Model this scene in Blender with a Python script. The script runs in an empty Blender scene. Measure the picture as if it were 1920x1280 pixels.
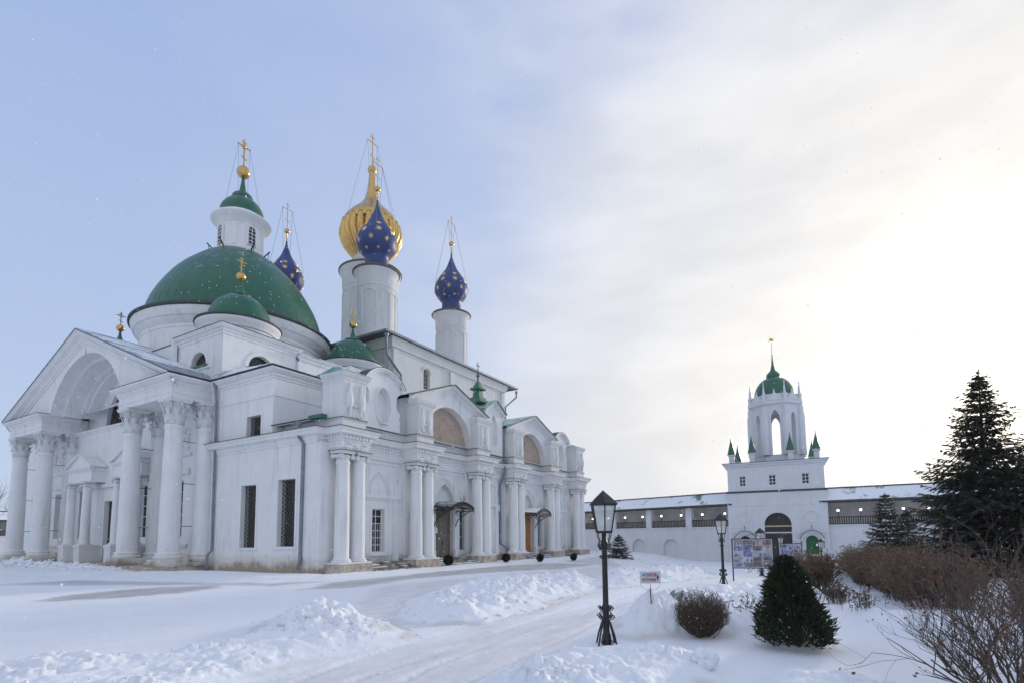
import bpy, bmesh, math, random
import numpy as np
from mathutils import Vector, Matrix, noise as mnoise
from mathutils.geometry import tessellate_polygon

PI = math.pi
rad = math.radians
scene = bpy.context.scene
COL = scene.collection

# ------------------------------------------------------------------ camera
CAM_H = 2.0
F_PX, CX, CY = 1017.02, 960.0, 913.07          # focal length and optical centre, in pixels of a 1920 px wide frame
yaw, pitch, roll = rad(58.9046), rad(5.18523), rad(-0.56647)
fw = Vector((math.sin(yaw) * math.cos(pitch), math.cos(yaw) * math.cos(pitch), math.sin(pitch)))
r0 = Vector((math.cos(yaw), -math.sin(yaw), 0))
u0 = r0.cross(fw)
r1 = math.cos(roll) * r0 + math.sin(roll) * u0
u1 = -math.sin(roll) * r0 + math.cos(roll) * u0
cam_d = bpy.data.cameras.new("camera")
cam = bpy.data.objects.new("camera", cam_d)
COL.objects.link(cam)
m = Matrix((r1, u1, -fw)).transposed().to_4x4()
m.translation = Vector((0, 0, CAM_H))
cam.matrix_world = m
cam_d.sensor_fit = 'HORIZONTAL'
cam_d.sensor_width = 36.0
cam_d.lens = 36.0 * F_PX / 1920.0
cam_d.shift_y = (CY - 640.0) / 1920.0
cam_d.clip_start = 0.05
cam_d.clip_end = 5000
scene.camera = cam

# ------------------------------------------------------------------ view
scene.view_settings.view_transform = 'Standard'
scene.view_settings.look = 'None'
scene.view_settings.exposure = 0.12
scene.view_settings.gamma = 1.0

# ------------------------------------------------------------------ world: sky with a veil of bright cloud on the sun's side
SUN_AZ, SUN_EL = rad(101), rad(11.5)          # azimuth from +Y towards +X
w = bpy.data.worlds.new("World")
scene.world = w
w.use_nodes = True
nt = w.node_tree
nt.nodes.clear()
N = nt.nodes.new
L = nt.links.new
def mth(nt, op, a, b=None, c=None, clamp=False):
    n = nt.nodes.new("ShaderNodeMath"); n.operation = op; n.use_clamp = clamp
    for i, x in enumerate((a, b, c)):
        if x is None: continue
        if isinstance(x, (int, float)): n.inputs[i].default_value = x
        else: nt.links.new(x, n.inputs[i])
    return n.outputs[0]
def mixc(nt, f, a, b, mode='MIX'):
    n = nt.nodes.new("ShaderNodeMix"); n.data_type = 'RGBA'; n.blend_type = mode
    for i, x in ((0, f), (6, a), (7, b)):
        if isinstance(x, (int, float)): n.inputs[i].default_value = x
        elif isinstance(x, tuple): n.inputs[i].default_value = (*x[:3], 1)
        else: nt.links.new(x, n.inputs[i])
    return n.outputs[2]
def ramp(nt, x, pts):
    n = nt.nodes.new("ShaderNodeValToRGB")
    e = n.color_ramp.elements
    while len(e) > 1: e.remove(e[-1])
    for i, (p, c) in enumerate(pts):
        c = (c, c, c) if isinstance(c, (int, float)) else c
        el = e[0] if i == 0 else e.new(p)
        el.position = p; el.color = (*c, 1)
    nt.links.new(x, n.inputs[0])
    return n.outputs[0]
sky = N("ShaderNodeTexSky"); sky.sky_type = 'NISHITA'; sky.sun_disc = False
sky.sun_elevation = SUN_EL; sky.sun_rotation = SUN_AZ
sky.air_density = 1.0; sky.dust_density = 1.6; sky.ozone_density = 2.5
tc = N("ShaderNodeTexCoord")
def dotdir(v):
    n = N("ShaderNodeVectorMath"); n.operation = 'DOT_PRODUCT'
    L(tc.outputs['Generated'], n.inputs[0]); n.inputs[1].default_value = v
    return n.outputs['Value']
sund = Vector((math.sin(SUN_AZ) * math.cos(SUN_EL), math.cos(SUN_AZ) * math.cos(SUN_EL), math.sin(SUN_EL)))
ds = dotdir(sund)
def nz(scale, detail=6, rough=0.55, stretch=(1, 1, 1), dist=0.0):
    mp = N("ShaderNodeMapping"); mp.inputs['Scale'].default_value = stretch
    L(tc.outputs['Generated'], mp.inputs[0])
    n = N("ShaderNodeTexNoise"); n.inputs['Scale'].default_value = scale
    n.inputs['Detail'].default_value = detail; n.inputs['Roughness'].default_value = rough
    n.inputs['Distortion'].default_value = dist
    L(mp.outputs[0], n.inputs[0]); return n.outputs[0]
n1 = nz(2.0, 7, 0.5, (1, 1, 2.2), 0.3)
n2 = nz(5.0, 5, 0.5, (1, 1, 3.0), 0.2)
cov = mth(nt, 'ADD', ds, mth(nt, 'MULTIPLY', mth(nt, 'SUBTRACT', n1, 0.5), 0.55))
cov = mth(nt, 'ADD', cov, mth(nt, 'MULTIPLY', mth(nt, 'SUBTRACT', n2, 0.5), 0.12))
covf = ramp(nt, cov, [(0.26, 0.0), (0.60, 0.20), (0.80, 0.82), (0.94, 1.0)])
glow = ramp(nt, mth(nt, 'ADD', ds, mth(nt, 'MULTIPLY', mth(nt, 'SUBTRACT', n1, 0.5), 0.05)),
            [(0.55, (0.66, 0.69, 0.79)), (0.79, (0.76, 0.77, 0.81)), (0.875, (0.81, 0.81, 0.825)), (0.92, (0.86, 0.85, 0.84)), (0.955, (0.95, 0.925, 0.89)), (0.984, (1.12, 1.07, 0.99)), (0.993, (1.6, 1.5, 1.3)), (1.0, (2.8, 2.6, 2.2))])
skyn = N("ShaderNodeVectorMath"); skyn.operation = 'SCALE'
L(sky.outputs[0], skyn.inputs[0]); skyn.inputs['Scale'].default_value = 0.085
# thin winter veil over the blue part
dz = N("ShaderNodeSeparateXYZ"); L(tc.outputs['Generated'], dz.inputs[0])
veil = ramp(nt, dz.outputs[2], [(0.0, (0.60, 0.715, 0.89)), (0.25, (0.495, 0.615, 0.87)), (0.7, (0.385, 0.505, 0.81)), (1.0, (0.33, 0.45, 0.76))])
blue = mixc(nt, 0.84, skyn.outputs[0], veil)
mot = ramp(nt, n2, [(0.35, 0.93), (0.65, 1.04)])
glow = mixc(nt, 1.0, glow, mot, 'MULTIPLY')
full = mixc(nt, covf, blue, glow)
# unseen pale cloud added behind the camera to brighten the west front and snow
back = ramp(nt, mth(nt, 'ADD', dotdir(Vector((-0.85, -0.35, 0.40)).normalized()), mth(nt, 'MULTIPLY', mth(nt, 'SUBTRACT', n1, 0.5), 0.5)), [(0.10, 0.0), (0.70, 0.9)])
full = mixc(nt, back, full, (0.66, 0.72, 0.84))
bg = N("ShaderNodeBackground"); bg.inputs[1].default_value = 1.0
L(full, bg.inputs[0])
out = N("ShaderNodeOutputWorld"); L(bg.outputs[0], out.inputs[0])

# ------------------------------------------------------------------ sun, veiled by cloud
sl = bpy.data.lights.new("sun", 'SUN'); sl.energy = 2.2; sl.angle = rad(7); sl.color = (1.0, 0.90, 0.76)
so = bpy.data.objects.new("sun", sl); COL.objects.link(so)
so.rotation_euler = (-sund).to_track_quat('-Z', 'Y').to_euler()
so.location = (30, -20, 40)

# ================================================================== materials
MATS = {}
def newmat(name):
    mt = bpy.data.materials.new(name); mt.use_nodes = True
    nt = mt.node_tree
    b = nt.nodes["Principled BSDF"]
    MATS[name] = mt
    return mt, nt, b
def ntex(nt, scale, detail=4, rough=0.5, vec=None, stretch=None):
    n = nt.nodes.new("ShaderNodeTexNoise")
    n.inputs['Scale'].default_value = scale; n.inputs['Detail'].default_value = detail; n.inputs['Roughness'].default_value = rough
    src = vec
    if src is None:
        g = nt.nodes.new("ShaderNodeNewGeometry"); src = g.outputs['Position']
    if stretch:
        mp = nt.nodes.new("ShaderNodeMapping"); mp.inputs['Scale'].default_value = stretch
        nt.links.new(src, mp.inputs[0]); src = mp.outputs[0]
    nt.links.new(src, n.inputs['Vector'])
    return n.outputs[0]
def bump(nt, b, h, strength=0.3, dist=0.02):
    n = nt.nodes.new("ShaderNodeBump"); n.inputs['Strength'].default_value = strength; n.inputs['Distance'].default_value = dist
    nt.links.new(h, n.inputs['Height']); nt.links.new(n.outputs[0], b.inputs['Normal'])
def posz(nt):
    g = nt.nodes.new("ShaderNodeNewGeometry"); s = nt.nodes.new("ShaderNodeSeparateXYZ")
    nt.links.new(g.outputs['Position'], s.inputs[0]); return s.outputs[2]
def simple(name, col, rough=0.6, metal=0.0, var=0.15, scale=6.0, bmp=0.0, bscale=40, bdist=0.01, spec=None):
    mt, nt, b = newmat(name)
    n = ntex(nt, scale, 5, 0.6)
    c2 = tuple(max(0, x * (1 - var)) for x in col); c1 = tuple(min(1, x * (1 + var * 0.6)) for x in col)
    nt.links.new(ramp(nt, n, [(0.3, c2), (0.7, c1)]), b.inputs['Base Color'])
    b.inputs['Roughness'].default_value = rough; b.inputs['Metallic'].default_value = metal
    if spec is not None: b.inputs['Specular IOR Level'].default_value = spec
    if bmp: bump(nt, b, ntex(nt, bscale, 4, 0.6), bmp, bdist)
    return mt
def plaster(name, col=(0.80, 0.805, 0.81), grime=1.0, base_stain=True):
    mt, nt, b = newmat(name)
    c = ramp(nt, ntex(nt, 0.7, 5, 0.6), [(0.3, tuple(x * 0.91 for x in col)), (0.7, col)])
    # vertical rain streaks and flaking
    st = ntex(nt, 1.0, 5, 0.65, stretch=(2.6, 2.6, 0.22))
    c = mixc(nt, mth(nt, 'MULTIPLY', ramp(nt, st, [(0.54, 0.0), (0.74, 1.0)]), 0.34 * min(1.6, grime)), c, (0.44, 0.44, 0.42))
    fl = ntex(nt, 3.3, 8, 0.72)
    c = mixc(nt, mth(nt, 'MULTIPLY', ramp(nt, fl, [(0.63, 0.0), (0.72, 1.0)]), 0.42 * min(1.6, grime)), c, (0.48, 0.42, 0.36))
    if base_stain:
        z = posz(nt)
        k = mth(nt, 'ADD', z, mth(nt, 'MULTIPLY', mth(nt, 'SUBTRACT', ntex(nt, 0.42, 5, 0.75), 0.40), -2.6))
        f = ramp(nt, k, [(0.0, 0.95), (0.5, 0.0)])
        g = ramp(nt, mth(nt, 'ADD', z, mth(nt, 'MULTIPLY', ntex(nt, 0.35, 6, 0.75), -1.7)), [(0.0, 0.9), (0.25, 0.0)])
        c = mixc(nt, mth(nt, 'MULTIPLY', g, 0.40), c, (0.52, 0.45, 0.34))
        c = mixc(nt, mth(nt, 'MULTIPLY', f, 0.8), c, (0.24, 0.16, 0.085))
    nt.links.new(c, b.inputs['Base Color'])
    b.inputs['Roughness'].default_value = 0.85
    b.inputs['Specular IOR Level'].default_value = 0.25
    h = mth(nt, 'ADD', ntex(nt, 2.2, 6, 0.6), mth(nt, 'MULTIPLY', ntex(nt, 14, 4, 0.6), 0.25))
    bump(nt, b, h, 0.35, 0.03)
    return mt
plaster('whitewash', grime=1.5); plaster('whitewash_high', grime=1.5, base_stain=False)
plaster('whitewash_old', (0.74, 0.75, 0.755), 2.0, False)
plaster('whitewash_relief', (0.76, 0.76, 0.76), 2.6, False)
plaster('cathedral_plaster', (0.66, 0.67, 0.665), 3.0, False)
plaster('wall_whitewash', (0.68, 0.70, 0.745), 0.8, False)
simple('gallery_plaster', (0.62, 0.60, 0.59), 0.9, var=0.2, scale=0.8)
# bare stained tympanum plaster
mt, nt, b = newmat('bare_plaster')
c = ramp(nt, ntex(nt, 0.9, 9, 0.78), [(0.34, (0.22, 0.13, 0.11)), (0.42, (0.42, 0.32, 0.25)), (0.6, (0.50, 0.42, 0.33)), (0.75, (0.44, 0.40, 0.33))])
c = mixc(nt, ramp(nt, ntex(nt, 5, 6, 0.7), [(0.52, 0.0), (0.7, 0.7)]), c, (0.30, 0.26, 0.22))
nt.links.new(c, b.inputs['Base Color']); b.inputs['Roughness'].default_value = 0.9
bump(nt, b, ntex(nt, 8, 6, 0.7), 0.6, 0.04)
# limestone plinths
mt, nt, b = newmat('limestone')
c = ramp(nt, ntex(nt, 2.4, 7, 0.7), [(0.3, (0.16, 0.125, 0.09)), (0.45, (0.40, 0.34, 0.28)), (0.62, (0.56, 0.50, 0.43)), (0.8, (0.66, 0.62, 0.57))])
nt.links.new(c, b.inputs['Base Color']); b.inputs['Roughness'].default_value = 0.9
bump(nt, b, ntex(nt, 6, 7, 0.7), 0.8, 0.05)
mt, nt, b = newmat('step_stone')
c = ramp(nt, ntex(nt, 2.0, 7, 0.7, stretch=(1, 1, 0.2)), [(0.35, (0.07, 0.06, 0.05)), (0.5, (0.22, 0.20, 0.17)), (0.68, (0.50, 0.49, 0.47))])
nt.links.new(c, b.inputs['Base Color']); b.inputs['Roughness'].default_value = 0.85
bump(nt, b, ntex(nt, 8, 5, 0.7), 0.6, 0.03)
# painted sheet metal, with seams carried by the meshes, a dusting of snow on it
def sheet(name, col, rough=0.32, snowy=0.0, metal=0.0):
    mt, nt, b = newmat(name)
    c = ramp(nt, ntex(nt, 1.2, 6, 0.6), [(0.3, tuple(x * 0.82 for x in col)), (0.7, tuple(x * 1.12 for x in col))])
    if snowy:
        g = nt.nodes.new("ShaderNodeNewGeometry"); s = nt.nodes.new("ShaderNodeSeparateXYZ"); nt.links.new(g.outputs['Normal'], s.inputs[0])
        k = mth(nt, 'ADD', mth(nt, 'MULTIPLY', s.outputs[2], 0.25), ntex(nt, 1.6, 9, 0.75))
        c = mixc(nt, ramp(nt, k, [(0.76 - 0.14 * snowy, 0.0), (0.86 - 0.12 * snowy, min(1, 0.3 + snowy * 0.5))]), c, (0.82, 0.85, 0.88))
    nt.links.new(c, b.inputs['Base Color']); b.inputs['Roughness'].default_value = rough; b.inputs['Metallic'].default_value = metal
    bump(nt, b, ntex(nt, 3.0, 4, 0.6), 0.25, 0.03)
    return mt
sheet('green_paint', (0.005, 0.105, 0.060), 0.33, 0.22)
sheet('green_trim', (0.015, 0.14, 0.075), 0.45, 0.1)
sheet('pale_green_sheet', (0.10, 0.26, 0.21), 0.45, 0.7)
sheet('canopy_green', (0.02, 0.075, 0.055), 0.45, 0.5)
sheet('dark_edge', (0.035, 0.055, 0.05), 0.6)
sheet('rusty_edge', (0.13, 0.095, 0.06), 0.7)
sheet('blue_paint', (0.003, 0.030, 0.165), 0.48, 0.02)
sheet('zinc', (0.20, 0.23, 0.27), 0.5, 0.0, 0.2)
# snow-covered roof: streaky snow on grey-blue sheet
mt, nt, b = newmat('snowy_roof')
k = ntex(nt, 0.55, 7, 0.66, stretch=(0.55, 1.3, 1.0))
c = mixc(nt, ramp(nt, k, [(0.44, 0.0), (0.53, 1.0)]), (0.22, 0.27, 0.34), (0.80, 0.83, 0.87))
nt.links.new(c, b.inputs['Base Color']); b.inputs['Roughness'].default_value = 0.7
bump(nt, b, ramp(nt, k, [(0.42, 0.0), (0.5, 1.0)]), 0.5, 0.05)
mt, nt, b = newmat('wall_roof_snow')
k = ntex(nt, 0.5, 7, 0.7)
c = mixc(nt, ramp(nt, k, [(0.36, 0.0), (0.44, 1.0)]), (0.10, 0.20, 0.17), (0.80, 0.84, 0.90))
nt.links.new(c, b.inputs['Base Color']); b.inputs['Roughness'].default_value = 0.8
# gold leaf
for nm, col, rg in (('gold', (0.74, 0.47, 0.15), 0.24), ('gold_star', (0.98, 0.74, 0.34), 0.42)):
    mt, nt, b = newmat(nm)
    nt.links.new(ramp(nt, ntex(nt, 2.5, 6, 0.7), [(0.3, tuple(x * 0.72 for x in col)), (0.7, col)]), b.inputs['Base Color'])
    b.inputs['Metallic'].default_value = 1.0
    nt.links.new(ramp(nt, ntex(nt, 4, 4, 0.6), [(0.3, rg - 0.08), (0.7, rg + 0.12)]), b.inputs['Roughness'])
simple('dark_glass', (0.010, 0.011, 0.013), 0.12, var=0.4, scale=1.5, spec=0.5)
simple('grey_glass', (0.07, 0.08, 0.09), 0.15, var=0.4, scale=2)
simple('lattice_iron', (0.10, 0.09, 0.08), 0.6)
simple('black_iron', (0.010, 0.011, 0.014), 0.40, var=0.3, scale=12, bmp=0.2)
simple('painted_frame', (0.75, 0.76, 0.78), 0.5, var=0.1)
simple('ochre_frame', (0.50, 0.44, 0.33), 0.6)
def wood(name, a, bb, sc=9.0):
    mt, nt, b = newmat(name)
    c = ramp(nt, ntex(nt, sc, 5, 0.6, stretch=(1, 1, 0.06)), [(0.3, a), (0.7, bb)])
    nt.links.new(c, b.inputs['Base Color']); b.inputs['Roughness'].default_value = 0.7
    bump(nt, b, ntex(nt, sc * 1.5, 4, 0.6, stretch=(1, 1, 0.05)), 0.4, 0.01)
wood('grey_door_wood', (0.13, 0.11, 0.09), (0.24, 0.21, 0.17))
wood('orange_door_wood', (0.33, 0.12, 0.03), (0.52, 0.22, 0.06))
wood('gate_wood', (0.016, 0.014, 0.012), (0.045, 0.04, 0.034))
wood('green_door_wood', (0.008, 0.10, 0.035), (0.018, 0.17, 0.06))
simple('paper', (0.78, 0.78, 0.76), 0.7, var=0.05)
simple('blue_tarp', (0.03, 0.12, 0.38), 0.5, var=0.3)
simple('red_paint', (0.32, 0.035, 0.04), 0.5, var=0.1)
simple('sky_paint', (0.10, 0.30, 0.62), 0.5, var=0.1)
simple('sign_board', (0.60, 0.62, 0.66), 0.5, var=0.05)
simple('sheet_grey', (0.20, 0.21, 0.20), 0.6, var=0.2, bmp=0.3, bscale=8)
# lantern glass
mt, nt, b = newmat('lantern_glass')
b.inputs['Base Color'].default_value = (0.72, 0.76, 0.76, 1); b.inputs['Roughness'].default_value = 0.25
b.inputs['Alpha'].default_value = 0.55
mt, nt, b = newmat('lit_globe')
b.inputs['Base Color'].default_value = (0.9, 0.9, 0.85, 1)
b.inputs['Emission Color'].default_value = (1.0, 0.95, 0.84, 1); b.inputs['Emission Strength'].default_value = 3.2
# photographs printed on the notice boards
mt, nt, b = newmat('photo_print')
n = nt.nodes.new("ShaderNodeTexNoise"); n.inputs['Scale'].default_value = 4.5; n.inputs['Detail'].default_value = 5; n.inputs['Roughness'].default_value = 0.62
g = nt.nodes.new("ShaderNodeNewGeometry"); nt.links.new(g.outputs['Position'], n.inputs['Vector'])
c = ramp(nt, n.outputs[0], [(0.30, (0.02, 0.03, 0.07)), (0.42, (0.10, 0.16, 0.36)), (0.50, (0.24, 0.14, 0.12)), (0.56, (0.38, 0.48, 0.68)), (0.66, (0.62, 0.66, 0.75)), (0.75, (0.20, 0.22, 0.16))])
at = nt.nodes.new("ShaderNodeAttribute"); at.attribute_name = 'tint'
c = mixc(nt, 0.72, c, at.outputs['Color'])
nt.links.new(c, b.inputs['Base Color']); b.inputs['Roughness'].default_value = 0.35
# vegetation
simple('spruce_needles', (0.042, 0.050, 0.032), 0.7, var=0.5, scale=2.5)
simple('fir_needles', (0.016, 0.036, 0.024), 0.7, var=0.5, scale=4)
simple('thuja_foliage', (0.020, 0.034, 0.012), 0.85, var=0.5, scale=6)
simple('topiary_leaves', (0.012, 0.022, 0.011), 0.75, var=0.4, scale=8)
simple('bark', (0.07, 0.055, 0.045), 0.9, var=0.3, scale=8)
simple('twig_bark', (0.11, 0.075, 0.055), 0.85, var=0.45, scale=5)
simple('rose_bark', (0.12, 0.085, 0.068), 0.85, var=0.45, scale=9)
simple('dry_leaves', (0.15, 0.060, 0.025), 0.8, var=0.5, scale=3)
simple('hedge_leaves', (0.17, 0.105, 0.065), 0.85, var=0.5, scale=1.5)
simple('dry_weed', (0.11, 0.085, 0.07), 0.9, var=0.4, scale=4)
mt, nt, b = newmat('falling_snow')
_tr = nt.nodes.new('ShaderNodeBsdfTranslucent'); _tr.inputs[0].default_value = (0.95, 0.96, 0.98, 1)
_df = nt.nodes.new('ShaderNodeBsdfDiffuse'); _df.inputs[0].default_value = (0.92, 0.94, 0.97, 1)
_cl = nt.nodes.new('ShaderNodeBsdfTransparent')
_m1 = nt.nodes.new('ShaderNodeMixShader'); _m2 = nt.nodes.new('ShaderNodeMixShader'); _m2.inputs[0].default_value = 0.35
nt.links.new(_tr.outputs[0], _m1.inputs[1]); nt.links.new(_df.outputs[0], _m1.inputs[2]); nt.links.new(_m1.outputs[0], _m2.inputs[1]); nt.links.new(_cl.outputs[0], _m2.inputs[2])
nt.links.new(_m2.outputs[0], nt.nodes['Material Output'].inputs[0])
simple('snow_lump', (0.80, 0.83, 0.88), 0.75, var=0.10, scale=3, bmp=0.8, bscale=7, bdist=0.05)
simple('dirty_snow_lump', (0.66, 0.62, 0.57), 0.8, var=0.3, scale=5, bmp=0.8, bscale=7, bdist=0.05)

# ================================================================== mesh helpers
class MB:
    def __init__(s): s.v = []; s.f = []
    def add(s, vs, fs):
        o = len(s.v); s.v.extend(tuple(p) for p in vs); s.f.extend(tuple(i + o for i in f) for f in fs); return s
    def box(s, x0, x1, y0, y1, z0, z1):
        return s.add([(x0, y0, z0), (x1, y0, z0), (x1, y1, z0), (x0, y1, z0), (x0, y0, z1), (x1, y0, z1), (x1, y1, z1), (x0, y1, z1)],
                     [(0, 3, 2, 1), (4, 5, 6, 7), (0, 1, 5, 4), (1, 2, 6, 5), (2, 3, 7, 6), (3, 0, 4, 7)])
    def tbox(s, cx, cy, z0, z1, a0, b0, a1, b1):
        return s.add([(cx - a0, cy - b0, z0), (cx + a0, cy - b0, z0), (cx + a0, cy + b0, z0), (cx - a0, cy + b0, z0),
                      (cx - a1, cy - b1, z1), (cx + a1, cy - b1, z1), (cx + a1, cy + b1, z1), (cx - a1, cy + b1, z1)],
                     [(0, 3, 2, 1), (4, 5, 6, 7), (0, 1, 5, 4), (1, 2, 6, 5), (2, 3, 7, 6), (3, 0, 4, 7)])
    def lathe(s, prof, cx, cy, seg=32, cz=0.0, a0=0, a1=2 * PI):
        full = abs(a1 - a0 - 2 * PI) < 1e-6
        n = seg if full else seg + 1
        vs = []
        for r, z in prof:
            for i in range(n):
                a = a0 + (a1 - a0) * i / seg
                vs.append((cx + r * math.cos(a), cy + r * math.sin(a), cz + z))
        fs = []
        for j in range(len(prof) - 1):
            for i in range(seg):
                i2 = (i + 1) % n if full else i + 1
                fs.append((j * n + i, j * n + i2, (j + 1) * n + i2, (j + 1) * n + i))
        s.add(vs, fs)
        if full:
            for j in (0, len(prof) - 1):
                if prof[j][0] > 1e-4: s.f.append(tuple(len(s.v) - len(vs) + j * n + i for i in range(n)))
        return s
    def tube(s, pts, r, n=6, cap=True):
        pts = [Vector(p) for p in pts]
        rs = r if isinstance(r, (list, tuple)) else [r] * len(pts)
        o = len(s.v)
        prev = None
        for i, p in enumerate(pts):
            d = (pts[min(i + 1, len(pts) - 1)] - pts[max(i - 1, 0)])
            if d.length < 1e-9: d = Vector((0, 0, 1))
            d.normalize()
            if prev is None:
                prev = d.orthogonal().normalized()
            a = (prev - d * prev.dot(d))
            a = a.normalized() if a.length > 1e-6 else d.orthogonal().normalized()
            prev = a; b2 = d.cross(a)
            for k in range(n):
                t = 2 * PI * k / n
                q = p + (a * math.cos(t) + b2 * math.sin(t)) * rs[i]
                s.v.append((q.x, q.y, q.z))
        for i in range(len(pts) - 1):
            for k in range(n):
                k2 = (k + 1) % n
                s.f.append((o + i * n + k, o + i * n + k2, o + (i + 1) * n + k2, o + (i + 1) * n + k))
        if cap and n > 2:
            s.f.append(tuple(o + k for k in range(n)))
            s.f.append(tuple(o + (len(pts) - 1) * n + k for k in range(n)))
        return s
    def sphere(s, c, r, n=12, m2=8, sc=(1, 1, 1)):
        prof = [(r * math.sin(PI * j / m2), -r * math.cos(PI * j / m2)) for j in range(m2 + 1)]
        o = len(s.v)
        s.lathe([(max(p[0], 1e-5), p[1]) for p in prof], 0, 0, n)
        for i in range(o, len(s.v)):
            x, y, z = s.v[i]; s.v[i] = (c[0] + x * sc[0], c[1] + y * sc[1], c[2] + z * sc[2])
        return s
    def sweep(s, prof, path, closed=False):
        """moulding profile (out, z) carried along a plan path; 'out' is to the right of the direction of travel"""
        n = len(path); P = [Vector((p[0], p[1])) for p in path]
        offs = []
        for i in range(n):
            if closed: a, c = P[i - 1], P[(i + 1) % n]
            else: a, c = (P[i - 1] if i > 0 else None), (P[i + 1] if i < n - 1 else None)
            def nr(p, q):
                d = (q - p).normalized(); return Vector((d.y, -d.x))
            if a is None: o = nr(P[i], c)
            elif c is None: o = nr(a, P[i])
            else:
                n1_, n2_ = nr(a, P[i]), nr(P[i], c)
                o = (n1_ + n2_); k = o.length
                o = o / k if k > 1e-6 else n1_
                o = o / max(0.3, o.dot(n1_))
            offs.append(o)
        vs = []
        for i in range(n):
            for (d, z) in prof: vs.append((P[i].x + offs[i].x * d, P[i].y + offs[i].y * d, z))
        k = len(prof); fs = []
        for i in range(n if closed else n - 1):
            j = (i + 1) % n
            for t in range(k - 1): fs.append((i * k + t, j * k + t, j * k + t + 1, i * k + t + 1))
        if not closed:
            fs.append(tuple(range(k))); fs.append(tuple((n - 1) * k + t for t in range(k)))
        return s.add(vs, fs)
    def prism(s, poly, mp, d0, d1):
        """polygon in a wall frame mp(a, z, d), pushed from depth d0 to d1"""
        n = len(poly)
        vs = [mp(a, z, d0) for a, z in poly] + [mp(a, z, d1) for a, z in poly]
        fs = [(i, (i + 1) % n, n + (i + 1) % n, n + i) for i in range(n)]
        tri = tessellate_polygon([[Vector((a, z, 0)) for a, z in poly]])
        fs += [tuple(t) for t in tri] + [tuple(n + i for i in t) for t in tri]
        return s.add(vs, fs)
    def holewall(s, outer, holes, mp, depth, back=True):
        """flat wall with openings: front at d=0, reveals going in by 'depth' (inwards is negative d)"""
        loops = [[Vector((a, z, 0)) for a, z in outer]] + [[Vector((a, z, 0)) for a, z in h] for h in holes]
        flat = [p for l in loops for p in l]
        tri = tessellate_polygon(loops)
        n = len(flat)
        vs = [mp(p.x, p.y, 0) for p in flat] + [mp(p.x, p.y, -depth) for p in flat]
        fs = [tuple(t) for t in tri]
        if back: fs += [tuple(n + i for i in reversed(t)) for t in tri]
        o = 0
        for l in loops:
            k = len(l)
            for i in range(k): fs.append((o + i, o + (i + 1) % k, n + o + (i + 1) % k, n + o + i))
            o += k
        return s.add(vs, fs)
    def build(s, name, mat, parent=None, smooth=False, recalc=True, angle=35):
        me = bpy.data.meshes.new(name)
        off = Vector((0, 0, 0))
        q = parent
        while q is not None: off += q.location; q = q.parent
        me.from_pydata([(x - off.x, y - off.y, z - off.z) for x, y, z in s.v], [], s.f)
        if recalc and len(s.f) < 60000:
            bm = bmesh.new(); bm.from_mesh(me); bmesh.ops.remove_doubles(bm, verts=bm.verts, dist=1e-5)
            bmesh.ops.recalc_face_normals(bm, faces=bm.faces); bm.to_mesh(me); bm.free()
        if smooth:
            me.polygons.foreach_set('use_smooth', [True] * len(me.polygons))
            if angle: me.set_sharp_from_angle(angle=rad(angle))
        me.materials.append(MATS[mat] if isinstance(mat, str) else mat)
        o = bpy.data.objects.new(name, me); COL.objects.link(o)
        if parent is not None: o.parent = parent
        return o
def tag(o, label=None, cat=None, group=None, kind=None):
    if label: o['label'] = label
    if cat: o['category'] = cat
    if group: o['group'] = group
    if kind: o['kind'] = kind
    return o
def empty(name, loc, label, cat, group=None):
    o = bpy.data.objects.new(name, None); COL.objects.link(o); o.location = loc
    o.empty_display_size = 0.3
    return tag(o, label, cat, group)
def copy_thing(o, label=None, loc=None, rz=None, scale=None, group=None):
    c = o.copy(); COL.objects.link(c)
    if label: c['label'] = label
    if group: c['group'] = group
    if loc is not None: c.location = loc
    if rz is not None: c.rotation_euler = (0, 0, rz)
    if scale is not None: c.scale = (scale,) * 3
    for ch in list(o.children):
        d = ch.copy(); COL.objects.link(d); d.parent = c
        for g in list(ch.children):
            e = g.copy(); COL.objects.link(e); e.parent = d
    return c
def refine(prof, k=4):
    """smooth a lathe profile through its points"""
    P = [Vector(p) for p in prof]; out_ = []
    for i in range(len(P) - 1):
        a, b_, c, d = P[max(i - 1, 0)], P[i], P[i + 1], P[min(i + 2, len(P) - 1)]
        for j in range(k):
            t = j / k
            q = 0.5 * ((2 * b_) + (c - a) * t + (2 * a - 5 * b_ + 4 * c - d) * t * t + (3 * b_ - a - 3 * c + d) * t ** 3)
            out_.append((max(q.x, .003), q.y))
    out_.append(tuple(P[-1])); return out_
def arc(cx, cz, r, a0, a1, n, rz=None):
    rz = rz or r
    return [(cx + r * math.cos(a0 + (a1 - a0) * i / n), cz + rz * math.sin(a0 + (a1 - a0) * i / n)) for i in range(n + 1)]
def pointed(a0, a1, z0, zs, top, n=8):
    """pointed arch opening outline"""
    c = (a0 + a1) / 2; hw = (a1 - a0) / 2; pts = [(a0, z0), (a1, z0), (a1, zs)]
    for i in range(1, n):
        t = PI / 3 * i / n; pts.append((c + hw * (2 * math.cos(t) - 1), zs + (top - zs) * math.sin(t) / math.sin(PI / 3)))
    pts.append((c, top))
    for i in range(n - 1, 0, -1):
        t = PI / 3 * i / n; pts.append((c - hw * (2 * math.cos(t) - 1), zs + (top - zs) * math.sin(t) / math.sin(PI / 3)))
    pts.append((a0, zs))
    return pts
def rect(a0, a1, z0, z1): return [(a0, z0), (a1, z0), (a1, z1), (a0, z1)]
def Smap(y): return lambda a, z, d: (a, y - d, z)       # wall facing -Y
def Wmap(x): return lambda a, z, d: (x - d, a, z)       # wall facing -X

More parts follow.
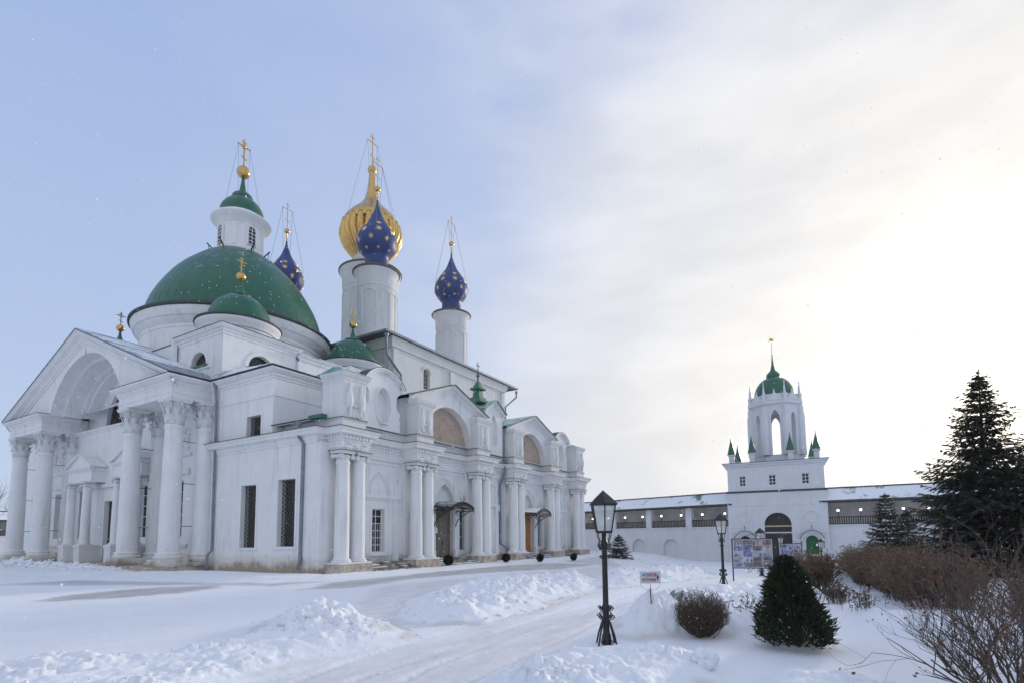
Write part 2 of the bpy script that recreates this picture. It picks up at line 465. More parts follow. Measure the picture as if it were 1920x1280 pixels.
# ------------------------------------------------------------------ architectural pieces
def column_shaft(mb, cx, cy, z0, z1, rb, rt, base=0.25, seg=28):
    h = z1 - z0
    prof = [(rb * 1.38, 0), (rb * 1.38, base * 0.30)]
    prof = [(rb * 1.30, base * 0.3), (rb * 1.36, base * 0.42), (rb * 1.36, base * 0.55), (rb * 1.28, base * 0.62), (rb * 1.16, base * 0.70),
            (rb * 1.16, base * 0.76), (rb * 1.22, base * 0.84), (rb * 1.20, base * 0.94), (rb * 1.04, base)]
    for i in range(9):
        t = i / 8.0
        r = rb + (rt - rb) * (t ** 1.5)
        prof.append((r, base + (h - base) * (0.002 + 0.94 * t)))
    prof += [(rt * 1.0, h * 0.955 + 0.02), (rt * 1.10, h * 0.965 + 0.02), (rt * 1.10, h * 0.98 + 0.01), (rt * 1.0, h)]
    mb.lathe([(r, z0 + z) for r, z in prof], cx, cy, seg)
    q = rb * 1.40
    mb.box(cx - q, cx + q, cy - q, cy + q, z0, z0 + base * 0.3)
    return mb
def spiral(mb, c, ax, up, r0_, turns=1.6, tr=0.03, n=18, sgn=1):
    pts = []
    for i in range(n + 1):
        t = i / n; a = t * turns * 2 * PI; r = r0_ * (1 - 0.85 * t)
        pts.append(Vector(c) + Vector(ax) * (r * math.cos(a) * sgn) + Vector(up) * (r * math.sin(a)))
    mb.tube(pts, [tr * (1 - 0.4 * i / n) for i in range(n + 1)], 5)
def corinthian(cx, cy, z0, z1, r, parent, half=False):
    """bell, two rows of leaves, corner volutes and a concave abacus"""
    mb = MB(); h = z1 - z0
    prof = [(r * 0.98, 0), (r * 1.0, h * 0.3), (r * 1.0, h * 0.6), (r * 1.14, h * 0.84), (r * 1.25, h * 0.86)]
    mb.lathe([(a, z0 + b) for a, b in prof], cx, cy, 24)
    for row, (zb, zt, rr, cnt, ph) in enumerate(((0.0, 0.40, 1.03, 8, 0.0), (0.10, 0.68, 1.06, 8, PI / 8))):
        for k in range(cnt):
            a = 2 * PI * k / cnt + ph
            ca, sa = math.cos(a), math.sin(a)
            wd = r * 0.36
            vs = []; fs = []
            for j in range(7):
                t = j / 6
                zz = z0 + h * (zb + (zt - zb) * min(1.0, t * 1.12) - (0.07 if j == 6 else 0))
                ro = r * (rr + 0.02 + (0.46 if row == 0 else 0.58) * t ** 2.8)
                ww = wd * (1.0 - 0.45 * t ** 2) * (1 + 0.12 * math.cos(j * PI))
                for s_ in (-1, -0.45, 0, 0.45, 1):
                    rad_ = ro + (0.045 * r if s_ in (-0.45, 0.45) else (0.02 * r if s_ == 0 else -0.03 * r))
                    vs.append((cx + ca * rad_ - sa * ww * s_, cy + sa * rad_ + ca * ww * s_, zz))
            for j in range(6):
                for i in range(4): fs.append((j * 5 + i, j * 5 + i + 1, (j + 1) * 5 + i + 1, (j + 1) * 5 + i))
            mb.add(vs, fs)
    for k in range(4):
        a = PI / 4 + k * PI / 2; d = Vector((math.cos(a), math.sin(a), 0)); c = Vector((cx, cy, z0 + h * 0.76)) + d * r * 1.42
        spiral(mb, c, d, (0, 0, 1), r * 0.30, 1.7, r * 0.085, 16, -1)
        mb.tube([Vector((cx, cy, z0 + h * 0.5)) + d * r * 1.05, Vector((cx, cy, z0 + h * 0.72)) + d * r * 1.15, c + Vector((0, 0, r * 0.26))], r * 0.075, 5)
        a2 = k * PI / 2; d2 = Vector((math.cos(a2), math.sin(a2), 0)); t2 = Vector((-d2.y, d2.x, 0))
        for sg in (-1, 1):
            spiral(mb, Vector((cx, cy, z0 + h * 0.76)) + d2 * r * 1.20 + t2 * sg * r * 0.24, t2, (0, 0, 1), r * 0.15, 1.3, r * 0.05, 10, -sg)
        mb.sphere(tuple(Vector((cx, cy, z0 + h * 0.92)) + d2 * r * 1.30), r * 0.17, 8, 6)
    ab = []
    R2 = r * 2.02; 
    for k in range(4):
        a = PI / 4 + k * PI / 2
        for t in (-0.06, 0.06): ab.append((cx + R2 * math.cos(a + t), cy + R2 * math.sin(a + t)))
        for t in (0.25, 0.5, 0.75):
            aa = a + t * PI / 2; rr = R2 * (0.64 + 0.36 * (abs(t - 0.5) * 2) ** 1.7 * 0.62)
            ab.append((cx + rr * math.cos(aa), cy + rr * math.sin(aa)))
    n = len(ab)
    for (za, zb_, sc0, sc1) in ((0.86, 0.93, 0.93, 0.96), (0.93, 1.0, 0.98, 1.02)):
        vs = [(cx + (x - cx) * sc0, cy + (y - cy) * sc0, z0 + h * za) for x, y in ab] + [(cx + (x - cx) * sc1, cy + (y - cy) * sc1, z0 + h * zb_) for x, y in ab]
        mb.add(vs, [(i, (i + 1) % n, n + (i + 1) % n, n + i) for i in range(n)] + [tuple(range(n)), tuple(range(n, 2 * n))])
    return mb.build('capital', 'whitewash_old', parent, True, angle=50)
def ionic(cx, cy, z0, r, parent, h=0.55, face='y'):
    mb = MB()
    mb.lathe([(r, z0), (r * 1.02, z0 + h * 0.28), (r * 1.14, z0 + h * 0.36), (r * 1.16, z0 + h * 0.5), (r * 1.0, z0 + h * 0.6)], cx, cy, 24)
    for sg in (-1, 1):
        for (off) in (0,):
            # scroll roll, its axis pointing out of the wall
            n = 14; rr = r * 0.40; L_ = r * 1.12
            ring = []
            pr = [(rr, -L_), (rr * 0.78, -L_ * 0.4), (rr * 0.72, 0), (rr * 0.78, L_ * 0.4), (rr, L_)]
            vs = []
            for q, l in pr:
                for k in range(n):
                    a = 2 * PI * k / n
                    if face == 'y': vs.append((cx + sg * r * 1.12 + q * math.cos(a), cy + l, z0 + h * 0.42 + q * math.sin(a)))
                    else: vs.append((cx + l, cy + sg * r * 1.12 + q * math.cos(a), z0 + h * 0.42 + q * math.sin(a)))
            fs = [(j * n + k, j * n + (k + 1) % n, (j + 1) * n + (k + 1) % n, (j + 1) * n + k) for j in range(4) for k in range(n)]
            fs += [tuple(range(n)), tuple(4 * n + k for k in range(n))]
            mb.add(vs, fs)
            for q in (-1, 1):
                if face == 'y': spiral(mb, (cx + sg * r * 1.12, cy + q * (L_ + 0.005), z0 + h * 0.42), (1, 0, 0), (0, 0, 1), rr * 0.92, 1.7, rr * 0.10, 16, -sg)
                else: spiral(mb, (cx + q * (L_ + 0.005), cy + sg * r * 1.12, z0 + h * 0.42), (0, 1, 0), (0, 0, 1), rr * 0.92, 1.7, rr * 0.10, 16, -sg)
    e = r * 1.42
    mb.tbox(cx, cy, z0 + h * 0.70, z0 + h * 0.84, e * 0.92, e * 0.92, e * 0.92, e * 0.92)
    mb.tbox(cx, cy, z0 + h * 0.84, z0 + h, e * 0.96, e * 0.96, e * 1.06, e * 1.06)
    return mb.build('capital', 'whitewash_old', parent, True, angle=40)
def cross_mesh(mb, cx, cy, z0, z1, t=0.10, three=True, halfw=None):
    """Orthodox cross; its bars run along X"""
    h = z1 - z0; hw = halfw or h * 0.27
    mb.box(cx - t / 2, cx + t / 2, cy - t / 2, cy + t / 2, z0, z1)
    zc = z0 + h * 0.74
    mb.box(cx - hw, cx + hw, cy - t * 0.42, cy + t * 0.42, zc - t / 2, zc + t / 2)
    if three:
        mb.box(cx - hw * 0.42, cx + hw * 0.42, cy - t * 0.38, cy + t * 0.38, z0 + h * 0.90 - t * 0.4, z0 + h * 0.90 + t * 0.4)
        a = hw * 0.46; zz = z0 + h * 0.32
        mb.add([(cx - a, cy - t * .4, zz + a * .45 - t / 2), (cx + a, cy - t * .4, zz - a * .45 - t / 2), (cx + a, cy + t * .4, zz - a * .45 - t / 2), (cx - a, cy + t * .4, zz + a * .45 - t / 2),
                (cx - a, cy - t * .4, zz + a * .45 + t / 2), (cx + a, cy - t * .4, zz - a * .45 + t / 2), (cx + a, cy + t * .4, zz - a * .45 + t / 2), (cx - a, cy + t * .4, zz + a * .45 + t / 2)],
               [(0, 3, 2, 1), (4, 5, 6, 7), (0, 1, 5, 4), (1, 2, 6, 5), (2, 3, 7, 6), (3, 0, 4, 7)])
    for x in (cx - hw, cx + hw): mb.sphere((x, cy, zc), t * 0.9, 8, 6)
    mb.sphere((cx, cy, z1), t * 0.9, 8, 6)
    return mb
def lattice(mb, mp, a0, a1, z0, z1, d, step=0.22, r=0.012):
    """diagonal iron grille clipped to a rectangle"""
    W_, H_ = a1 - a0, z1 - z0
    k = -H_
    while k < W_:
        for sg in (1, -1):
            # line a = k + t, z = t (sg=1) or mirrored
            t0, t1 = max(0, -k), min(H_, W_ - k)
            if t1 > t0:
                p = (k + t0, t0); q = (k + t1, t1)
                if sg < 0: p = (p[0], H_ - p[1]); q = (q[0], H_ - q[1])
                mb.tube([mp(a0 + p[0], z0 + p[1], d), mp(a0 + q[0], z0 + q[1], d)], r, 4, False)
        k += step
def framed_window(parent, mp, a0, a1, z0, z1, d, cols=2, rows=5, bar=0.05, glass='dark_glass', frame='painted_frame', arch=False):
    if arch:
        c = (a0 + a1) / 2; r = (a1 - a0) / 2
        shp = [(a0, z0), (a1, z0)] + arc(c, z1 - r, r, 0, PI, 10)
    else: shp = rect(a0, a1, z0, z1)
    g = MB().prism(shp, mp, -d, -d - 0.03).build('window', glass, parent)
    fm = MB()
    b2 = bar
    fm.prism(rect(a0, a0 + b2, z0, z1 - (r if arch else 0)), mp, -d + 0.06, -d + 0.003)
    fm.prism(rect(a1 - b2, a1, z0, z1 - (r if arch else 0)), mp, -d + 0.06, -d + 0.003)
    fm.prism(rect(a0 + b2, a1 - b2, z0, z0 + b2), mp, -d + 0.06, -d + 0.003)
    if not arch: fm.prism(rect(a0 + b2, a1 - b2, z1 - b2, z1), mp, -d + 0.06, -d + 0.003)
    else:
        for i in range(10):
            aa, bb = arc(c, z1 - r, r, 0, PI, 10)[i:i + 2]; a2, bb2 = arc(c, z1 - r, r - b2, 0, PI, 10)[i:i + 2]
            fm.prism([aa, bb, bb2, a2], mp, -d + 0.06, -d + 0.003)
    for i in range(1, cols):
        x = a0 + (a1 - a0) * i / cols; fm.prism(rect(x - b2 * .4, x + b2 * .4, z0 + b2, z1 - b2), mp, -d + 0.052, -d + 0.004)
    for j in range(1, rows):
        z = z0 + (z1 - z0) * j / rows; fm.prism(rect(a0 + b2, a1 - b2, z - b2 * .4, z + b2 * .4), mp, -d + 0.048, -d + 0.005)
    fm.build('window_frame', frame, g)
    return g
def relief_ornament(mb, mp, ac, z0, z1, wd, d, seed=0):
    """stucco relief: two hanging drops joined by drapery"""
    rnd = random.Random(seed); h = z1 - z0
    for sg in (-1, 1):
        a = ac + sg * wd * 0.28
        pts = []
        rs = []
        for i in range(9):
            t = i / 8
            pts.append(mp(a + sg * 0.05 * math.sin(t * PI), z1 - h * (0.02 + 0.92 * t), d + 0.03))
            rs.append(wd * (0.045 + 0.135 * math.sin(min(1, t * 1.05) * PI) ** 1.5 * (0.35 + t)))
        mb.tube(pts, rs, 8)
        mb.sphere(mp(a, z1 - h * 0.03, d + 0.03), wd * 0.06, 8, 6)
        pts = [mp(a + sg * wd * (0.20 - 0.08 * math.sin(t * PI)), z1 - h * (0.25 + 0.6 * t), d + 0.02) for t in (0, .25, .5, .75, 1)]
        mb.tube(pts, [wd * .02, wd * .045, wd * .04, wd * .05, wd * .02], 6)
    for k in range(7):
        t = k / 6; a = ac + (t - 0.5) * wd * 0.5
        mb.sphere(mp(a, z0 + h * (0.34 + 0.30 * (2 * t - 1) ** 2) + rnd.uniform(-.02, .02), d + 0.03), wd * 0.075, 8, 6)
    for k in range(10):
        mb.sphere(mp(ac + rnd.uniform(-.4, .4) * wd, z0 + h * rnd.uniform(.02, .35), d + 0.02), wd * rnd.uniform(.03, .07), 6, 5)
    return mb
def drainpipe(parent, pts, r=0.065, mat='zinc'):
    mb = MB(); mb.tube(pts, r, 8)
    p = Vector(pts[0])
    mb.lathe([(r * 1.0, -0.25), (r * 2.0, 0.0), (r * 2.0, 0.08)], p.x, p.y, 8, p.z + 0.15)
    for a, b_ in zip(pts[:-1], pts[1:]):
        a, b_ = Vector(a), Vector(b_)
        if (b_ - a).length > 2.5:
            for k in range(1, int((b_ - a).length / 1.4)):
                q = a + (b_ - a) * (k * 1.4 / (b_ - a).length)
                mb.lathe([(r * 1.18, -0.03), (r * 1.18, 0.03)], q.x, q.y, 8, q.z)
    return mb.build('drainpipe', mat, parent, True)
# ================================================================== the ground: one sheet of snow
BANKS = {   # outlines of the ploughed snow banks, in metres: (outline, height, edge width, roughness)
 'A2': ([(6.4,9.4),(8.2,12.0),(10.3,12.3),(9.9,9.9),(8.8,8.0),(7.0,8.2)], .24, 1.1, 1.2),
 'A': ([(2.6,11.6),(4.19,11.8),(5.17,10.6),(6.64,10.4),(8.26,12.2),(10.3,12.3),(9.9,9.9),(9.0,7.9),(8.1,7.3),(6.34,7.38),(4.78,7.19),(2.6,5.9),(0.6,5.7),(-1,9)], .17, 1.0, .7),
 'B': ([(10.13,9.61),(13.3,12.05),(17.14,13.06),(20.79,11.9),(25.15,10.9),(22.02,8.81),(19.17,7.9),(13.8,7.3),(10.6,7.1),(9.8,8.17)], .42, 1.3, 1.0),
 'C': ([(20.43,8.9),(25.3,10.54),(29.61,10.87),(34.47,10.17),(35.62,7.4),(29.53,5.6),(25.45,6.2),(21.51,6.91),(19.8,7.7)], .40, 1.2, 1.0),
 'D': ([(10.2,4.1),(13.3,4.95),(16.68,5.0),(19.66,4.4),(19.85,3.32),(20.44,2.9),(22.2,1.37),(19.87,0.35),(16.05,0.07),(11.76,0.17),(10.5,0.4),(10.9,1.1),(11.4,1.9),(10.9,2.8),(10.2,3.4)], .34, 0.9, 1.0),
 'D2': ([(10.8,4.0),(12.2,4.4),(13.6,4.6),(14.6,4.1),(14.0,3.0),(11.9,2.9),(10.8,3.2)], .26, 1.0, 1.0),
 'E': ([(6.2,4.35),(7.32,4.6),(8.7,4.25),(9.45,3.6),(9.9,2.9),(9.5,2.25),(9.18,1.78),(8.2,1.5),(7.4,1.6),(6.38,1.6),(5.2,1.9),(4.44,3.06)], .20, 0.8, 1.0),
 'F': ([(7.6,1.2),(8.62,1.1),(9.2,0.64),(9.2,0.22),(8.91,-0.5),(8.31,-1.2),(6.18,-1),(5.44,1.0)], .16, 0.7, 1.0),
 'G': ([(17.5,0.5),(25.68,-0.6),(36,-1.2),(40,-4),(34,-9),(17.99,-6.2),(12.0,-3.4),(11.2,-2.05),(12.0,-1.2),(13.0,-0.5),(14.6,0.3)], .26, 0.9, .5),
 'I': ([(30.12,1.3),(38.15,0.9),(39.83,-0.54),(32.23,-0.98),(28.38,-0.55),(26.99,0.44)], .75, 1.3, .8),
 'H': ([(12.2,45),(14.5,62),(17.2,66),(17.6,36.8),(19.9,35.6),(20.0,26.6),(20.9,24.3),(27,23.6),(33,23.4),(45.23,23.0),(58,23),(57,21.2),(44.0,19.6),(38,20.2),(29.5,20.6),(22,20.6),(18.0,20.8),(15.2,22.2),(15.4,27),(13.6,34)], .16, 1.6, .5),
 'H2': ([(15.6,44),(15.4,56),(16.6,62),(17.3,62),(17.3,38),(16.6,38)], .50, 1.1, 1.2),
 'K': ([(43,15.5),(50,20),(58,26),(66,30),(64,22),(60,12),(58,2),(56,-2),(52,4),(44,9)], .12, 2.2, .5),
}
TRACKS = [([(3.0, 4.6), (6, 5.3), (9.5, 5.5), (14, 5.9), (20, 5.0), (28, 4.0), (38, 5.5)], 1.5), ([(2.5, 5.2), (6.5, 6.3), (10, 6.6), (13, 6.5), (17, 6.9), (20, 7.0), (26, 5.2)], 1.45),
          ([(1, 14), (6, 14.5), (11, 15), (17, 16.0), (26, 17.5), (40, 17)], 1.5), ([(4, 19), (9, 19.5), (14, 19), (20, 16.5), (30, 15), (44, 13)], 1.5)]
def _interp(t): return t * t * t * (t * (t * 6 - 15) + 10)
def vnoise(x, y, seed):
    xi = np.floor(x).astype(np.int64); yi = np.floor(y).astype(np.int64)
    fx = _interp(x - xi); fy = _interp(y - yi)
    def h(a, b):
        k = (a * 374761393 + b * 668265263 + seed * 2246822519) & 0xffffffff
        k = ((k ^ (k >> 13)) * 1274126177) & 0xffffffff
        return ((k ^ (k >> 16)) & 0xffff) / 65535.0
    return (h(xi, yi) * (1 - fx) + h(xi + 1, yi) * fx) * (1 - fy) + (h(xi, yi + 1) * (1 - fx) + h(xi + 1, yi + 1) * fx) * fy
def fbm(x, y, seed, octs=4, gain=0.5):
    s = np.zeros_like(x); a = 1.0; t = 0
    for o in range(octs):
        c, sn = math.cos(o * 1.1), math.sin(o * 1.1)
        s += a * vnoise((x * c - y * sn) * 2 ** o, (x * sn + y * c) * 2 ** o, seed + o); t += a; a *= gain
    return s / t
def slabs(x, y, s_, seed):
    """broken plates of ploughed snow: cells, each with its own height and tilt"""
    X, Y = x / s_, y / s_
    xi = np.floor(X).astype(np.int64); yi = np.floor(Y).astype(np.int64)
    b1 = np.full(x.shape, 9.0); b2 = np.full(x.shape, 9.0); val = np.zeros_like(x)
    def h(a, b, q):
        k = (a * 374761393 + b * 668265263 + (seed + q) * 2246822519) & 0xffffffff
        k = ((k ^ (k >> 13)) * 1274126177) & 0xffffffff
        return ((k ^ (k >> 16)) & 0xffff) / 65535.0
    for dx in (-1, 0, 1):
        for dy in (-1, 0, 1):
            a, b = xi + dx, yi + dy
            px, py = a + h(a, b, 1), b + h(a, b, 2)
            d = np.hypot(X - px, Y - py)
            v = h(a, b, 3) + (X - px) * (h(a, b, 4) - .5) * 1.4 + (Y - py) * (h(a, b, 5) - .5) * 1.4
            nw = d < b1
            b2 = np.where(nw, b1, np.minimum(b2, d)); val = np.where(nw, v, val); b1 = np.where(nw, d, b1)
    return val * np.clip((b2 - b1) / .22, 0, 1)
def inside_dist(x, y, poly):
    """signed distance to a polygon outline, positive inside"""
    d = np.full(x.shape, 1e9); ins = np.zeros(x.shape, bool)
    n = len(poly)
    for i in range(n):
        x0, y0 = poly[i]; x1, y1 = poly[(i + 1) % n]
        ex, ey = x1 - x0, y1 - y0
        t = np.clip(((x - x0) * ex + (y - y0) * ey) / (ex * ex + ey * ey), 0, 1)
        d = np.minimum(d, np.hypot(x - x0 - t * ex, y - y0 - t * ey))
        c = ((y0 > y) != (y1 > y)) & (x < (x1 - x0) * (y - y0) / ((y1 - y0) if y1 != y0 else 1e-9) + x0)
        ins ^= c
    return np.where(ins, d, -d)
def sstep(t): t = np.clip(t, 0, 1); return t * t * (3 - 2 * t)
def ground_np(x, y):
    base = -0.85 * sstep((x - 18) / 40) * sstep((21 - y) / 8) - 0.9 * sstep((y - 66) / 25)
    z = base + 0.03 * (fbm(x * 0.35, y * 0.35, 3, 3) - 0.5)
    rough = np.zeros_like(x); cover = np.zeros_like(x)
    dist = np.hypot(x, y)
    for k, (poly, h, ew, rg) in BANKS.items():
        xs = [p[0] for p in poly]; ys = [p[1] for p in poly]
        sel = (x > min(xs) - 1) & (x < max(xs) + 1) & (y > min(ys) - 1) & (y < max(ys) + 1)
        if not sel.any(): continue
        xx, yy = x[sel], y[sel]
        d = inside_dist(xx, yy, poly) + 0.35 * (fbm(xx * 1.6, yy * 1.6, 11, 3) - 0.5)
        m_ = sstep(d / ew)
        big = 0.45 + 1.0 * fbm(xx * 0.55, yy * 0.55, 21 + len(poly), 3)
        lump = np.abs(fbm(xx * 2.2, yy * 2.2, 5, 4, .55) - 0.5) * 2
        fine = np.abs(fbm(xx * 7, yy * 7, 9, 3, .6) - 0.5) * 2
        hh = h * big * (0.80 + 0.55 * lump * rg) * m_ + rg * m_ * (0.075 * (lump - 0.2) + 0.034 * (fine - 0.3)) * min(1, h * 3)
        if rg > .65:
            wob = .08 * fbm(xx * 5, yy * 5, 77, 2)
            sl2 = slabs(xx + wob, yy - wob, .30 if h < .4 else .42, 7) + .5 * slabs(xx - wob, yy + wob, .15, 17)
            hh += m_ * rg * .125 * (sl2 - .35) * np.clip(fbm(xx * .9, yy * .9, 91, 2) * 2.6 - .75, 0, 1)
        lip = np.clip(d / 0.12, 0, 1) * 0.035 * min(1, h * 4)
        z[sel] += hh + lip
        cover[sel] = np.maximum(cover[sel], np.clip(d / 0.15, 0, 1))
    # wheel tracks pressed into the trodden snow
    for (pl, wd_) in TRACKS:
        best = np.full(x.shape, 9.0)
        for (x0, y0), (x1, y1) in zip(pl[:-1], pl[1:]):
            ex, ey = x1 - x0, y1 - y0; t = np.clip(((x - x0) * ex + (y - y0) * ey) / (ex * ex + ey * ey), 0, 1)
            best = np.minimum(best, np.hypot(x - x0 - t * ex, y - y0 - t * ey))
        best = best + .03 * (fbm(x * 3, y * 3, 55, 2) - .5)
        tr_ = np.clip(1 - np.abs(best - wd_ / 2) / .11, 0, 1)
        z -= (1 - cover) * (.022 * sstep(tr_ * 1.5) - .010 * np.clip(1 - np.abs(best - wd_ / 2 - .17) / .06, 0, 1)) * (0.7 + .6 * fbm(x * 2, y * 2, 57, 2))
        z += (1 - cover) * .007 * sstep(tr_ * 2) * np.sign(np.sin((x * .9 + y * .45) * 2 * np.pi / .16))
    # faint ruts on the trodden parts
    z += (1 - cover) * (0.010 * (fbm(x * 1.2 + y * 2.1, y * 0.6 - x * 0.3, 31, 4) - 0.5) + 0.012 * (fbm(x * 5, y * 5, 41, 3, .6) - 0.5))
    return z, cover
def gz(x, y):
    z, c = ground_np(np.array([float(x)]), np.array([float(y)])); return float(z[0])
def build_ground():
    ya = yaw
    az = np.concatenate([np.arange(-180, -62, 3.0), np.arange(-62, 62, 0.16), np.arange(62, 180, 3.0)])
    A = np.radians(az) + ya
    rr = [0.0]
    r_ = 1.2
    while r_ < 90: rr.append(r_); r_ *= 1.0072 if r_ > 5 else 1.02
    while r_ < 400: rr.append(r_); r_ *= 1.15
    R_ = np.array(rr[1:])
    AA, RR = np.meshgrid(A, R_)
    X = RR * np.sin(AA); Y = RR * np.cos(AA)
    Z, cv = ground_np(X.ravel(), Y.ravel())
    nA, nR = len(A), len(R_)
    co = np.column_stack([X.ravel(), Y.ravel(), Z]).astype(np.float32)
    co = np.vstack([co, [[0, 0, 0]]])
    i = np.arange(nR - 1)[:, None] * nA; j = np.arange(nA)[None, :]; j2 = (j + 1) % nA
    q = np.stack([i + j, i + nA + j, i + nA + j2, i + j2], -1).reshape(-1, 4)
    me = bpy.data.meshes.new('snowy_ground')
    me.vertices.add(len(co)); me.vertices.foreach_set('co', co.ravel())
    nq = len(q); c0 = len(co) - 1
    tri = np.array([[c0, k, (k + 1) % nA] for k in range(nA)])
    loops = np.concatenate([q.ravel(), tri.ravel()])
    me.loops.add(len(loops)); me.loops.foreach_set('vertex_index', loops)
    me.polygons.add(nq + len(tri))
    st = np.concatenate([np.arange(nq) * 4, nq * 4 + np.arange(len(tri)) * 3])
    me.polygons.foreach_set('loop_start', st)
    me.update(calc_edges=True)
    me.polygons.foreach_set('use_smooth', [True] * (nq + len(tri)))
    # what lies on the sheet: loose snow, trodden snow, wet bare ground
    x, y = co[:, 0].astype(float), co[:, 1].astype(float)
    cov = np.concatenate([cv, [0]])
    def patch(poly, ew, sd, amp=0.8):
        return sstep((inside_dist(x, y, poly) + amp * (fbm(x * 0.9, y * 0.9, sd, 4, .6) - 0.5)) / ew + 0.5)
    wet = patch([(7.5,23.6),(10.4,25.4),(12.4,25.2),(14.4,23.6),(13.2,22.4),(11.4,21.6),(9.6,21.9),(7.8,22.6)], .8, 61, 1.0) * 0.75
    wet = np.maximum(wet, patch([(9.5, 34), (12.6, 33.5), (14.6, 25.3), (17.5, 20.6), (15.0, 21.0), (12.8, 26.5), (11.0, 30)], .9, 62) * 0.55)
    wet = np.maximum(wet, patch([(14.2,18.4),(17.5,19.9),(24,20.5),(33,20.2),(38,18.9),(42,17.0),(33,16.2),(27,17.2),(20.5,18.2),(16.3,17.3)], .9, 63) * 0.70)
    wet = np.maximum(wet, patch([(40, 19.5), (55, 21), (56, 17), (48, 14.5), (41, 15.5)], 1.2, 64) * 0.5)
    wet *= (1 - cov)
    road = patch([(4.5, 7.0), (8.6, 6.8), (10.2, 6.7), (14, 6.9), (20, 7.4), (28, 5.4), (36, 7), (44, 12), (40, 16), (27, 15.6), (16.5, 16.4), (12, 13), (9.2, 9.6), (9.9, 6.4), (20, 5.4), (24, 5.0), (10, 4.6), (5.6, 4.2), (3, 4.8)], 1.0, 65) * (1 - cov)
    dirt = np.zeros_like(x)
    for k in ('A', 'A2', 'B', 'E', 'D', 'H2'):
        poly, h, ew, rg = BANKS[k]
        d = inside_dist(x, y, poly) + 0.35 * (fbm(x * 1.6, y * 1.6, 11, 3) - 0.5)
        dirt = np.maximum(dirt, np.exp(-((d - 0.10) / 0.14) ** 2) * sstep((fbm(x * 0.8, y * 0.8, 71, 4) - 0.42) / 0.2))
    at = me.color_attributes.new('cover', 'FLOAT_COLOR', 'POINT')
    col = np.column_stack([wet, road, dirt, np.ones_like(x)]).astype(np.float32)
    at.data.foreach_set('color', col.ravel())
    mt, nt, b = newmat('snow')
    a = nt.nodes.new("ShaderNodeAttribute"); a.attribute_name = 'cover'
    sp = nt.nodes.new("ShaderNodeSeparateColor"); nt.links.new(a.outputs['Color'], sp.inputs[0])
    c = ramp(nt, ntex(nt, 0.6, 6, 0.6), [(0.3, (0.78, 0.805, 0.85)), (0.7, (0.85, 0.865, 0.895))])
    rut = ntex(nt, 1.4, 7, 0.65, stretch=(0.5, 1.6, 1))
    tr = ramp(nt, rut, [(0.3, (0.60, 0.585, 0.60)), (0.5, (0.70, 0.69, 0.71)), (0.7, (0.78, 0.78, 0.80))])
    c = mixc(nt, mth(nt, 'MULTIPLY', sp.outputs[1], 0.85), c, tr)
    wt = ramp(nt, rut, [(0.35, (0.24, 0.215, 0.21)), (0.52, (0.37, 0.35, 0.35)), (0.68, (0.56, 0.54, 0.55))])
    c = mixc(nt, sp.outputs[0], c, wt)
    c = mixc(nt, mth(nt, 'MULTIPLY', sp.outputs[2], 0.42), c, (0.47, 0.40, 0.33))
    sk = ramp(nt, ntex(nt, 9, 5, 0.75), [(0.70, 0.0), (0.76, 1.0)])
    c = mixc(nt, mth(nt, 'MULTIPLY', sk, 0.25), c, (0.40, 0.35, 0.31))
    nt.links.new(c, b.inputs['Base Color'])
    nt.links.new(mth(nt, 'SUBTRACT', 0.72, mth(nt, 'MULTIPLY', sp.outputs[0], 0.30)), b.inputs['Roughness'])
    b.inputs['Specular IOR Level'].default_value = 0.35
    h = mth(nt, 'ADD', ntex(nt, 5, 6, 0.65), mth(nt, 'MULTIPLY', ntex(nt, 26, 4, 0.7), 0.30))
    bump(nt, b, h, 0.55, 0.035)
    me.materials.append(mt)
    o = bpy.data.objects.new('snowy_ground', me); COL.objects.link(o)
    tag(o, 'snow-covered yard with trodden paths, ploughed banks and wet patches', 'ground', kind='structure')
build_ground()
# ================================================================== the domed church
YC = 50.1                                  # the portico's axis
XW, YS = 20.6, 25.5                        # west wall, south wall
church = empty('church', (XW, YS, 0), 'long white church with a green dome, columned portico and two gabled south porches', 'church')
PR = [22.3, 28.7, 35.9, 41.5, 48.7, 54.9]  # column pairs of the south front
SM, WM = Smap(YS), Wmap(XW)
# --- south wall, with its openings
holes = [rect(25.0, 26.05, 1.1, 3.87)]
door1 = pointed(31.35, 33.55, 0.5, 4.5, 6.05)
door2 = pointed(44.15, 46.25, 0.5, 4.5, 6.05)
nar = [pointed(a, a + 0.78, 1.0, 4.5, 5.6) for a in (34.28, 29.54, 47.1, 42.4)]
wr = rect(51.2, 52.25, 1.1, 3.87)
MB().holewall([(21.0, -0.4), (56.8, -0.4), (56.8, 8.3), (21.0, 8.3)], holes + [door1, door2, wr] + nar, SM, 0.55).build('south_wall', 'whitewash', church)
# --- west wall with its tall windows, and the upper body
wopen = [rect(31.0, 32.55, 1.48, 5.4), rect(27.25, 28.85, 1.55, 5.55), rect(30.75, 32.2, 8.28, 9.8)]
outer = [(25.45, -0.4), (70.8, -0.4), (70.8, 12.6), (YC + 6.6, 12.6), (YC + 6.6, 11.3), (YC - 6.6, 11.3), (YC - 6.6, 12.6), (29.6, 12.6), (29.6, 8.3), (25.45, 8.3)]
wopen += [rect(YC - 1.1, YC + 1.1, 0.5, 5.2), rect(YC - 5.7, YC - 4.5, 2.2, 6.2), rect(YC + 4.5, YC + 5.7, 2.2, 6.2), rect(YC - 10.7, YC - 9.5, 2.2, 6.2), rect(YC + 9.5, YC + 10.7, 2.2, 6.2)]
lun = arc(YC - .2, 11.45, 3.6, 0, PI, 24)
MB().holewall(outer, wopen, WM, 0.55).build('west_wall', 'whitewash', church)
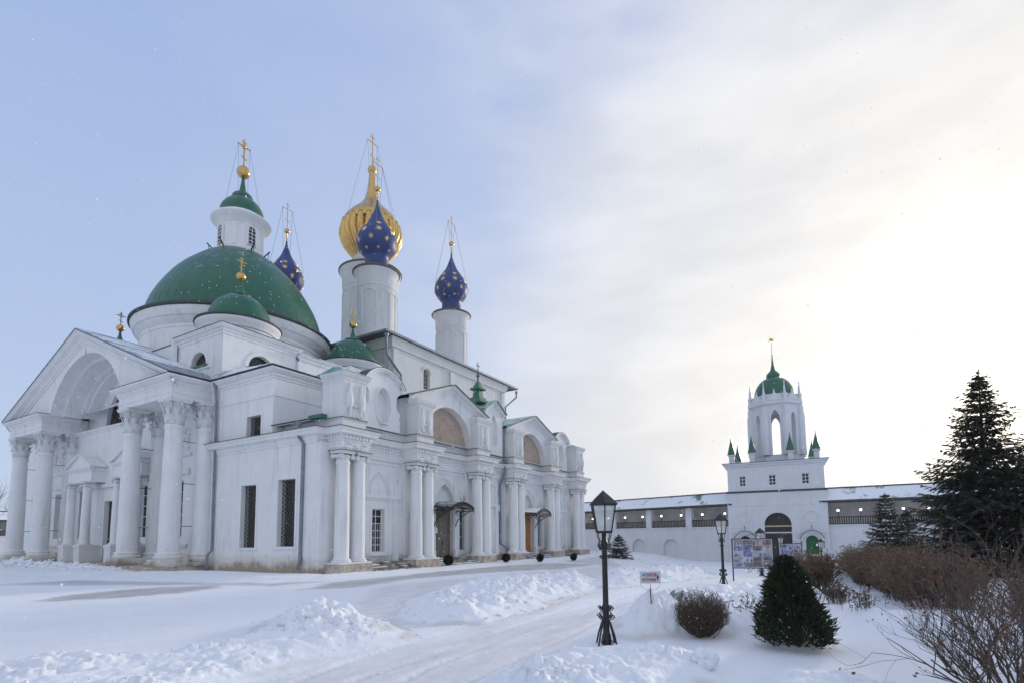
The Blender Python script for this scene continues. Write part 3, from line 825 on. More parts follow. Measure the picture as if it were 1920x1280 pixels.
mb = MB().holewall([(YC - 7, 11.2), (YC + 7, 11.2), (YC + 7, 17.0), (YC - 7, 17.0)], [lun], Wmap(21.3), 0.3)
mb.build('portico_back_wall', 'whitewash_high', church)
g = MB().prism(lun, Wmap(21.3), -0.28, -0.3).build('window', 'dark_glass', church)
fm = MB(); lattice(fm, Wmap(21.3), YC - 3, YC + 2.8, 11.5, 13.6, -0.24, 0.75, 0.03); fm.build('window_grille', 'lattice_iron', g)
# other outer walls of the body
mb = MB()
mb.box(XW + 0.55, 56.8, YS + 0.55, 37.0, -0.3, 8.25)
mb.build('south_aisle', 'whitewash_high', church)
mb = MB(); mb.box(21.65, 40.5, 29.6, 70.6, 0, 12.55); mb.box(XW + .553, 21.647, 29.6, YC - 6.7, 0, 12.55); mb.box(XW + .553, 21.647, YC + 6.7, 70.6, 0, 12.55); mb.build('body', 'whitewash_high', church)
# grilled windows
for a0, a1, z0, z1 in ((31.0, 32.55, 1.48, 5.4), (27.25, 28.85, 1.55, 5.55), (30.75, 32.2, 8.28, 9.8)):
    g = MB().prism(rect(a0, a1, z0, z1), WM, -0.50, -0.54).build('window', 'dark_glass', church)
    fm = MB(); lattice(fm, WM, a0, a1, z0, z1, -0.28, 0.26, 0.017)
    fm.tube([WM(a0, z0, -.28), WM(a0, z1, -.28)], .02, 4); fm.tube([WM(a1, z0, -.28), WM(a1, z1, -.28)], .02, 4)
    fm.build('window_grille', 'lattice_iron', g)
    sf = MB()   # thin plaster surround
    w_ = 0.16
    sf.prism(rect(a0 - w_, a0, z0, z1 + w_), WM, 0.04, 0.0); sf.prism(rect(a0, a1, z1, z1 + w_), WM, 0.04, 0.0); sf.prism(rect(a1, a1 + w_, z0, z1 + w_), WM, 0.04, 0.0)
    sf.prism(rect(a0 - w_ - .06, a1 + w_ + .06, z0 - 0.14, z0), WM, 0.09, 0.0)
    sf.build('window_surround', 'whitewash_high', g)
for c0 in (YC - 5.1, YC + 5.1, YC - 10.1, YC + 10.1):
    framed_window(church, WM, c0 - .6, c0 + .6, 2.2, 6.2, 0.35, 2, 5, 0.06)
g = MB()
for sg in (-1, 1): g.prism(rect(YC + sg * 0.56 - .53, YC + sg * 0.56 + .53, 0.5, 5.2), WM, -0.35, -0.42)
g.build('door', 'gate_wood', church)
# --- south door leaves, niches over them, side lights
def southdoor(c, a0, a1, wood_, pointy):
    mb = MB(); z1 = 4.2
    for x0, x1 in ((a0, c - .012), (c + .012, a1)):
        mb.prism(rect(x0, x1, 0.5, z1), SM, -0.38, -0.46)
        n = 5
        for i in range(n):
            t0 = x0 + (x1 - x0) * i / n + .012; t1 = x0 + (x1 - x0) * (i + 1) / n - .012
            mb.prism(rect(t0, t1, 0.52, 1.3), SM, -0.365, -0.38); mb.prism(rect(t0, t1, 1.42, 3.1), SM, -0.365, -0.38); mb.prism(rect(t0, t1, 3.2, z1 - .02), SM, -0.365, -0.38)
    d = mb.build('door', wood_, church)
    h = MB(); h.tube([SM(c + .1, 1.5, -.30), SM(c + .1, 1.75, -.30)], .02, 6); h.sphere(SM(c + .1, 1.5, -.31), .035, 8, 6); h.build('door_handle', 'black_iron', d)
    n = MB().prism(pointy[2:], SM, -0.40, -0.5); n.build('niche_back', 'whitewash_high', church)
    return d
d1 = southdoor(32.45, 31.35, 33.55, 'grey_door_wood', door1)
MB().prism(rect(31.75, 31.98, 2.35, 2.75), SM, -0.345, -0.36).build('notice', 'paper', d1)
southdoor(45.2, 44.15, 46.25, 'orange_door_wood', door2)
for q in nar:
    a0, a1 = q[0][0], q[1][0]
    framed_window(church, SM, a0, a1, 1.0, 4.1, 0.32, 1, 3, 0.05, 'grey_glass')
    MB().prism([(a0, 4.1), (a1, 4.1)] + q[2:], SM, -0.34, -0.42).build('niche_back', 'whitewash_high', church)
for a0 in (25.0, 51.2):
    wn = framed_window(church, SM, a0, a0 + 1.05, 1.1, 3.87, 0.28, 2, 6, 0.05)
    fm = MB()
    for i in range(1, 6): fm.tube([SM(a0 + i * .175, 1.12, -0.20), SM(a0 + i * .175, 2.9, -0.20)], .012, 5)
    fm.build('window_bars', 'painted_frame', wn)
# --- stucco work between the columns of the south front
def southbay(mb, c, hw, kind):
    zc = 4.58
    # horizontal string and the two-storey slender pilasters
    for (l, r_) in ((c - hw, c - 1.15), (c + 1.15, c + hw)) if kind == 'door' else ((c - hw, c + hw),):
        mb.prism([(l, zc), (r_, zc), (r_, zc + .22), (l, zc + .22)], SM, 0.16, 0.0)
        mb.prism([(l, zc - .12), (r_, zc - .12), (r_, zc - .003), (l, zc - .003)], SM, 0.09, 0.0)
    for sg in (-1, 1):
        a = c + sg * (1.47 if kind == 'window' else 1.35)
        mb.prism(rect(a - .20, a + .20, 0.5, 1.05), SM, 0.22, 0.0)
        mb.prism(rect(a - .15, a + .15, 1.05, 4.0), SM, 0.14, 0.0)
        mb.prism(rect(a - .20, a + .20, 3.86, 4.05), SM, 0.19, 0.0); mb.prism(rect(a - .22, a + .22, 4.05, 4.2), SM, 0.23, 0.0)
        mb.prism(rect(a - .15, a + .15, 4.2, zc - .125), SM, 0.14, 0.0)
        mb.prism([(a - .10, zc + .22), (a + .10, zc + .22), (a + .10, 6.1), (a, 6.55), (a - .10, 6.1)], SM, 0.12, 0.0)
        b_ = c + sg * (hw - 0.25)
        mb.prism([(b_ - .13, zc + .22), (b_ + .13, zc + .22), (b_ + .13, 5.5), (b_, 5.9), (b_ - .13, 5.5)], SM, 0.10, 0.0)
    # ogee outlines
    def ogee(cc, w_, z0, top):
        pts = []
        for i in range(13):
            t = PI / 3 * i / 12; x = w_ * (2 * math.cos(t) - 1)
            pts.append((x, z0 + (top - z0) * math.sin(t) / math.sin(PI / 3)))
        for sg in (-1, 1):
            mb.tube([SM(cc + sg * x, z, 0.03) for x, z in pts], 0.055, 6)
            mb.tube([SM(cc + sg * x * 1.22, z0 + (z - z0) * 1.12, 0.02) for x, z in pts], 0.035, 6)
    if kind == 'window': ogee(c, 0.75, zc + .3, 6.1)
    else:
        ogee(c, 1.3, zc + .3, 6.35)
        for sg in (-1, 1): ogee(c + sg * 2.22, .45, zc + .3, 5.75)
    if kind == 'window':
        mb.prism(rect(c - .75, c + .75, 0.88, 1.04), SM, 0.12, 0.0)
        for sg in (-1, 1): mb.prism(rect(min(c + sg * .56, c + sg * .72), max(c + sg * .56, c + sg * .72), 1.04, 4.05), SM, 0.05, 0.0)
        mb.prism(rect(c - .56, c + .56, 3.9, 4.05), SM, 0.05, 0.0)
    else:
        for sg in (-1, 1): mb.prism(rect(min(c + sg * 1.12, c + sg * 1.18), max(c + sg * 1.12, c + sg * 1.18), 1.0, 4.4), SM, 0.08, 0.0)
    mb.prism(rect(c - hw, c + hw, 6.78, 6.9), SM, 0.07, 0.0)
for c, hw, kd in ((25.52, 2.0, 'window'), (32.3, 2.5, 'door'), (45.1, 2.5, 'door'), (51.72, 2.0, 'window')):
    mb = MB(); southbay(mb, c, hw, kd); mb.build('stucco_ornament', 'whitewash_high', church)
mb = MB()
for (l, r_) in ((37.1, 40.3),):
    mb.prism([(l, 4.58), (r_, 4.58), (r_, 4.8), (l, 4.8)], SM, 0.16, 0.0)
    for a in (37.9, 39.5):
        mb.prism(rect(a - .22, a + .22, 0.5, 4.2), SM, 0.16, 0.0); mb.prism(rect(a - .3, a + .3, 4.2, 4.575), SM, 0.24, 0.0); mb.prism([(a - .13, 4.8), (a + .13, 4.8), (a + .13, 5.6), (a, 6.1), (a - .13, 5.6)], SM, 0.10, 0.0)
    for sg in (-1, 1): mb.tube([SM(38.7 + sg * 1.25 * math.cos(t / 10 * PI / 2), 4.9 + 1.6 * math.sin(t / 10 * PI / 2), .03) for t in range(11)], 0.05, 6)
mb.build('stucco_ornament', 'whitewash_high', church)
# responds behind the column pairs
for c in PR:
    MB().box(c - 1.05, c + 1.05, 25.2, 25.505, 0.0, 7.04).build('pilaster', 'whitewash', church)
MB().box(20.62, 21.25, 25.17, 25.6, -.3, 7.56).build('pilaster', 'whitewash', church)
# plinth blocks, of bare limestone
for c in PR:
    y0 = 23.9
    for (x0, x1) in ((c - 1.28, c + 1.28),):
        mb = MB().box(x0, x1, y0, 25.198, -0.3, 0.30); mb.box(x0 + .035, x1 - .03, y0 + .03, 25.198, 0.30, 0.55)
        mb.build('plinth', 'limestone', church)
# steps between the plinths
for a, b_ in zip(PR[:-1], PR[1:]):
    x0, x1 = a + 1.3, b_ - 1.3
    if x1 - x0 < 3.2: continue
    mb = MB()
    for k in range(4):
        mb.box(x0 + 0.003, x1 - 0.003, 23.75 + 0.34 * k, 25.49, (-0.3 if k == 0 else 0.10 + 0.125 * (k - 1)), 0.10 + 0.125 * k)
    stp = mb.build('steps', 'step_stone', church)
    mb = MB()
    for k in range(4):
        rnd = random.Random(int(a * 10) + k); x = x0 + .1
        while x < x1 - .6:
            l = rnd.uniform(.4, 1.4)
            if rnd.random() < .42: mb.tbox(min(x + l / 2, x1 - .4), 23.75 + 0.34 * k + .19, 0.10 + 0.125 * k, 0.10 + 0.125 * k + rnd.uniform(.02, .045), min(l / 2, .5), .13, min(l / 2, .5) * .8, .08)
            x += l
    mb.build('step_snow', 'snow_lump', stp)
# the twelve columns
for c in PR:
    for sg in (-1, 1):
        x = c + sg * 0.60
        col = column_shaft(MB(), x, 24.55, 0.55, 6.5, 0.43, 0.375, 0.28).build('column', 'whitewash_high', church, True)
        ionic(x, 24.55, 6.5, 0.37, col)
# entablature, breaking forward over each pair
path = [(XW - .02, 36.3), (XW - .02, 25.45), (21.2, 25.45), (21.2, 24.1)]
for i, c in enumerate(PR):
    if i: path += [(c - 1.06, 25.38), (c - 1.06, 24.1)]
    path += [(c + 1.06, 24.1), (c + 1.06, 25.38)]
path[-1] = (PR[-1] + 1.06, 27.5)
path = path[:-1] + [(PR[-1] + 1.06, 25.38), (56.8, 25.38), (56.8, 30)]
prof = [(-.35, 7.58), (.0, 7.58), (.04, 7.62), (.04, 7.70), (.09, 7.74), (.09, 7.92), (.14, 7.94), (.30, 8.00), (.34, 8.02), (.36, 8.14), (.42, 8.20), (.47, 8.30), (.48, 8.345), (-.35, 8.37)]
cor = MB().sweep(prof, path).build('cornice', 'whitewash_high', church)
MB().sweep([(-.3, 8.372), (.49, 8.348), (.51, 8.335), (.51, 8.378), (-.3, 8.398)], path).build('cornice_flashing', 'dark_edge', cor)
arch_path = path[2:]
MB().sweep([(-.3, 7.05), (-.02, 7.05), (-.02, 7.22), (.012, 7.225), (.012, 7.40), (.045, 7.42), (.045, 7.48), (-.01, 7.50), (-.01, 7.578), (-.3, 7.578)], arch_path).build('architrave', 'whitewash_high', church)
mb = MB()
for c in PR:
    x = c - .98
    while x < c + 1.0: mb.box(x, x + .13, 23.90, 24.02, 7.76, 7.90); x += .26
    yv = 24.2
    while yv < 25.3 and c == PR[0]: mb.box(21.0, 21.12, yv, yv + .13, 7.76, 7.90); yv += .26
for a, b_ in zip(PR[:-1], PR[1:]):
    x = a + 1.25
    while x < b_ - 1.35: mb.box(x, x + .13, 25.18, 25.30, 7.76, 7.90); x += .26
# rosettes in the frieze over the pairs
for c in PR:
    for k in range(10):
        t = 2 * PI * k / 10; mb.sphere((c + .17 * math.cos(t), 24.08, 7.32 + .17 * math.sin(t)), .05, 6, 5)
    mb.sphere((c, 24.07, 7.32), .09, 8, 6)
    for sg in (-1, 1):
        for k in range(3): mb.box(c + sg * (.45 + .14 * k) - .04, c + sg * (.45 + .14 * k) + .04, 24.055, 24.11, 7.08, 7.55)
mb.build('dentils', 'whitewash_high', cor)['kind'] = 'stuff'
# slab joining the pairs to the wall, above the abaci
for c in PR: MB().box(c - 1.03, c + 1.03, 24.13, 25.5, 7.06, 8.3).build('entablature_core', 'whitewash_high', church)
# dark lead edge over the abaci
for c in PR: MB().box(c - 1.18, c + 1.18, 23.95, 25.2, 7.050, 7.085).build('abacus_flashing', 'dark_edge', church)
# pedestal course of the attic
ppath = [(21.35, 29.4), (21.35, 24.25)]
for i, c in enumerate(PR):
    if i: ppath += [(c - .90, 25.42), (c - .90, 24.25)]
    ppath += [(c + .90, 24.25), (c + .90, 25.42)]
ppath = ppath[:-1] + [(PR[-1] + .90, 29)]
ped = MB().sweep([(-.5, 8.39), (.02, 8.39), (.02, 8.50), (-.01, 8.53), (-.01, 8.88), (.03, 8.90), (.05, 8.98), (.05, 9.0), (-.5, 9.02)], ppath).build('attic_pedestal', 'whitewash_high', church)
MB().sweep([(-.5, 9.022), (.06, 9.003), (.08, 8.985), (.08, 9.03), (-.5, 9.045)], ppath).build('pedestal_flashing', 'dark_edge', ped)
mb = MB().box(21.4, 55.8, 25.5, 29.6, 8.30, 8.93)
for c in PR: mb.box(c - .86, c + .86, 24.3, 25.497, 8.39, 9.0)
mb.build('attic_base', 'whitewash_high', church)
# --- attic piers with stucco relief
def pier(c, yb, z1=11.72, cap=True, roof=True, tall=True):
    p = MB().box(c - .88, c + .88, 24.3, yb, 9.02, z1 - .55)
    pp = [(c - .88, yb), (c - .88, 24.3), (c + .88, 24.3), (c + .88, yb)]
    p.sweep([(-.3, z1 - .56), (.0, z1 - .56), (.0, z1 - .42), (.05, z1 - .40), (.06, z1 - .32), (.14, z1 - .22), (.22, z1 - .08), (.24, z1), (-.3, z1)], pp)
    p.box(c - .8, c + .8, 24.38, yb, z1 - .55, z1 - .003)
    o = p.build('attic_pier', 'whitewash_old', church)
    mb = MB(); relief_ornament(mb, Smap(24.3), c, 9.1, 11.1, 1.5, 0.02, int(c * 7))
    mb.prism(rect(c - .8, c - .72, 9.2, 11.1), Smap(24.3), .03, 0); mb.prism(rect(c + .72, c + .8, 9.2, 11.1), Smap(24.3), .03, 0)
    mb.build('stucco_relief', 'whitewash_relief', o, True)
    return o
o = pier(PR[0], 26.1)
rf = MB().add([(PR[0] - 1.14, 24.04, 11.725), (PR[0] + 1.14, 24.04, 11.725), (PR[0] + 1.14, 26.4, 11.725), (PR[0] - 1.14, 26.4, 11.725), (PR[0] - .5, 25.3, 12.35), (PR[0] + .4, 25.3, 12.35)],
              [(0, 1, 5, 4), (1, 2, 5), (2, 3, 4, 5), (3, 0, 4)]).build('pier_roof', 'pale_green_sheet', o)
o = pier(PR[5], 26.1)
rf = MB().add([(PR[5] - 1.14, 24.04, 11.725), (PR[5] + 1.14, 24.04, 11.725), (PR[5] + 1.14, 26.4, 11.725), (PR[5] - 1.14, 26.4, 11.725), (PR[5] - .1, 25.3, 12.2), (PR[5] + .1, 25.3, 12.2)],
              [(0, 1, 5, 4), (1, 2, 5), (2, 3, 4, 5), (3, 0, 4)]).build('pier_roof', 'pale_green_sheet', o)
# --- round-headed attic screens with an oval niche
def oval_attic(c, s=1.0):
    mp = Smap(25.15)
    top = 11.95; hw = 1.72
    pts = [(c - 1.62, 9.03), (c + 1.62, 9.03)]
    def side(sg):
        q = [(1.62, 9.03), (1.56, 9.5), (1.62, 9.75), (1.46, 9.98), (1.60, 10.18), (1.52, 10.36), (1.30, 10.55), (1.22, 10.8), (1.24, 11.3), (1.38, 11.5), (1.62, 11.72), (1.78, 11.86), (1.80, 11.95)]
        return [(c + sg * a, z) for a, z in q]
    right = side(1); left = side(-1)
    R_ = (1.80 ** 2 + 1.0 ** 2) / 2 / 1.0
    zc = 12.95 - R_; a1 = math.acos(1.80 / R_)
    head = arc(c, zc, R_, a1, PI - a1, 18)
    outl = right + head[1:-1] + list(reversed(left))
    ov = [(c + .62 * math.cos(t) , 10.55 + 1.18 * math.sin(t)) for t in [2 * PI * i / 28 for i in range(28)]]
    mb = MB().holewall(outl, [ov], mp, 0.75)
    mb.prism(ov, mp, -0.42, -0.5)
    o = mb.build('attic_screen', 'whitewash_high', church)
    e = MB()
    # hood mould following the head, and a sill under the oval
    for (r1_, r2_, d) in ((R_ + .10, R_ + .0, .26), (R_ - .003, R_ - .14, .16), (R_ - .143, R_ - .24, .07)):
        A = arc(c, zc, r1_, a1 + .02, PI - a1 - .02, 20); B = arc(c, zc, r2_, a1 + .02, PI - a1 - .02, 20)
        for i in range(20): e.prism([A[i], A[i + 1], B[i + 1], B[i]], mp, d, 0.0)
    e.tube([mp(c + .70 * math.cos(t), 10.55 + 1.27 * math.sin(t), .03) for t in [2 * PI * i / 28 for i in range(29)]], .05, 6)
    e.build('screen_moulding', 'whitewash_high', o, True)
    g_ = MB()
    A = arc(c, zc, R_ + .135, a1, PI - a1, 20); B = arc(c, zc, R_ + .103, a1, PI - a1, 20)
    for i in range(20): g_.prism([A[i], A[i + 1], B[i + 1], B[i]], mp, .28, -0.76)
    q = MB()
    g_.build('screen_flashing', 'dark_edge', o, True)
    s_ = MB(); s_.prism([(c - .40, 9.38), (c + .40, 9.38), (c + .52, 9.62), (c + .44, 9.62), (c + .3, 9.44), (c - .3, 9.44), (c - .44, 9.62), (c - .52, 9.62)], mp, .14, 0.0)
    s_.build('oval_sill', 'whitewash_old', o)
    s_ = MB(); 
    s_.prism([(c - 1.75, 9.05), (c - 1.62, 9.05), (c - 1.3, 10.6), (c - 1.75, 10.9)], mp, -.5, -.72)
    s_.prism([(c + 1.75, 9.05), (c + 1.62, 9.05), (c + 1.3, 10.6), (c + 1.75, 10.9)], mp, -.5, -.72)
    s_.build('screen_backing', 'green_trim', o)
oval_attic(25.5); oval_attic(51.8)
# --- gabled porches
def porch(c, l, r_):
    mp = Smap(24.95); zE, zA = 11.85, 13.5
    hw = 4.55
    sl_ = (zA - zE) / hw
    wall = [(c - 4.15, 9.02), (c + 4.15, 9.02), (c + 4.15, zE - .1), (c, zA - .22), (c - 4.15, zE - .1)]
    hole = [(c - 2.85, 9.03)] ; rr = 2.85
    hole = arc(c, 8.95, rr, math.asin(.1 / rr), PI - math.asin(.1 / rr), 28)
    o = MB().holewall(wall, [hole], mp, 0.62).build('porch_gable', 'whitewash_high', church)
    MB().prism(rect(c - 3.0, c + 3.0, 8.8, 11.95), mp, -0.63, -0.8).build('tympanum', 'bare_plaster', o)
    mb = MB()
    mb.box(c - 4.15, c - 4.1 + .3, 25.57, 37.5, 8.9, zE - .05); mb.box(c + 3.85, c + 4.15, 25.57, 37.5, 8.9, zE - .05)
    mb.build('porch_side', 'whitewash_old', o)
    # raking cornice
    mb = MB()
    for sg in (-1, 1):
        for (t0, t1, d) in ((0.0, .10, .50), (.103, .20, .42), (.203, .34, .20), (.343, .50, .12), (.503, .62, .05)):
            A = [(c, zA - t0), (c + sg * hw, zE - t0), (c + sg * hw, zE - t1), (c, zA - t1)]
            mb.prism(A, mp, d, 0.0)
    mb.build('raking_cornice', 'whitewash_high', o)
    mb = MB()
    for sg in (-1, 1):
        A = [(c, zA + .05), (c + sg * (hw + .08), zE + .02), (c + sg * (hw + .08), zE - .02), (c, zA + .006)]
        mb.prism(A, mp, .56, -12.6)
    mb.build('porch_roof', 'dark_edge' if c < 40 else 'pale_green_sheet', o)
    mb = MB()
    for sg in (-1, 1):
        A = [(c + sg * .02, zA + .085), (c + sg * (hw - .1), zE + .085), (c + sg * (hw - .1), zE + .055), (c + sg * .02, zA + .053)]
        mb.prism(A, mp, .30, -12.5)
    mb.build('porch_roof_sheet', 'pale_green_sheet', o)
    mb = MB()
    for sg in (-1, 1):
        A = [(c, zA + .03), (c + sg * (hw + .1), zE + .0), (c + sg * (hw + .1), zE - .06), (c, zA - .02)]
        mb.prism(A, mp, .60, .52)
    mb.build('verge', 'dark_edge', o)
    for x in (l, r_):
        p = MB().box(x - .86, x + .86, 24.3, 25.2, 9.02, 11.2)
        pp = [(x - .86, 24.95), (x - .86, 24.3), (x + .86, 24.3), (x + .86, 24.95)]
        p.sweep([(-.3, 10.98), (.0, 10.98), (.03, 11.0), (.03, 11.08), (.10, 11.16), (.20, 11.34), (.22, 11.42), (.24, 11.50), (-.3, 11.52)], pp)
        pr_ = p.build('attic_pier', 'whitewash_old', church)
        mb = MB()
        for sg in (-1, 1):
            mb.prism(rect(x + sg * .62 - .07, x + sg * .62 + .07, 9.1, 10.95), Smap(24.3), .05, 0.0)
        relief_ornament(mb, Smap(24.3), x, 9.1, 10.95, 1.1, 0.02, int(x * 5))
        mb.build('stucco_relief', 'whitewash_relief', pr_, True)
    return o
porch(32.3, 28.7, 35.9); porch(45.1, 41.5, 48.7)
# little gabled attic between the two porches, with a green sheet-metal finial
mp = Smap(25.1); c = 38.7
ov = pointed(c - .55, c + .55, 9.9, 11.2, 12.5)
o = MB().holewall([(c - 1.35, 9.03), (c + 1.35, 9.03), (c + 1.35, 12.75), (c, 13.6), (c - 1.35, 12.75)], [ov], mp, 1.6).build('small_gable', 'whitewash_high', church)
mb = MB().prism(ov, mp, -.35, -.5); mb.build('niche_back', 'whitewash_high', o)
mb = MB()
for sg in (-1, 1):
    mb.prism([(c, 13.78), (c + sg * 1.62, 12.78), (c + sg * 1.62, 12.72), (c, 13.70)], mp, .42, -2.2)
mb.build('gable_roof', 'pale_green_sheet', o)
mb = MB()
for sg in (-1, 1):
    mb.prism([(c, 13.697), (c + sg * 1.55, 12.74), (c + sg * 1.55, 12.55), (c, 13.5)], mp, .25, 0)
    mb.prism([(c, 13.497), (c + sg * 1.45, 12.60), (c + sg * 1.45, 12.45), (c, 13.35)], mp, .12, 0)
mb.build('gable_cornice', 'whitewash_high', o)
sp = MB()
fy = 26.4
fx = 38.2
sp.tbox(fx, fy, 13.5, 13.75, .85, .85, .72, .72); sp.tbox(fx, fy, 13.75, 14.05, .55, .55, .50, .50); sp.tbox(fx, fy, 14.05, 14.75, .34, .34, .26, .26)
sp.tbox(fx, fy, 14.75, 14.92, .52, .52, .48, .48); sp.tbox(fx, fy, 14.92, 15.5, .34, .34, .10, .10); sp.tbox(fx, fy, 15.5, 16.0, .07, .07, .05, .05)
fn = sp.build('finial', 'green_trim', church)
mb = MB(); mb.sphere((fx, fy, 16.05), .15, 10, 8); cross_mesh(mb, fx, fy, 16.1, 17.2, .05, False, .24); mb.build('cross', 'black_iron', fn)
mb = MB().box(37.3, 40.1, 25.5, 29.6, 8.9, 12.7); mb.build('small_gable_base', 'whitewash_high', church)
# --- upper body cornice (continues round from the west wall)
bprof = [(-.2, 11.98), (.03, 11.98), (.06, 12.03), (.06, 12.12), (.13, 12.16), (.15, 12.30), (.26, 12.36), (.36, 12.48), (.40, 12.50), (.41, 12.60), (-.2, 12.62)]
bp = [(XW, 36.4), (XW, 29.6), (41, 29.6)]
o = MB().sweep(bprof, bp).build('cornice', 'whitewash_high', church)
MB().sweep([(-.2, 12.622), (.45, 12.61), (.46, 12.665), (-.2, 12.70)], bp).build('eaves_gutter', 'dark_edge', o)
MB().sweep([(0, 10.85), (.05, 10.87), (.05, 11.0), (0, 11.02)], bp).build('string_course', 'whitewash_high', o)
# string course of the west wall
MB().sweep([(0, 7.52), (.04, 7.54), (.04, 7.62), (0, 7.64)], [(XW, 36.2), (XW, 25.5)]).build('string_course', 'whitewash_high', church)
# green edge of the aisle roof, seen beside the first pier
mb = MB(); mb.tbox(20.52, 27.9, 8.92, 8.98, .06, 1.7, .05, 1.7)
mb.build('eaves_gutter', 'dark_edge', church)
MB().box(20.75, 21.14, 25.3, 26.5, 9.0, 9.22).build('gutter_box', 'green_trim', church)
MB().add([(20.8, 25.9, 8.95), (20.8, 29.6, 8.95), (20.8, 29.6, 9.05), (41, 29.6, 9.3), (41, 25.6, 8.98), (21, 25.6, 8.98)], [(0, 1, 3, 4, 5)]).build('aisle_roof', 'snowy_roof', church)
# body roof
o = MB().add([(20.1, 29.1, 12.70), (41, 29.1, 12.70), (41, 71.1, 12.70), (20.1, 71.1, 12.70), (22.2, 37.8, 14.2), (38, 37.8, 14.6), (38, 62.4, 14.6), (22.2, 62.4, 14.2)],
             [(0, 1, 5, 4), (1, 2, 6, 5), (2, 3, 7, 6), (3, 0, 4, 7), (4, 5, 6, 7)]).build('roof', 'snowy_roof', church)
# --- the portico -------------------------------------------------------------
mb = MB().box(17.45, XW, YC - 14.0, YC + 14.0, -0.4, 0.32); mb.box(17.1, 17.45, YC - 5.8, YC + 5.8, -.3, .16)
mb.build('portico_floor', 'limestone', church)
PY = [YC - 13.05, YC - 7.55, YC + 7.35, YC + 12.85]
for y in PY:
    b = MB().box(18.6 - .98, 18.6 + .98, y - .98, y + .98, .322, .60).build('plinth', 'whitewash', church)
    col = column_shaft(MB(), 18.6, y, 0.60, 9.55, 0.62, 0.52, 0.62, 36).build('column', 'whitewash', church, True)
    corinthian(18.6, y, 9.55, 11.2, 0.52, col)
    hy = y - (.45 if y < 40 else 0)
    col = column_shaft(MB(), 20.45, hy, 0.33, 9.55, 0.62, 0.54, 0.8, 32).build('half_column', 'whitewash', church, True)
    corinthian(20.45, hy, 9.55, 11.2, 0.54, col)
    mb = MB()
    for z in (2.9, 5.7, 8.5):
        mb.tube([(19.05, y - .15, z), (20.35, y - .15, z), (20.38, y - .15, z - .12)], .022, 5)
    mb.build('tie_rod', 'black_iron', col)
# entablature blocks over each couple of columns, with the gable's returns
eprof = [(-.3, 11.95), (.02, 11.95), (.05, 12.0), (.05, 12.08), (.12, 12.14), (.14, 12.26), (.28, 12.34), (.40, 12.46), (.45, 12.50), (.47, 12.62), (-.3, 12.64)]
for (y0, y1) in ((YC - 13.7, YC - 6.65), (YC + 6.65, YC + 13.7)):
    b = MB().box(18.0, 21.2, y0, y1, 11.21, 12.6)
    b.sweep([(0, 11.5), (.04, 11.52), (.04, 11.62), (0, 11.64)], [(XW, y1), (18.0, y1), (18.0, y0), (XW, y0)])
    b.sweep(eprof, [(XW, y1), (18.0, y1), (18.0, y0), (XW, y0)])
    o = b.build('entablature', 'whitewash_high', church)
    MB().sweep([(-.3, 12.642), (.49, 12.63), (.49, 12.66), (-.3, 12.68)], [(XW, y1), (18.0, y1), (18.0, y0), (XW, y0)]).build('cornice_flashing', 'dark_edge', o)
# inner architrave between the couples, carried on the wall
mb = MB().box(XW - .02, 21.3, YC - 6.64, YC + 6.64, 10.6, 11.38); mb.sweep([(0, 11.0), (.05, 11.02), (.1, 11.15), (.2, 11.25), (.25, 11.36), (0, 11.39)], [(XW - .02, YC + 6.64), (XW - .02, YC - 6.64)])
mb.build('inner_ledge', 'whitewash_high', church)
# gable wall with its great arch
zA, hwG = 18.35, 14.05; zE = 12.62
def rake(t): return zA - (zA - zE) * abs(t) / hwG
R_ = 6.7; zc = 9.85; AY = YC - .3
a1 = math.asin((12.64 - zc) / R_)
head = arc(AY, zc, R_, a1, PI - a1, 40)
gw = [(YC - 13.6, 12.645)] + [head[-1]] + list(reversed(head[:-1])) + [(YC + 13.6, 12.645), (YC, zA - .1)]
gw = [(YC + 13.6, 12.645), (YC, zA - .12), (YC - 13.6, 12.645)] + list(reversed(head))
gable = MB()
n = len(gw)
tri = tessellate_polygon([[Vector((a, z, 0)) for a, z in gw]])
gm = Wmap(18.2)
gable.add([gm(a, z, 0) for a, z in gw], [tuple(t) for t in tri])
# arch soffit in three receding orders
def barrel(mb, r1_, x0, x1, r2_=None, n=40):
    aa = math.asin((12.5 - zc) / r1_)
    A = arc(AY, zc, r1_, aa, PI - aa, n)
    vs = [(x0, a, z) for a, z in A] + [(x1, a, z) for a, z in A]
    k = n + 1
    mb.add(vs, [(i, i + 1, k + i + 1, k + i) for i in range(n)])
    if r2_:
        ab_ = math.asin((12.5 - zc) / r2_); B = arc(AY, zc, r2_, ab_, PI - ab_, n)
        mb.add([(x1, a, z) for a, z in A] + [(x1, a, z) for a, z in B], [(i, i + 1, k + i + 1, k + i) for i in range(n)])
barrel(gable, 6.7, 18.2, 19.1, 6.45); barrel(gable, 6.45, 19.1, 20.2, 6.2); barrel(gable, 6.2, 20.2, 20.5, 5.9); barrel(gable, 5.9, 20.5, 21.3)
o = gable.build('portico_gable', 'whitewash_high', church, True, angle=25)
mb = MB()
for sg in (-1, 1):
    pf = [(.68, 0.0), (.68, .10), (.60, .16), (.52, .30), (.34, .42), (.22, .52), (.20, .66), (.10, .72), (.09, .86), (0.0, .90)]
    vs = []
    for (d, t) in pf: vs += [gm(YC, zA - t, d), gm(YC + sg * hwG, zE - t + .1, d)]
    mb.add(vs, [(2 * i, 2 * i + 1, 2 * i + 3, 2 * i + 2) for i in range(len(pf) - 1)] + [tuple(2 * i + 1 for i in range(len(pf)))])
mb.build('raking_cornice', 'whitewash_high', o)
mb = MB()
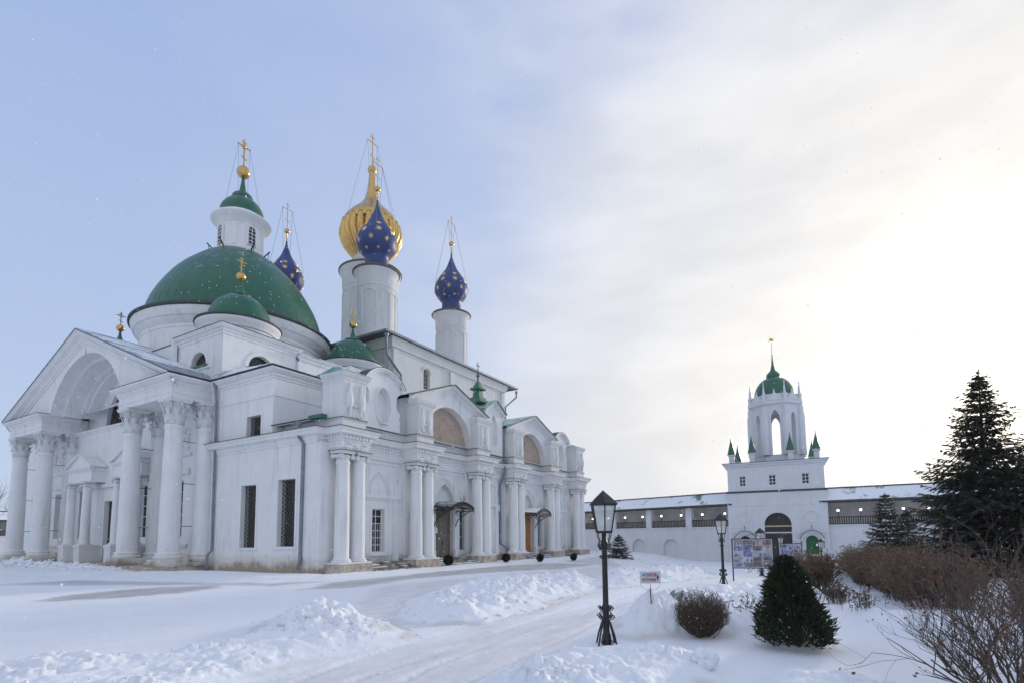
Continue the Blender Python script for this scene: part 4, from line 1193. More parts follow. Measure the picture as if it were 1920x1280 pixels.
for sg in (-1, 1):
    e = hwG + .12
    A = [(YC, zA + .12), (YC + sg * e, zE + .17), (YC + sg * e, zE + .105), (YC, zA + .003)]
    mb.prism(A, gm, .72, -8.5)
rf = mb.build('portico_roof', 'zinc', church)
mb = MB()   # snow lying on the sheets, in drifts between the standing seams
for sg in (-1, 1):
    e = hwG - .05
    A = [(YC, zA + .165), (YC + sg * e, zE + .225), (YC + sg * e, zE + .18), (YC, zA + .125)]
    mb.prism(A, gm, .60, -8.4)
mb.build('roof_snow', 'snowy_roof', rf)
mb = MB()
for x in np.arange(17.9, 26.4, .9):
    for sg in (-1, 1):
        mb.tube([(x, YC, zA + .17), (x, YC + sg * hwG, zE + .22)], .018, 4)
mb.build('roof_seams', 'snowy_roof', rf)
# screen inside the portico: two small pedimented aedicules, panels and niches
ax0 = 19.55
for ac in (YC + 3.15, YC - 4.9):
    mb = MB(); hw = 2.3
    mb.box(ax0, XW, ac - hw + .25, ac + hw - .25, 6.75, 7.75)
    mb.sweep([(-.1, 7.6), (.03, 7.62), (.1, 7.72), (.2, 7.82), (.22, 7.92), (-.1, 7.94)], [(XW, ac + hw - .25), (ax0, ac + hw - .25), (ax0, ac - hw + .25), (XW, ac - hw + .25)])
    mp = Wmap(ax0)
    mb.prism([(ac - hw, 7.94), (ac + hw, 7.94), (ac, 9.0)], mp, .05, -1.0)
    for sg in (-1, 1):
        mb.prism([(ac, 9.14), (ac + sg * (hw + .05), 8.05), (ac + sg * (hw + .05), 7.945), (ac, 8.99)], mp, .24, -1.0)
    o = mb.build('aedicule', 'whitewash_high', church)
    for sg in (-1, 1):
        mb = MB().box(ax0 - .45, XW, ac + sg * 1.45 - .5, ac + sg * 1.45 + .5, .33, 1.5); mb.box(ax0 - .5, XW, ac + sg * 1.45 - .55, ac + sg * 1.45 + .55, 1.5, 1.66)
        mb.build('pedestal', 'whitewash_high', church)
    for sg in (-1, 1):
        cl = column_shaft(MB(), ax0 + .05, ac + sg * 1.45, 1.66, 6.25, .34, .29, .2, 20).build('small_column', 'whitewash_high', church, True)
        ionic(ax0 + .05, ac + sg * 1.45, 6.25, .29, cl, .5, 'x')
mb = MB()
for y in (YC - 10.3, YC + 10.1):
    mb.prism(rect(y - 1.3, y + 1.3, 7.9, 8.1), WM, .12, 0); mb.prism(rect(y - 1.2, y + 1.2, 6.6, 7.0), WM, .16, 0)
    mb.prism(rect(y - 1.0, y + 1.0, 8.3, 9.9), WM, .05, 0)
    rr_ = random.Random(5)
    for k in range(26): mb.sphere(WM(y + rr_.uniform(-.85, .85), rr_.uniform(8.4, 9.8), .06), rr_.uniform(.06, .16), 6, 5)
    mb.prism(rect(y - 1.2, y + 1.2, 1.5, 1.75), WM, .16, 0)
mb.box(20.4, XW, YC - 6.6, YC + 6.6, 6.3, 6.6)
mb.build('wall_panel', 'whitewash_old', church)
# --- drainpipes
drainpipe(church, [(20.35, 35.55, 12.3), (20.42, 35.45, 11.2), (20.48, 35.45, 1.3), (20.2, 35.45, 1.0), (20.2, 35.45, 0.15)], .085)
drainpipe(church, [(20.35, 26.75, 8.6), (20.35, 26.75, 7.9), (20.5, 26.55, 7.55), (20.5, 26.6, 0.75), (20.3, 26.65, 0.25)], .095)
drainpipe(church, [(40.15, 24.9, 8.6), (40.15, 24.9, 7.6), (40.0, 25.35, 6.5), (40.0, 25.35, 1.4), (40.9, 24.6, .75), (42.3, 23.7, .2)], .11)
# --- wrought iron canopies over the two doors
def canopy(c, yb=25.5, col='canopy_green'):
    y0 = 23.7; zt, ze = 4.58, 4.14; hw = 1.38
    mb = MB(); n = 14
    prof2 = []
    for i in range(n + 1):
        t = -1 + 2 * i / n
        prof2.append((c + hw * t, ze + (zt - ze) * (math.cos(t * PI / 2) ** 0.8 if abs(t) < 1 else 0)))
    vs = [(a, y0, z) for a, z in prof2] + [(a, yb, z + .12) for a, z in prof2] + [(a, y0, z + .03) for a, z in prof2] + [(a, yb, z + .15) for a, z in prof2]
    k = n + 1
    mb.add(vs, [(i, i + 1, k + i + 1, k + i) for i in range(n)] + [(2 * k + i, 2 * k + i + 1, 3 * k + i + 1, 3 * k + i) for i in range(n)])
    o = mb.build('canopy', col, church, True)
    ir = MB()
    for (yy) in (y0 - .01, yb - .08):
        ir.tube([(a, yy, z - .0) for a, z in prof2], .05, 6)
        ir.tube([(a, yy, z - .18) for a, z in prof2], .035, 6)
        for i, (a, z) in enumerate(prof2):
            ir.tube([(a, yy, z), (a, yy, z - .36 + (.08 if i % 2 else 0))], .024, 5)
            if i < n:
                a2 = (a + prof2[i + 1][0]) / 2; ir.tube([(a2 + .085 * math.cos(t * PI / 5), yy, z - .26 + .08 * math.sin(t * PI / 5)) for t in range(11)], .020, 5)
    for sg in (-1, 1):
        x = c + sg * hw
        ir.tube([(x, y0, ze), (x, yb, ze + .12)], .045, 6)
        ir.tube([(x, y0, ze - .2), (x, yb, ze - .2)], .020, 6)
        yy = y0
        while yy < yb: ir.tube([(x, yy + .1 + .08 * math.cos(t * PI / 5), ze - .10 + .08 * math.sin(t * PI / 5)) for t in range(11)], .020, 5); yy += .2
        x2 = c + sg * (hw - .1)
        ir.tube([(x2, y0 + .1, ze - .05), (x2, y0 + .6, ze - .35), (x2, yb - .35, ze - .8), (x2, yb - .05, ze - 1.5)], .038, 6)
        spiral(ir, (x2, yb - .45, ze - .38), (0, 1, 0), (0, 0, 1), .30, 1.8, .032, 20)
        spiral(ir, (x2, yb - .95, ze - .22), (0, 1, 0), (0, 0, 1), .20, 1.6, .028, 16)
        ir.tube([(x2, yb - .04, ze), (x2, yb - .04, ze - 1.6)], .03, 6)
        ir.sphere((x2, yb - .04, ze - 1.65), .05, 8, 6)
    for q in (-.12, 0, .12): ir.tube([(c, y0, zt), (c + q * 1.6, y0, zt + .16), (c + q, y0, zt + .30)], .014, 5)
    ir.tube([(c, y0, zt), (c, y0, zt + .55)], [.02, .008], 5)
    ir.build('wrought_ironwork', 'black_iron', o)
canopy(32.3); canopy(45.1, col='snowy_roof')
# --- corner towers of the dome, on their square bases
def wires(parent, cx, cy, ztop, hw, zb, rb, r=0.014):
    mb = MB()
    for sx in (-1, 1):
        for sy in (-1, 1): mb.tube([(cx + sx * hw, cy, ztop), (cx + sx * rb, cy + sy * rb, zb)], r, 4, False)
    mb.build('guy_wires', 'zinc', parent)
def small_dome(cx, cy, lun_w=True):
    z0, z1 = 13.0, 17.45; hs = 3.05
    faces = {}
    o = MB()
    m4 = {'S': lambda a, z, d: (a, cy - hs - .0 - d, z), 'W': lambda a, z, d: (cx - hs - d, a, z)}
    for key, mp in m4.items():
        cc = cx if key == 'S' else cy
        if cx > 30 and key == 'W': cc = cy
        L_ = [(cc - 1.05, 14.85)] + [(cc + 1.05, 14.85)] + arc(cc, 14.85, 1.05, 0, PI, 16)[1:-1]
        o.holewall(rect(cc - hs + .004, cc + hs, z0, 16.9), [L_], mp, .4)
        faces[key] = (cc, L_, mp)
    o.box(cx - hs + .403, cx + hs, cy - hs + .403, cy + hs, z0, 16.9)
    sq = [(cx - hs, cy + hs), (cx - hs, cy - hs), (cx + hs, cy - hs), (cx + hs, cy + hs)]
    o.sweep([(-.3, 16.75), (.03, 16.75), (.06, 16.8), (.06, 16.95), (.14, 17.0), (.18, 17.15), (.30, 17.2), (.36, 17.32), (.40, 17.34), (.41, 17.42), (-.3, 17.45)], sq)
    tw = o.build('corner_turret', 'whitewash_high', church)
    MB().sweep([(-3, 17.62), (.44, 17.43), (.45, 17.46), (-3, 17.66)], sq + [sq[0]][:0]).build('turret_eaves', 'dark_edge', tw)
    for key, (cc, L_, mp) in faces.items():
        g = MB().prism(L_, mp, -.36, -.39).build('window', 'dark_glass', church)
        fm = MB(); lattice(fm, mp, cc - 1.0, cc + 1.0, 14.86, 15.6, -.3, .3, .012)
        fm.build('window_grille', 'lattice_iron', g)
        e = MB(); A = arc(cc, 14.85, 1.35, 0, PI, 20); B = arc(cc, 14.85, 1.07, 0, PI, 20)
        for i in range(20): e.prism([A[i], A[i + 1], B[i + 1], B[i]], mp, .06, 0)
        e.prism(rect(cc - 1.6, cc + 1.6, 14.55, 14.68), mp, .10, 0); e.build('window_surround', 'whitewash_high', g, True)
        MB().prism(rect(cc - 1.12, cc + 1.12, 14.68, 14.85), mp, .16, -.3).build('window_sill', 'green_trim', g)
    dr = MB().lathe([(2.6, 17.5), (2.6, 17.75), (2.68, 17.8), (2.7, 17.98), (2.8, 18.05), (2.84, 18.25), (3.0, 18.42), (3.1, 18.68), (3.1, 18.74), (2.3, 19.1)], cx, cy, 64).build('drum', 'whitewash_high', church, True)
    MB().lathe([(3.08, 18.66), (3.19, 18.72), (3.19, 18.82), (2.3, 19.14)], cx, cy, 64).build('drum_edge', 'dark_edge', dr, True)
    pr = refine([(2.36, 19.0), (2.33, 19.35), (2.22, 19.75), (1.93, 20.40), (1.5, 20.88), (1.1, 21.17), (.72, 21.34)]) + [(.80, 21.36), (.80, 21.44), (.70, 21.47)] + refine([(.66, 21.48), (.44, 21.62), (.27, 21.9), (.14, 22.3), (.09, 22.75)])
    dm = MB().lathe(pr, cx, cy, 48).build('dome', 'green_paint', church, True, angle=38)
    MB().lathe([(2.50, 18.98), (2.5, 19.10), (2.38, 19.14), (2.38, 18.98)], cx, cy, 48).build('dome_ring', 'green_trim', dm, True)
    k = MB().sphere((cx, cy, 23.05), .37, 20, 14); cross_mesh(k, cx, cy, 23.35, 24.65, .065, True, .38)
    rr_ = random.Random(3)
    for q in range(8):
        a = 2 * PI * q / 8 + .39; k.tube([(cx, cy, 24.31), (cx + .28 * math.cos(a), cy, 24.31 + .28 * math.sin(a))], [.025, .008], 4)
    k.build('cross', 'gold', dm, True)
DX, DY = 30.8, 50.3
for (x, y) in ((24.8, 40.3), (36.6, 40.3), (24.8, 60.4)): small_dome(x, y)
# arms between the turrets
mb = MB()
mb.box(21.6, 30, 43.4, 57.3, 12.7, 16.6); mb.box(27.9, 33.6, 36.95, 45, 12.7, 16.6)
mb.sweep([(-.2, 16.4), (.04, 16.42), (.12, 16.55), (.14, 16.7), (.28, 16.78), (.33, 16.92), (-.2, 16.96)], [(21.6, 57.3), (21.6, 43.4)])
mb.sweep([(-.2, 16.4), (.04, 16.42), (.12, 16.55), (.14, 16.7), (.28, 16.78), (.33, 16.92), (-.2, 16.96)], [(27.9, 36.95), (33.6, 36.95)])
o = mb.build('arm', 'whitewash_high', church)
MB().sweep([(-3, 17.2), (.37, 16.93), (.37, 16.99), (-3, 17.3)], [(21.6, 57.3), (21.6, 43.4)]).build('arm_roof', 'dark_edge', o)
MB().sweep([(-5, 17.9), (.37, 16.93), (.37, 16.99), (-5, 18.0)], [(27.9, 36.95), (33.6, 36.95)]).build('arm_roof', 'snowy_roof', o)
# --- main drum, dome and lantern
dr = MB().lathe([(8.0, 14.0), (8.0, 19.9), (8.06, 19.95), (8.08, 20.2), (8.18, 20.3), (8.42, 20.75), (8.52, 20.8), (8.72, 21.25), (8.78, 21.60), (7.8, 22.4)], DX, DY, 128).build('drum', 'whitewash_high', church, True)
MB().lathe([(8.74, 21.50), (8.95, 21.60), (8.95, 21.76), (7.8, 22.4)], DX, DY, 128).build('drum_edge', 'dark_edge', dr, True)
pr = refine([(7.95, 22.1), (7.86, 22.6), (7.5, 23.95), (6.90, 25.25), (6.05, 26.65), (5.25, 27.7), (4.45, 28.5), (3.6, 29.3), (2.8, 29.9), (2.07, 30.3)], 5)
PRF = pr
dm = MB().lathe(pr, DX, DY, 96).build('dome', 'green_paint', church, True, angle=60)
mb = MB()
for k in range(56):   # standing seams of the sheets
    a = 2 * PI * k / 56
    mb.tube([(DX + r_ * math.cos(a + z_ * .02), DY + r_ * math.sin(a + z_ * .02), z_ + .0) for r_, z_ in PRF[2::3]], .014, 4, False)
mb.build('dome_seams', 'green_paint', dm, True)
mb = MB()
for a in (200, 262, 300, 160, 30, 90, 340):
    t = rad(a); ca, sa = math.cos(t), math.sin(t)
    mb.tube([(DX + 2.25 * ca, DY + 2.25 * sa, 30.1), (DX + 3.0 * ca, DY + 3.0 * sa, 30.75)], .07, 5)
    mb.tube([(DX + 2.85 * ca, DY + 2.85 * sa, 29.75), (DX + 2.85 * ca, DY + 2.85 * sa, 30.65)], .03, 5)
mb.build('floodlight_bracket', 'black_iron', dm)
lt = MB().lathe([(2.16, 29.9), (2.16, 30.5), (2.02, 30.6), (1.98, 30.65), (1.98, 32.75), (2.02, 32.8), (2.02, 32.95), (2.10, 33.0), (2.2, 33.2), (2.45, 33.4), (2.75, 33.62), (2.80, 33.72), (2.74, 33.86), (2.05, 34.35)], DX, DY, 48)
ltn = lt.build('lantern', 'whitewash_high', church, True, angle=30)
for k in range(8):
    a = rad(266 + 45 * k); ca, sa = math.cos(a), math.sin(a)
    mpl = lambda u, z, d, ca=ca, sa=sa: (DX + ca * (2.0 + d) - sa * u, DY + sa * (2.0 + d) + ca * u, z)
    if k % 2 == 0:
        framed_window(church, mpl, -.40, .40, 30.85, 32.75, -.06, 2, 5, .06, 'dark_glass', 'painted_frame', True)
        e = MB(); A = arc(0, 32.35, .52, 0, PI, 12); B = arc(0, 32.35, .41, 0, PI, 12)
        for i in range(12): e.prism([A[i], A[i + 1], B[i + 1], B[i]], mpl, .12, -.06)
        for sg in (-1, 1): e.prism(rect(min(sg * .41, sg * .52), max(sg * .41, sg * .52), 30.75, 32.35), mpl, .12, -.06)
        e.build('window_surround', 'whitewash_high', ltn)
    else:
        MB().prism(rect(-.22, .22, 30.6, 32.85), mpl, .10, -.06).build('pilaster', 'whitewash_high', ltn)
cap = MB().lathe(refine([(2.08, 34.2), (2.04, 34.6), (2.0, 35.0), (1.84, 35.4), (1.55, 35.8), (1.2, 36.12), (.96, 36.28)]) + [(1.0, 36.3), (1.0, 36.5), (.94, 36.68), (.8, 36.84), (.55, 36.98), (.40, 37.05), (.32, 37.3), (.25, 37.7), (.18, 38.15), (.13, 38.7)], DX, DY, 48).build('lantern_dome', 'green_paint', church, True, angle=45)
k = MB().sphere((DX, DY, 39.3), .64, 24, 16); k.sphere((DX, DY, 39.9), .2, 10, 8)
cross_mesh(k, DX, DY, 39.95, 42.85, .11, True, .66); k.sphere((DX, DY, 42.1), .22, 8, 6)
for q in range(8):
    a = 2 * PI * q / 8 + .39; k.tube([(DX, DY, 42.1), (DX + .45 * math.cos(a), DY, 42.1 + .45 * math.sin(a))], [.04, .012], 4)
k.build('cross', 'gold', cap, True)
wires(cap, DX, DY, 42.1, .62, 35.2, 1.2)
# ================================================================== the five-domed cathedral behind
KX0, KX1, KY0, KY1 = 40.1, 61.6, 38.4, 65.8
cath = empty('cathedral', (KX0, KY0, 0), 'tall plain white cathedral behind the domed church, with one gold and blue starred onion domes', 'cathedral')
KM = Smap(KY0)
wn = [(a, a + 1.05) for a in (45.05,)]
wh = [(45.0, 18.3), (46.1, 18.3), (46.1, 20.1)] + arc(45.55, 20.1, .55, 0, PI, 10)[1:-1] + [(45.0, 20.1)]
MB().holewall(rect(KX0, KX1, -.4, 22.55), [wh], KM, .7).build('south_wall', 'cathedral_plaster', cath)
MB().box(KX0, KX1, KY0 + .7, KY1, -.4, 22.55).build('body', 'cathedral_plaster', cath)
g = framed_window(cath, KM, 45.0, 46.1, 18.3, 20.65, .35, 3, 5, .06, 'grey_glass', 'ochre_frame', True)
mb = MB(); A = arc(45.55, 20.1, .78, 0, PI, 12); B = arc(45.55, 20.1, .6, 0, PI, 12)
for i in range(12): mb.prism([A[i], A[i + 1], B[i + 1], B[i]], KM, .08, 0)
mb.build('window_surround', 'cathedral_plaster', g, True)
mb = MB()
for a in (KX0 + .35, 50.0, 55.8, KX1 - .35): mb.prism(rect(a - .35, a + .35, 8, 21.4), KM, .22, 0)
for y in (KY0 + .2, 47, 56): mb.box(KX0 - .22, KX0, y, y + .7, 8, 21.4)
mb.sweep([(-.2, 21.2), (.05, 21.25), (.05, 21.5), (.24, 21.55), (.28, 21.8), (.45, 22.2), (.5, 22.5), (-.2, 22.52)], [(KX0, KY1), (KX0, KY0), (KX1, KY0), (KX1, KY1)])
mb.build('pilasters_and_cornice', 'cathedral_plaster', cath)
ex0, ex1, ey0, ey1 = KX0 - 1.6, KX1 + 2.6, KY0 - .7, KY1 + 1.3
cx, cy = 50.2, 52.1
rf = MB().add([(ex0, ey0, 22.7), (ex1, ey0, 22.7), (ex1, ey1, 22.7), (ex0, ey1, 22.7), (cx - 5, cy - 5, 24.9), (cx + 5, cy - 5, 24.9), (cx + 5, cy + 5, 24.9), (cx - 5, cy + 5, 24.9)],
              [(0, 1, 5, 4), (1, 2, 6, 5), (2, 3, 7, 6), (3, 0, 4, 7), (4, 5, 6, 7)]).build('roof', 'snowy_roof', cath)
MB().box(ex0, ex1, ey0, ey1, 22.57, 22.695).build('eaves', 'dark_edge', rf)
MB().sweep([(.0, 22.5), (.12, 22.5), (.16, 22.71), (.0, 22.74)], [(ex0, ey1), (ex0, ey0), (ex1, ey0), (ex1, ey1)]).build('eaves_gutter', 'zinc', rf)
drainpipe(cath, [(ex0 + .15, ey0 + .1, 22.1), (ex0 + .5, ey0 + .35, 20.4), (KX0 + 1.0, KY0 - .32, 18.8), (KX0 + 1.1, KY0 - .32, 10)], .13, 'zinc')
drainpipe(cath, [(ex1 - .1, ey0 + .1, 22.0), (ex1 - .1, ey0 + .1, 21.4), (KX1 + .2, KY0 - .2, 19.6), (KX1 + .2, KY0 - .2, 9)], .12, 'zinc')
def arcading(parent, cx, cy, r, zt, n, mat, drop=4.2, w=.09):
    mb = MB()
    for k in range(n):
        a0 = 2 * PI * k / n; 
        rr = r + .03
        for q in range(2): pass
        mb.tube([(cx + rr * math.cos(a0), cy + rr * math.sin(a0), zt - drop), (cx + rr * math.cos(a0), cy + rr * math.sin(a0), zt - .5)], w, 6)
        for i in range(8):
            t0, t1 = i / 8, (i + 1) / 8
            aa, bb = a0 + 2 * PI / n * t0, a0 + 2 * PI / n * t1
            z0_, z1_ = zt - .5 + .5 * math.sin(t0 * PI) ** .6, zt - .5 + .5 * math.sin(t1 * PI) ** .6
            mb.tube([(cx + rr * math.cos(aa), cy + rr * math.sin(aa), z0_), (cx + rr * math.cos(bb), cy + rr * math.sin(bb), z1_)], w * .8, 5)
    mb.lathe([(r, zt + .5), (r + .07, zt + .55), (r + .07, zt + .68), (r, zt + .72)], cx, cy, 48)
    mb.build('arcading', mat, parent, True)
def onion_profile(zb, zm, zt, rb, rm, rt, n=26):
    pts = []
    for i in range(9):        # base, swelling out to the widest ring
        t = i / 8
        pts.append((rb + (rm - rb) * math.sin(t * PI / 2) ** 1.0, zb + (zm - zb) * (1 - math.cos(t * PI / 2)) ** 0.85 if i else zb))
    for i in range(1, n + 1): # shoulder, then hollow up to the neck
        t = i / n
        r = rm * (0.5 + 0.5 * math.cos(PI * min(1, t ** 0.80))) 
        r = max(r * (1 - .05 * t) + rt * t, rt)
        pts.append((r, zm + (zt - zm) * t))
    return pts
def star(mb, cx, cy, r, zc, a, size, tilt):
    """eight-pointed gilt star lying on the dome's skin"""
    ca, sa = math.cos(a), math.sin(a)
    c = Vector((cx + ca * r, cy + sa * r, zc)); out_ = Vector((ca * math.cos(tilt), sa * math.cos(tilt), math.sin(tilt)))
    side = Vector((-sa, ca, 0)); up = out_.cross(side); 
    vs = [tuple(c + out_ * .09)]
    for k in range(16):
        rr = size if k % 2 == 0 else size * .33
        t = 2 * PI * k / 16; p = c + (side * math.cos(t) + up * math.sin(t)) * rr + out_ * .015
        vs.append(tuple(p))
    mb.add(vs, [(0, 1 + k, 1 + (k + 1) % 16) for k in range(16)])
def blue_onion(cx, cy):
    r = 2.05
    dr = MB().lathe([(r, 22.2), (r, 30.0), (r + .10, 30.15), (r + .12, 31.2), (r + .3, 31.55), (r + .5, 31.85), (r + .55, 31.95), (1.3, 32.3)], cx, cy, 48).build('drum', 'cathedral_plaster', cath, True)
    arcading(dr, cx, cy, r, 29.4, 8, 'cathedral_plaster')
    MB().lathe([(r + .48, 31.82), (r + .64, 31.92), (r + .64, 32.03), (1.3, 32.4)], cx, cy, 48).build('drum_edge', 'rusty_edge', dr, True)
    q = 1.06
    prof = refine([(1.34, 32.2), (1.26, 32.8), (1.20, 33.5), (1.26, 33.9), (1.55, 34.3), (1.90, 34.75), (2.10, 35.25), (2.15, 35.65), (2.10, 36.1), (1.93, 36.6), (1.70, 37.05), (1.45, 37.48), (1.12, 37.98), (.80, 38.5), (.57, 39.0), (.40, 39.5), (.26, 39.9), (.15, 40.3), (.10, 40.7), (.085, 41.2)], 3)
    prof = [(a * q, b_) for a, b_ in prof]
    on = MB().lathe(prof, cx, cy, 48).build('onion_dome', 'blue_paint', cath, True, angle=60)
    st = MB()
    def rz(z):
        for (r0_, z0_), (r1_, z1_) in zip(prof[:-1], prof[1:]):
            if z0_ <= z <= z1_:
                t = (z - z0_) / (z1_ - z0_); return r0_ + (r1_ - r0_) * t, math.atan2(-(r1_ - r0_), (z1_ - z0_))
        return prof[-1][0], 0
    for row, (z, cnt, sz, ph) in enumerate(((34.4, 8, .27, .1), (35.35, 8, .38, .5), (36.4, 8, .44, .1), (37.3, 7, .36, .45))):
        rr, tl = rz(z)
        for k in range(cnt): star(st, cx, cy, rr, z, 2 * PI * k / cnt + ph, sz, tl)
    st.build('gilt_stars', 'gold_star', on, False, recalc=False)
    k = MB().lathe([(.10, 40.9), (.09, 41.9), (.15, 42.0)], cx, cy, 16); k.sphere((cx, cy, 42.3), .36, 16, 12)
    cross_mesh(k, cx, cy, 42.6, 46.3, .062, True, .80)
    k.build('cross', 'gold', on, True)
    wires(on, cx, cy, 45.3, .72, 36.6, 1.55, .02)
B0, B1, B2, B3 = 43.2, 57.2, 43.9, 60.3
for (x, y) in ((B0, B2), (B1, B2), (B0, B3), (B1, B3)): blue_onion(x, y)
# gold central dome, melon-ribbed below
cx, cy = 50.2, 52.1
r = 3.5
dr = MB().lathe([(r, 22.2), (r, 34.6), (r + .12, 34.8), (r + .15, 36.0), (r + .35, 36.5), (r + .5, 36.95), (r + .55, 37.05), (1.9, 37.5)], cx, cy, 64).build('drum', 'cathedral_plaster', cath, True)
arcading(dr, cx, cy, r, 34.0, 10, 'cathedral_plaster', 7, .11)
MB().lathe([(r + .48, 36.95), (r + .64, 37.05), (r + .64, 37.18), (1.9, 37.62)], cx, cy, 64).build('drum_edge', 'rusty_edge', dr, True)
MB().lathe([(2.4, 37.2), (2.15, 37.5), (2.1, 38.6), (2.3, 39.3)], cx, cy, 40).build('dome_neck', 'cathedral_plaster', cath, True)
mb = MB(); nr = 22; seg = nr * 8
rows = [(2.0, 38.7), (2.35, 39.2), (3.0, 39.95), (3.70, 40.85), (4.05, 41.6), (4.20, 42.2), (4.16, 42.8), (4.02, 43.35), (3.88, 43.75)]
vs = []
for j, (rr, z) in enumerate(rows):
    for i in range(seg):
        a = 2 * PI * i / seg; ph = (i % 8) / 8
        k_ = abs(math.sin(ph * PI)) ** .6
        dep = .17 * rr * (0.45 + 0.55 * j / 8)
        rr2 = rr - dep * (1 - k_)
        zz = z + (.22 * k_ if j == 8 else (.10 * k_ if j == 7 else 0))
        vs.append((cx + rr2 * math.cos(a), cy + rr2 * math.sin(a), zz))
fs = [(j * seg + i, j * seg + (i + 1) % seg, (j + 1) * seg + (i + 1) % seg, (j + 1) * seg + i) for j in range(8) for i in range(seg)]
# return to the smooth upper dome
o_ = len(vs)
for i in range(seg):
    a = 2 * PI * i / seg; vs.append((cx + 3.5 * math.cos(a), cy + 3.5 * math.sin(a), 44.0))
fs += [(8 * seg + i, 8 * seg + (i + 1) % seg, o_ + (i + 1) % seg, o_ + i) for i in range(seg)]
mb.add(vs, fs)
gd = mb.build('gold_dome', 'gold', cath, True, angle=70)
MB().lathe(refine([(3.7, 43.5), (3.72, 43.9), (3.5, 44.5), (2.85, 45.35), (1.86, 46.35), (1.12, 47.3), (.72, 48.25), (.50, 49.4), (.42, 50.8), (.40, 51.5)]), cx, cy, 64).build('dome_top', 'gold', gd, True, angle=60)
k = MB().sphere((cx, cy, 51.95), .60, 20, 14)
cross_mesh(k, cx, cy, 52.4, 57.2, .10, True, .98)
k.build('cross', 'gold', gd, True)
wires(gd, cx, cy, 56.0, .9, 45.3, 2.2, .018)
# ================================================================== the monastery wall and its gate tower
TL, TR = Vector((59.95, 9.95)), Vector((60.7, 0.95))
tu = (TR - TL).normalized(); TW = (TR - TL).length      # along the face, left to right
tn = Vector((tu.y, -tu.x))                               # outwards, towards the yard
if tn.x > 0: tn = -tn
TB = -1.0
def Tmap(u, z, d): p = TL + tu * u + tn * d; return (p.x, p.y, z)
def Tp(u, v): p = TL + tu * u - tn * v; return (p.x, p.y)   # v = depth behind the face
tower = empty('gate_tower', (*Tp(TW / 2, 4), TB), 'white gate tower with arched gateway, open belfry and small green dome', 'tower')
def tbox(mb, u0, u1, v0, v1, z0, z1):
    c = [Tp(u0, v0), Tp(u1, v0), Tp(u1, v1), Tp(u0, v1)]
    return mb.add([(*p, z0) for p in c] + [(*p, z1) for p in c], [(0, 3, 2, 1), (4, 5, 6, 7), (0, 1, 5, 4), (1, 2, 6, 5), (2, 3, 7, 6), (3, 0, 4, 7)])
gc = 4.62; gr = 1.22
gate = [(gc - gr, TB), (gc + gr, TB), (gc + gr, 2.95)] + arc(gc, 2.95, gr, 0, PI, 18)[1:-1] + [(gc - gr, 2.95)]
side_doors = []
for c in (7.55, 1.55):
    side_doors.append([(c - .55, TB), (c + .55, TB), (c + .55, 1.3)] + arc(c, 1.3, .55, 0, PI, 12)[1:-1] + [(c - .55, 1.3)])
MB().holewall(rect(0, TW, TB - .5, 6.3), [gate] + side_doors, Tmap, 0.5).build('gateway_storey', 'wall_whitewash', tower)
wins = [(1.25, 1.85), (4.0, 4.65), (6.95, 7.6)]
MB().holewall(rect(0.12, TW - .12, 6.35, 9.0), [rect(a, b_, 6.95, 8.0) for a, b_ in wins], Tmap, .35).build('upper_storey', 'wall_whitewash', tower)
mb = MB(); tbox(mb, 0, TW, .5, 7.6, TB - .5, 6.3); tbox(mb, .12, TW - .12, .35, 7.4, 6.35, 9.0); mb.build('body', 'wall_whitewash', tower)
tq = lambda o_: [Tp(-o_, 7.6), Tp(-o_, -o_), Tp(TW + o_, -o_), Tp(TW + o_, 7.6)]
def tsweep(mb, prof, ins=0.0):
    p = [Tp(ins, 7.6), Tp(ins, -ins * 0), Tp(TW - ins, 0), Tp(TW - ins, 7.6)]
    return mb.sweep(prof, p if True else p)
mb = MB(); tsweep(mb, [(-.3, 6.22), (.05, 6.25), (.12, 6.32), (.14, 6.40), (-.3, 6.55)]); mb.build('string_course', 'dark_edge', tower)
mb = MB(); tsweep(mb, [(-.3, 8.7), (-.1, 8.75), (-.06, 8.9), (.10, 8.95), (.12, 9.1), (.30, 9.2), (.34, 9.32), (-.3, 9.36)]); tc_ = mb.build('cornice', 'wall_whitewash', tower)
mb = MB(); tsweep(mb, [(-4, 9.37), (.36, 9.33), (.36, 9.38), (-4, 9.42)]); mb.build('cornice_flashing', 'dark_edge', tc_)
tbox(MB(), 0, TW, 0, 7.5, 9.0, 9.36).build('roof_slab', 'whitewash_high', tower)
mb = MB(); tsweep(mb, [(0, 2.1), (.04, 2.12), (.04, 2.2), (0, 2.22)]); tsweep(mb, [(0, 4.9), (.03, 4.92), (.03, 5.0), (0, 5.02)]); mb.build('moulding', 'wall_whitewash', tower)
for a, b_ in wins: framed_window(tower, Tmap, a, b_, 6.95, 8.0, .22, 2, 3, .06)
# gateway: flat dark panel for the vault's shade, beam and leaves
g = MB().prism(gate, Tmap, -.46, -.49); g.build('gateway_shade_panel', 'gate_wood', tower)
g = MB().prism(rect(gc - gr, gc + gr, TB, 2.72), Tmap, -.40, -.455)
for k in range(1, 9): g.prism(rect(gc - gr + k * .27 - .015, gc - gr + k * .27 + .015, TB, 2.72), Tmap, -.38, -.40)
lf = g.build('gate', 'gate_wood', tower)
MB().prism(rect(gc - gr, gc + gr, 2.74, 2.88), Tmap, -.28, -.455).build('beam', 'ochre_frame', lf)
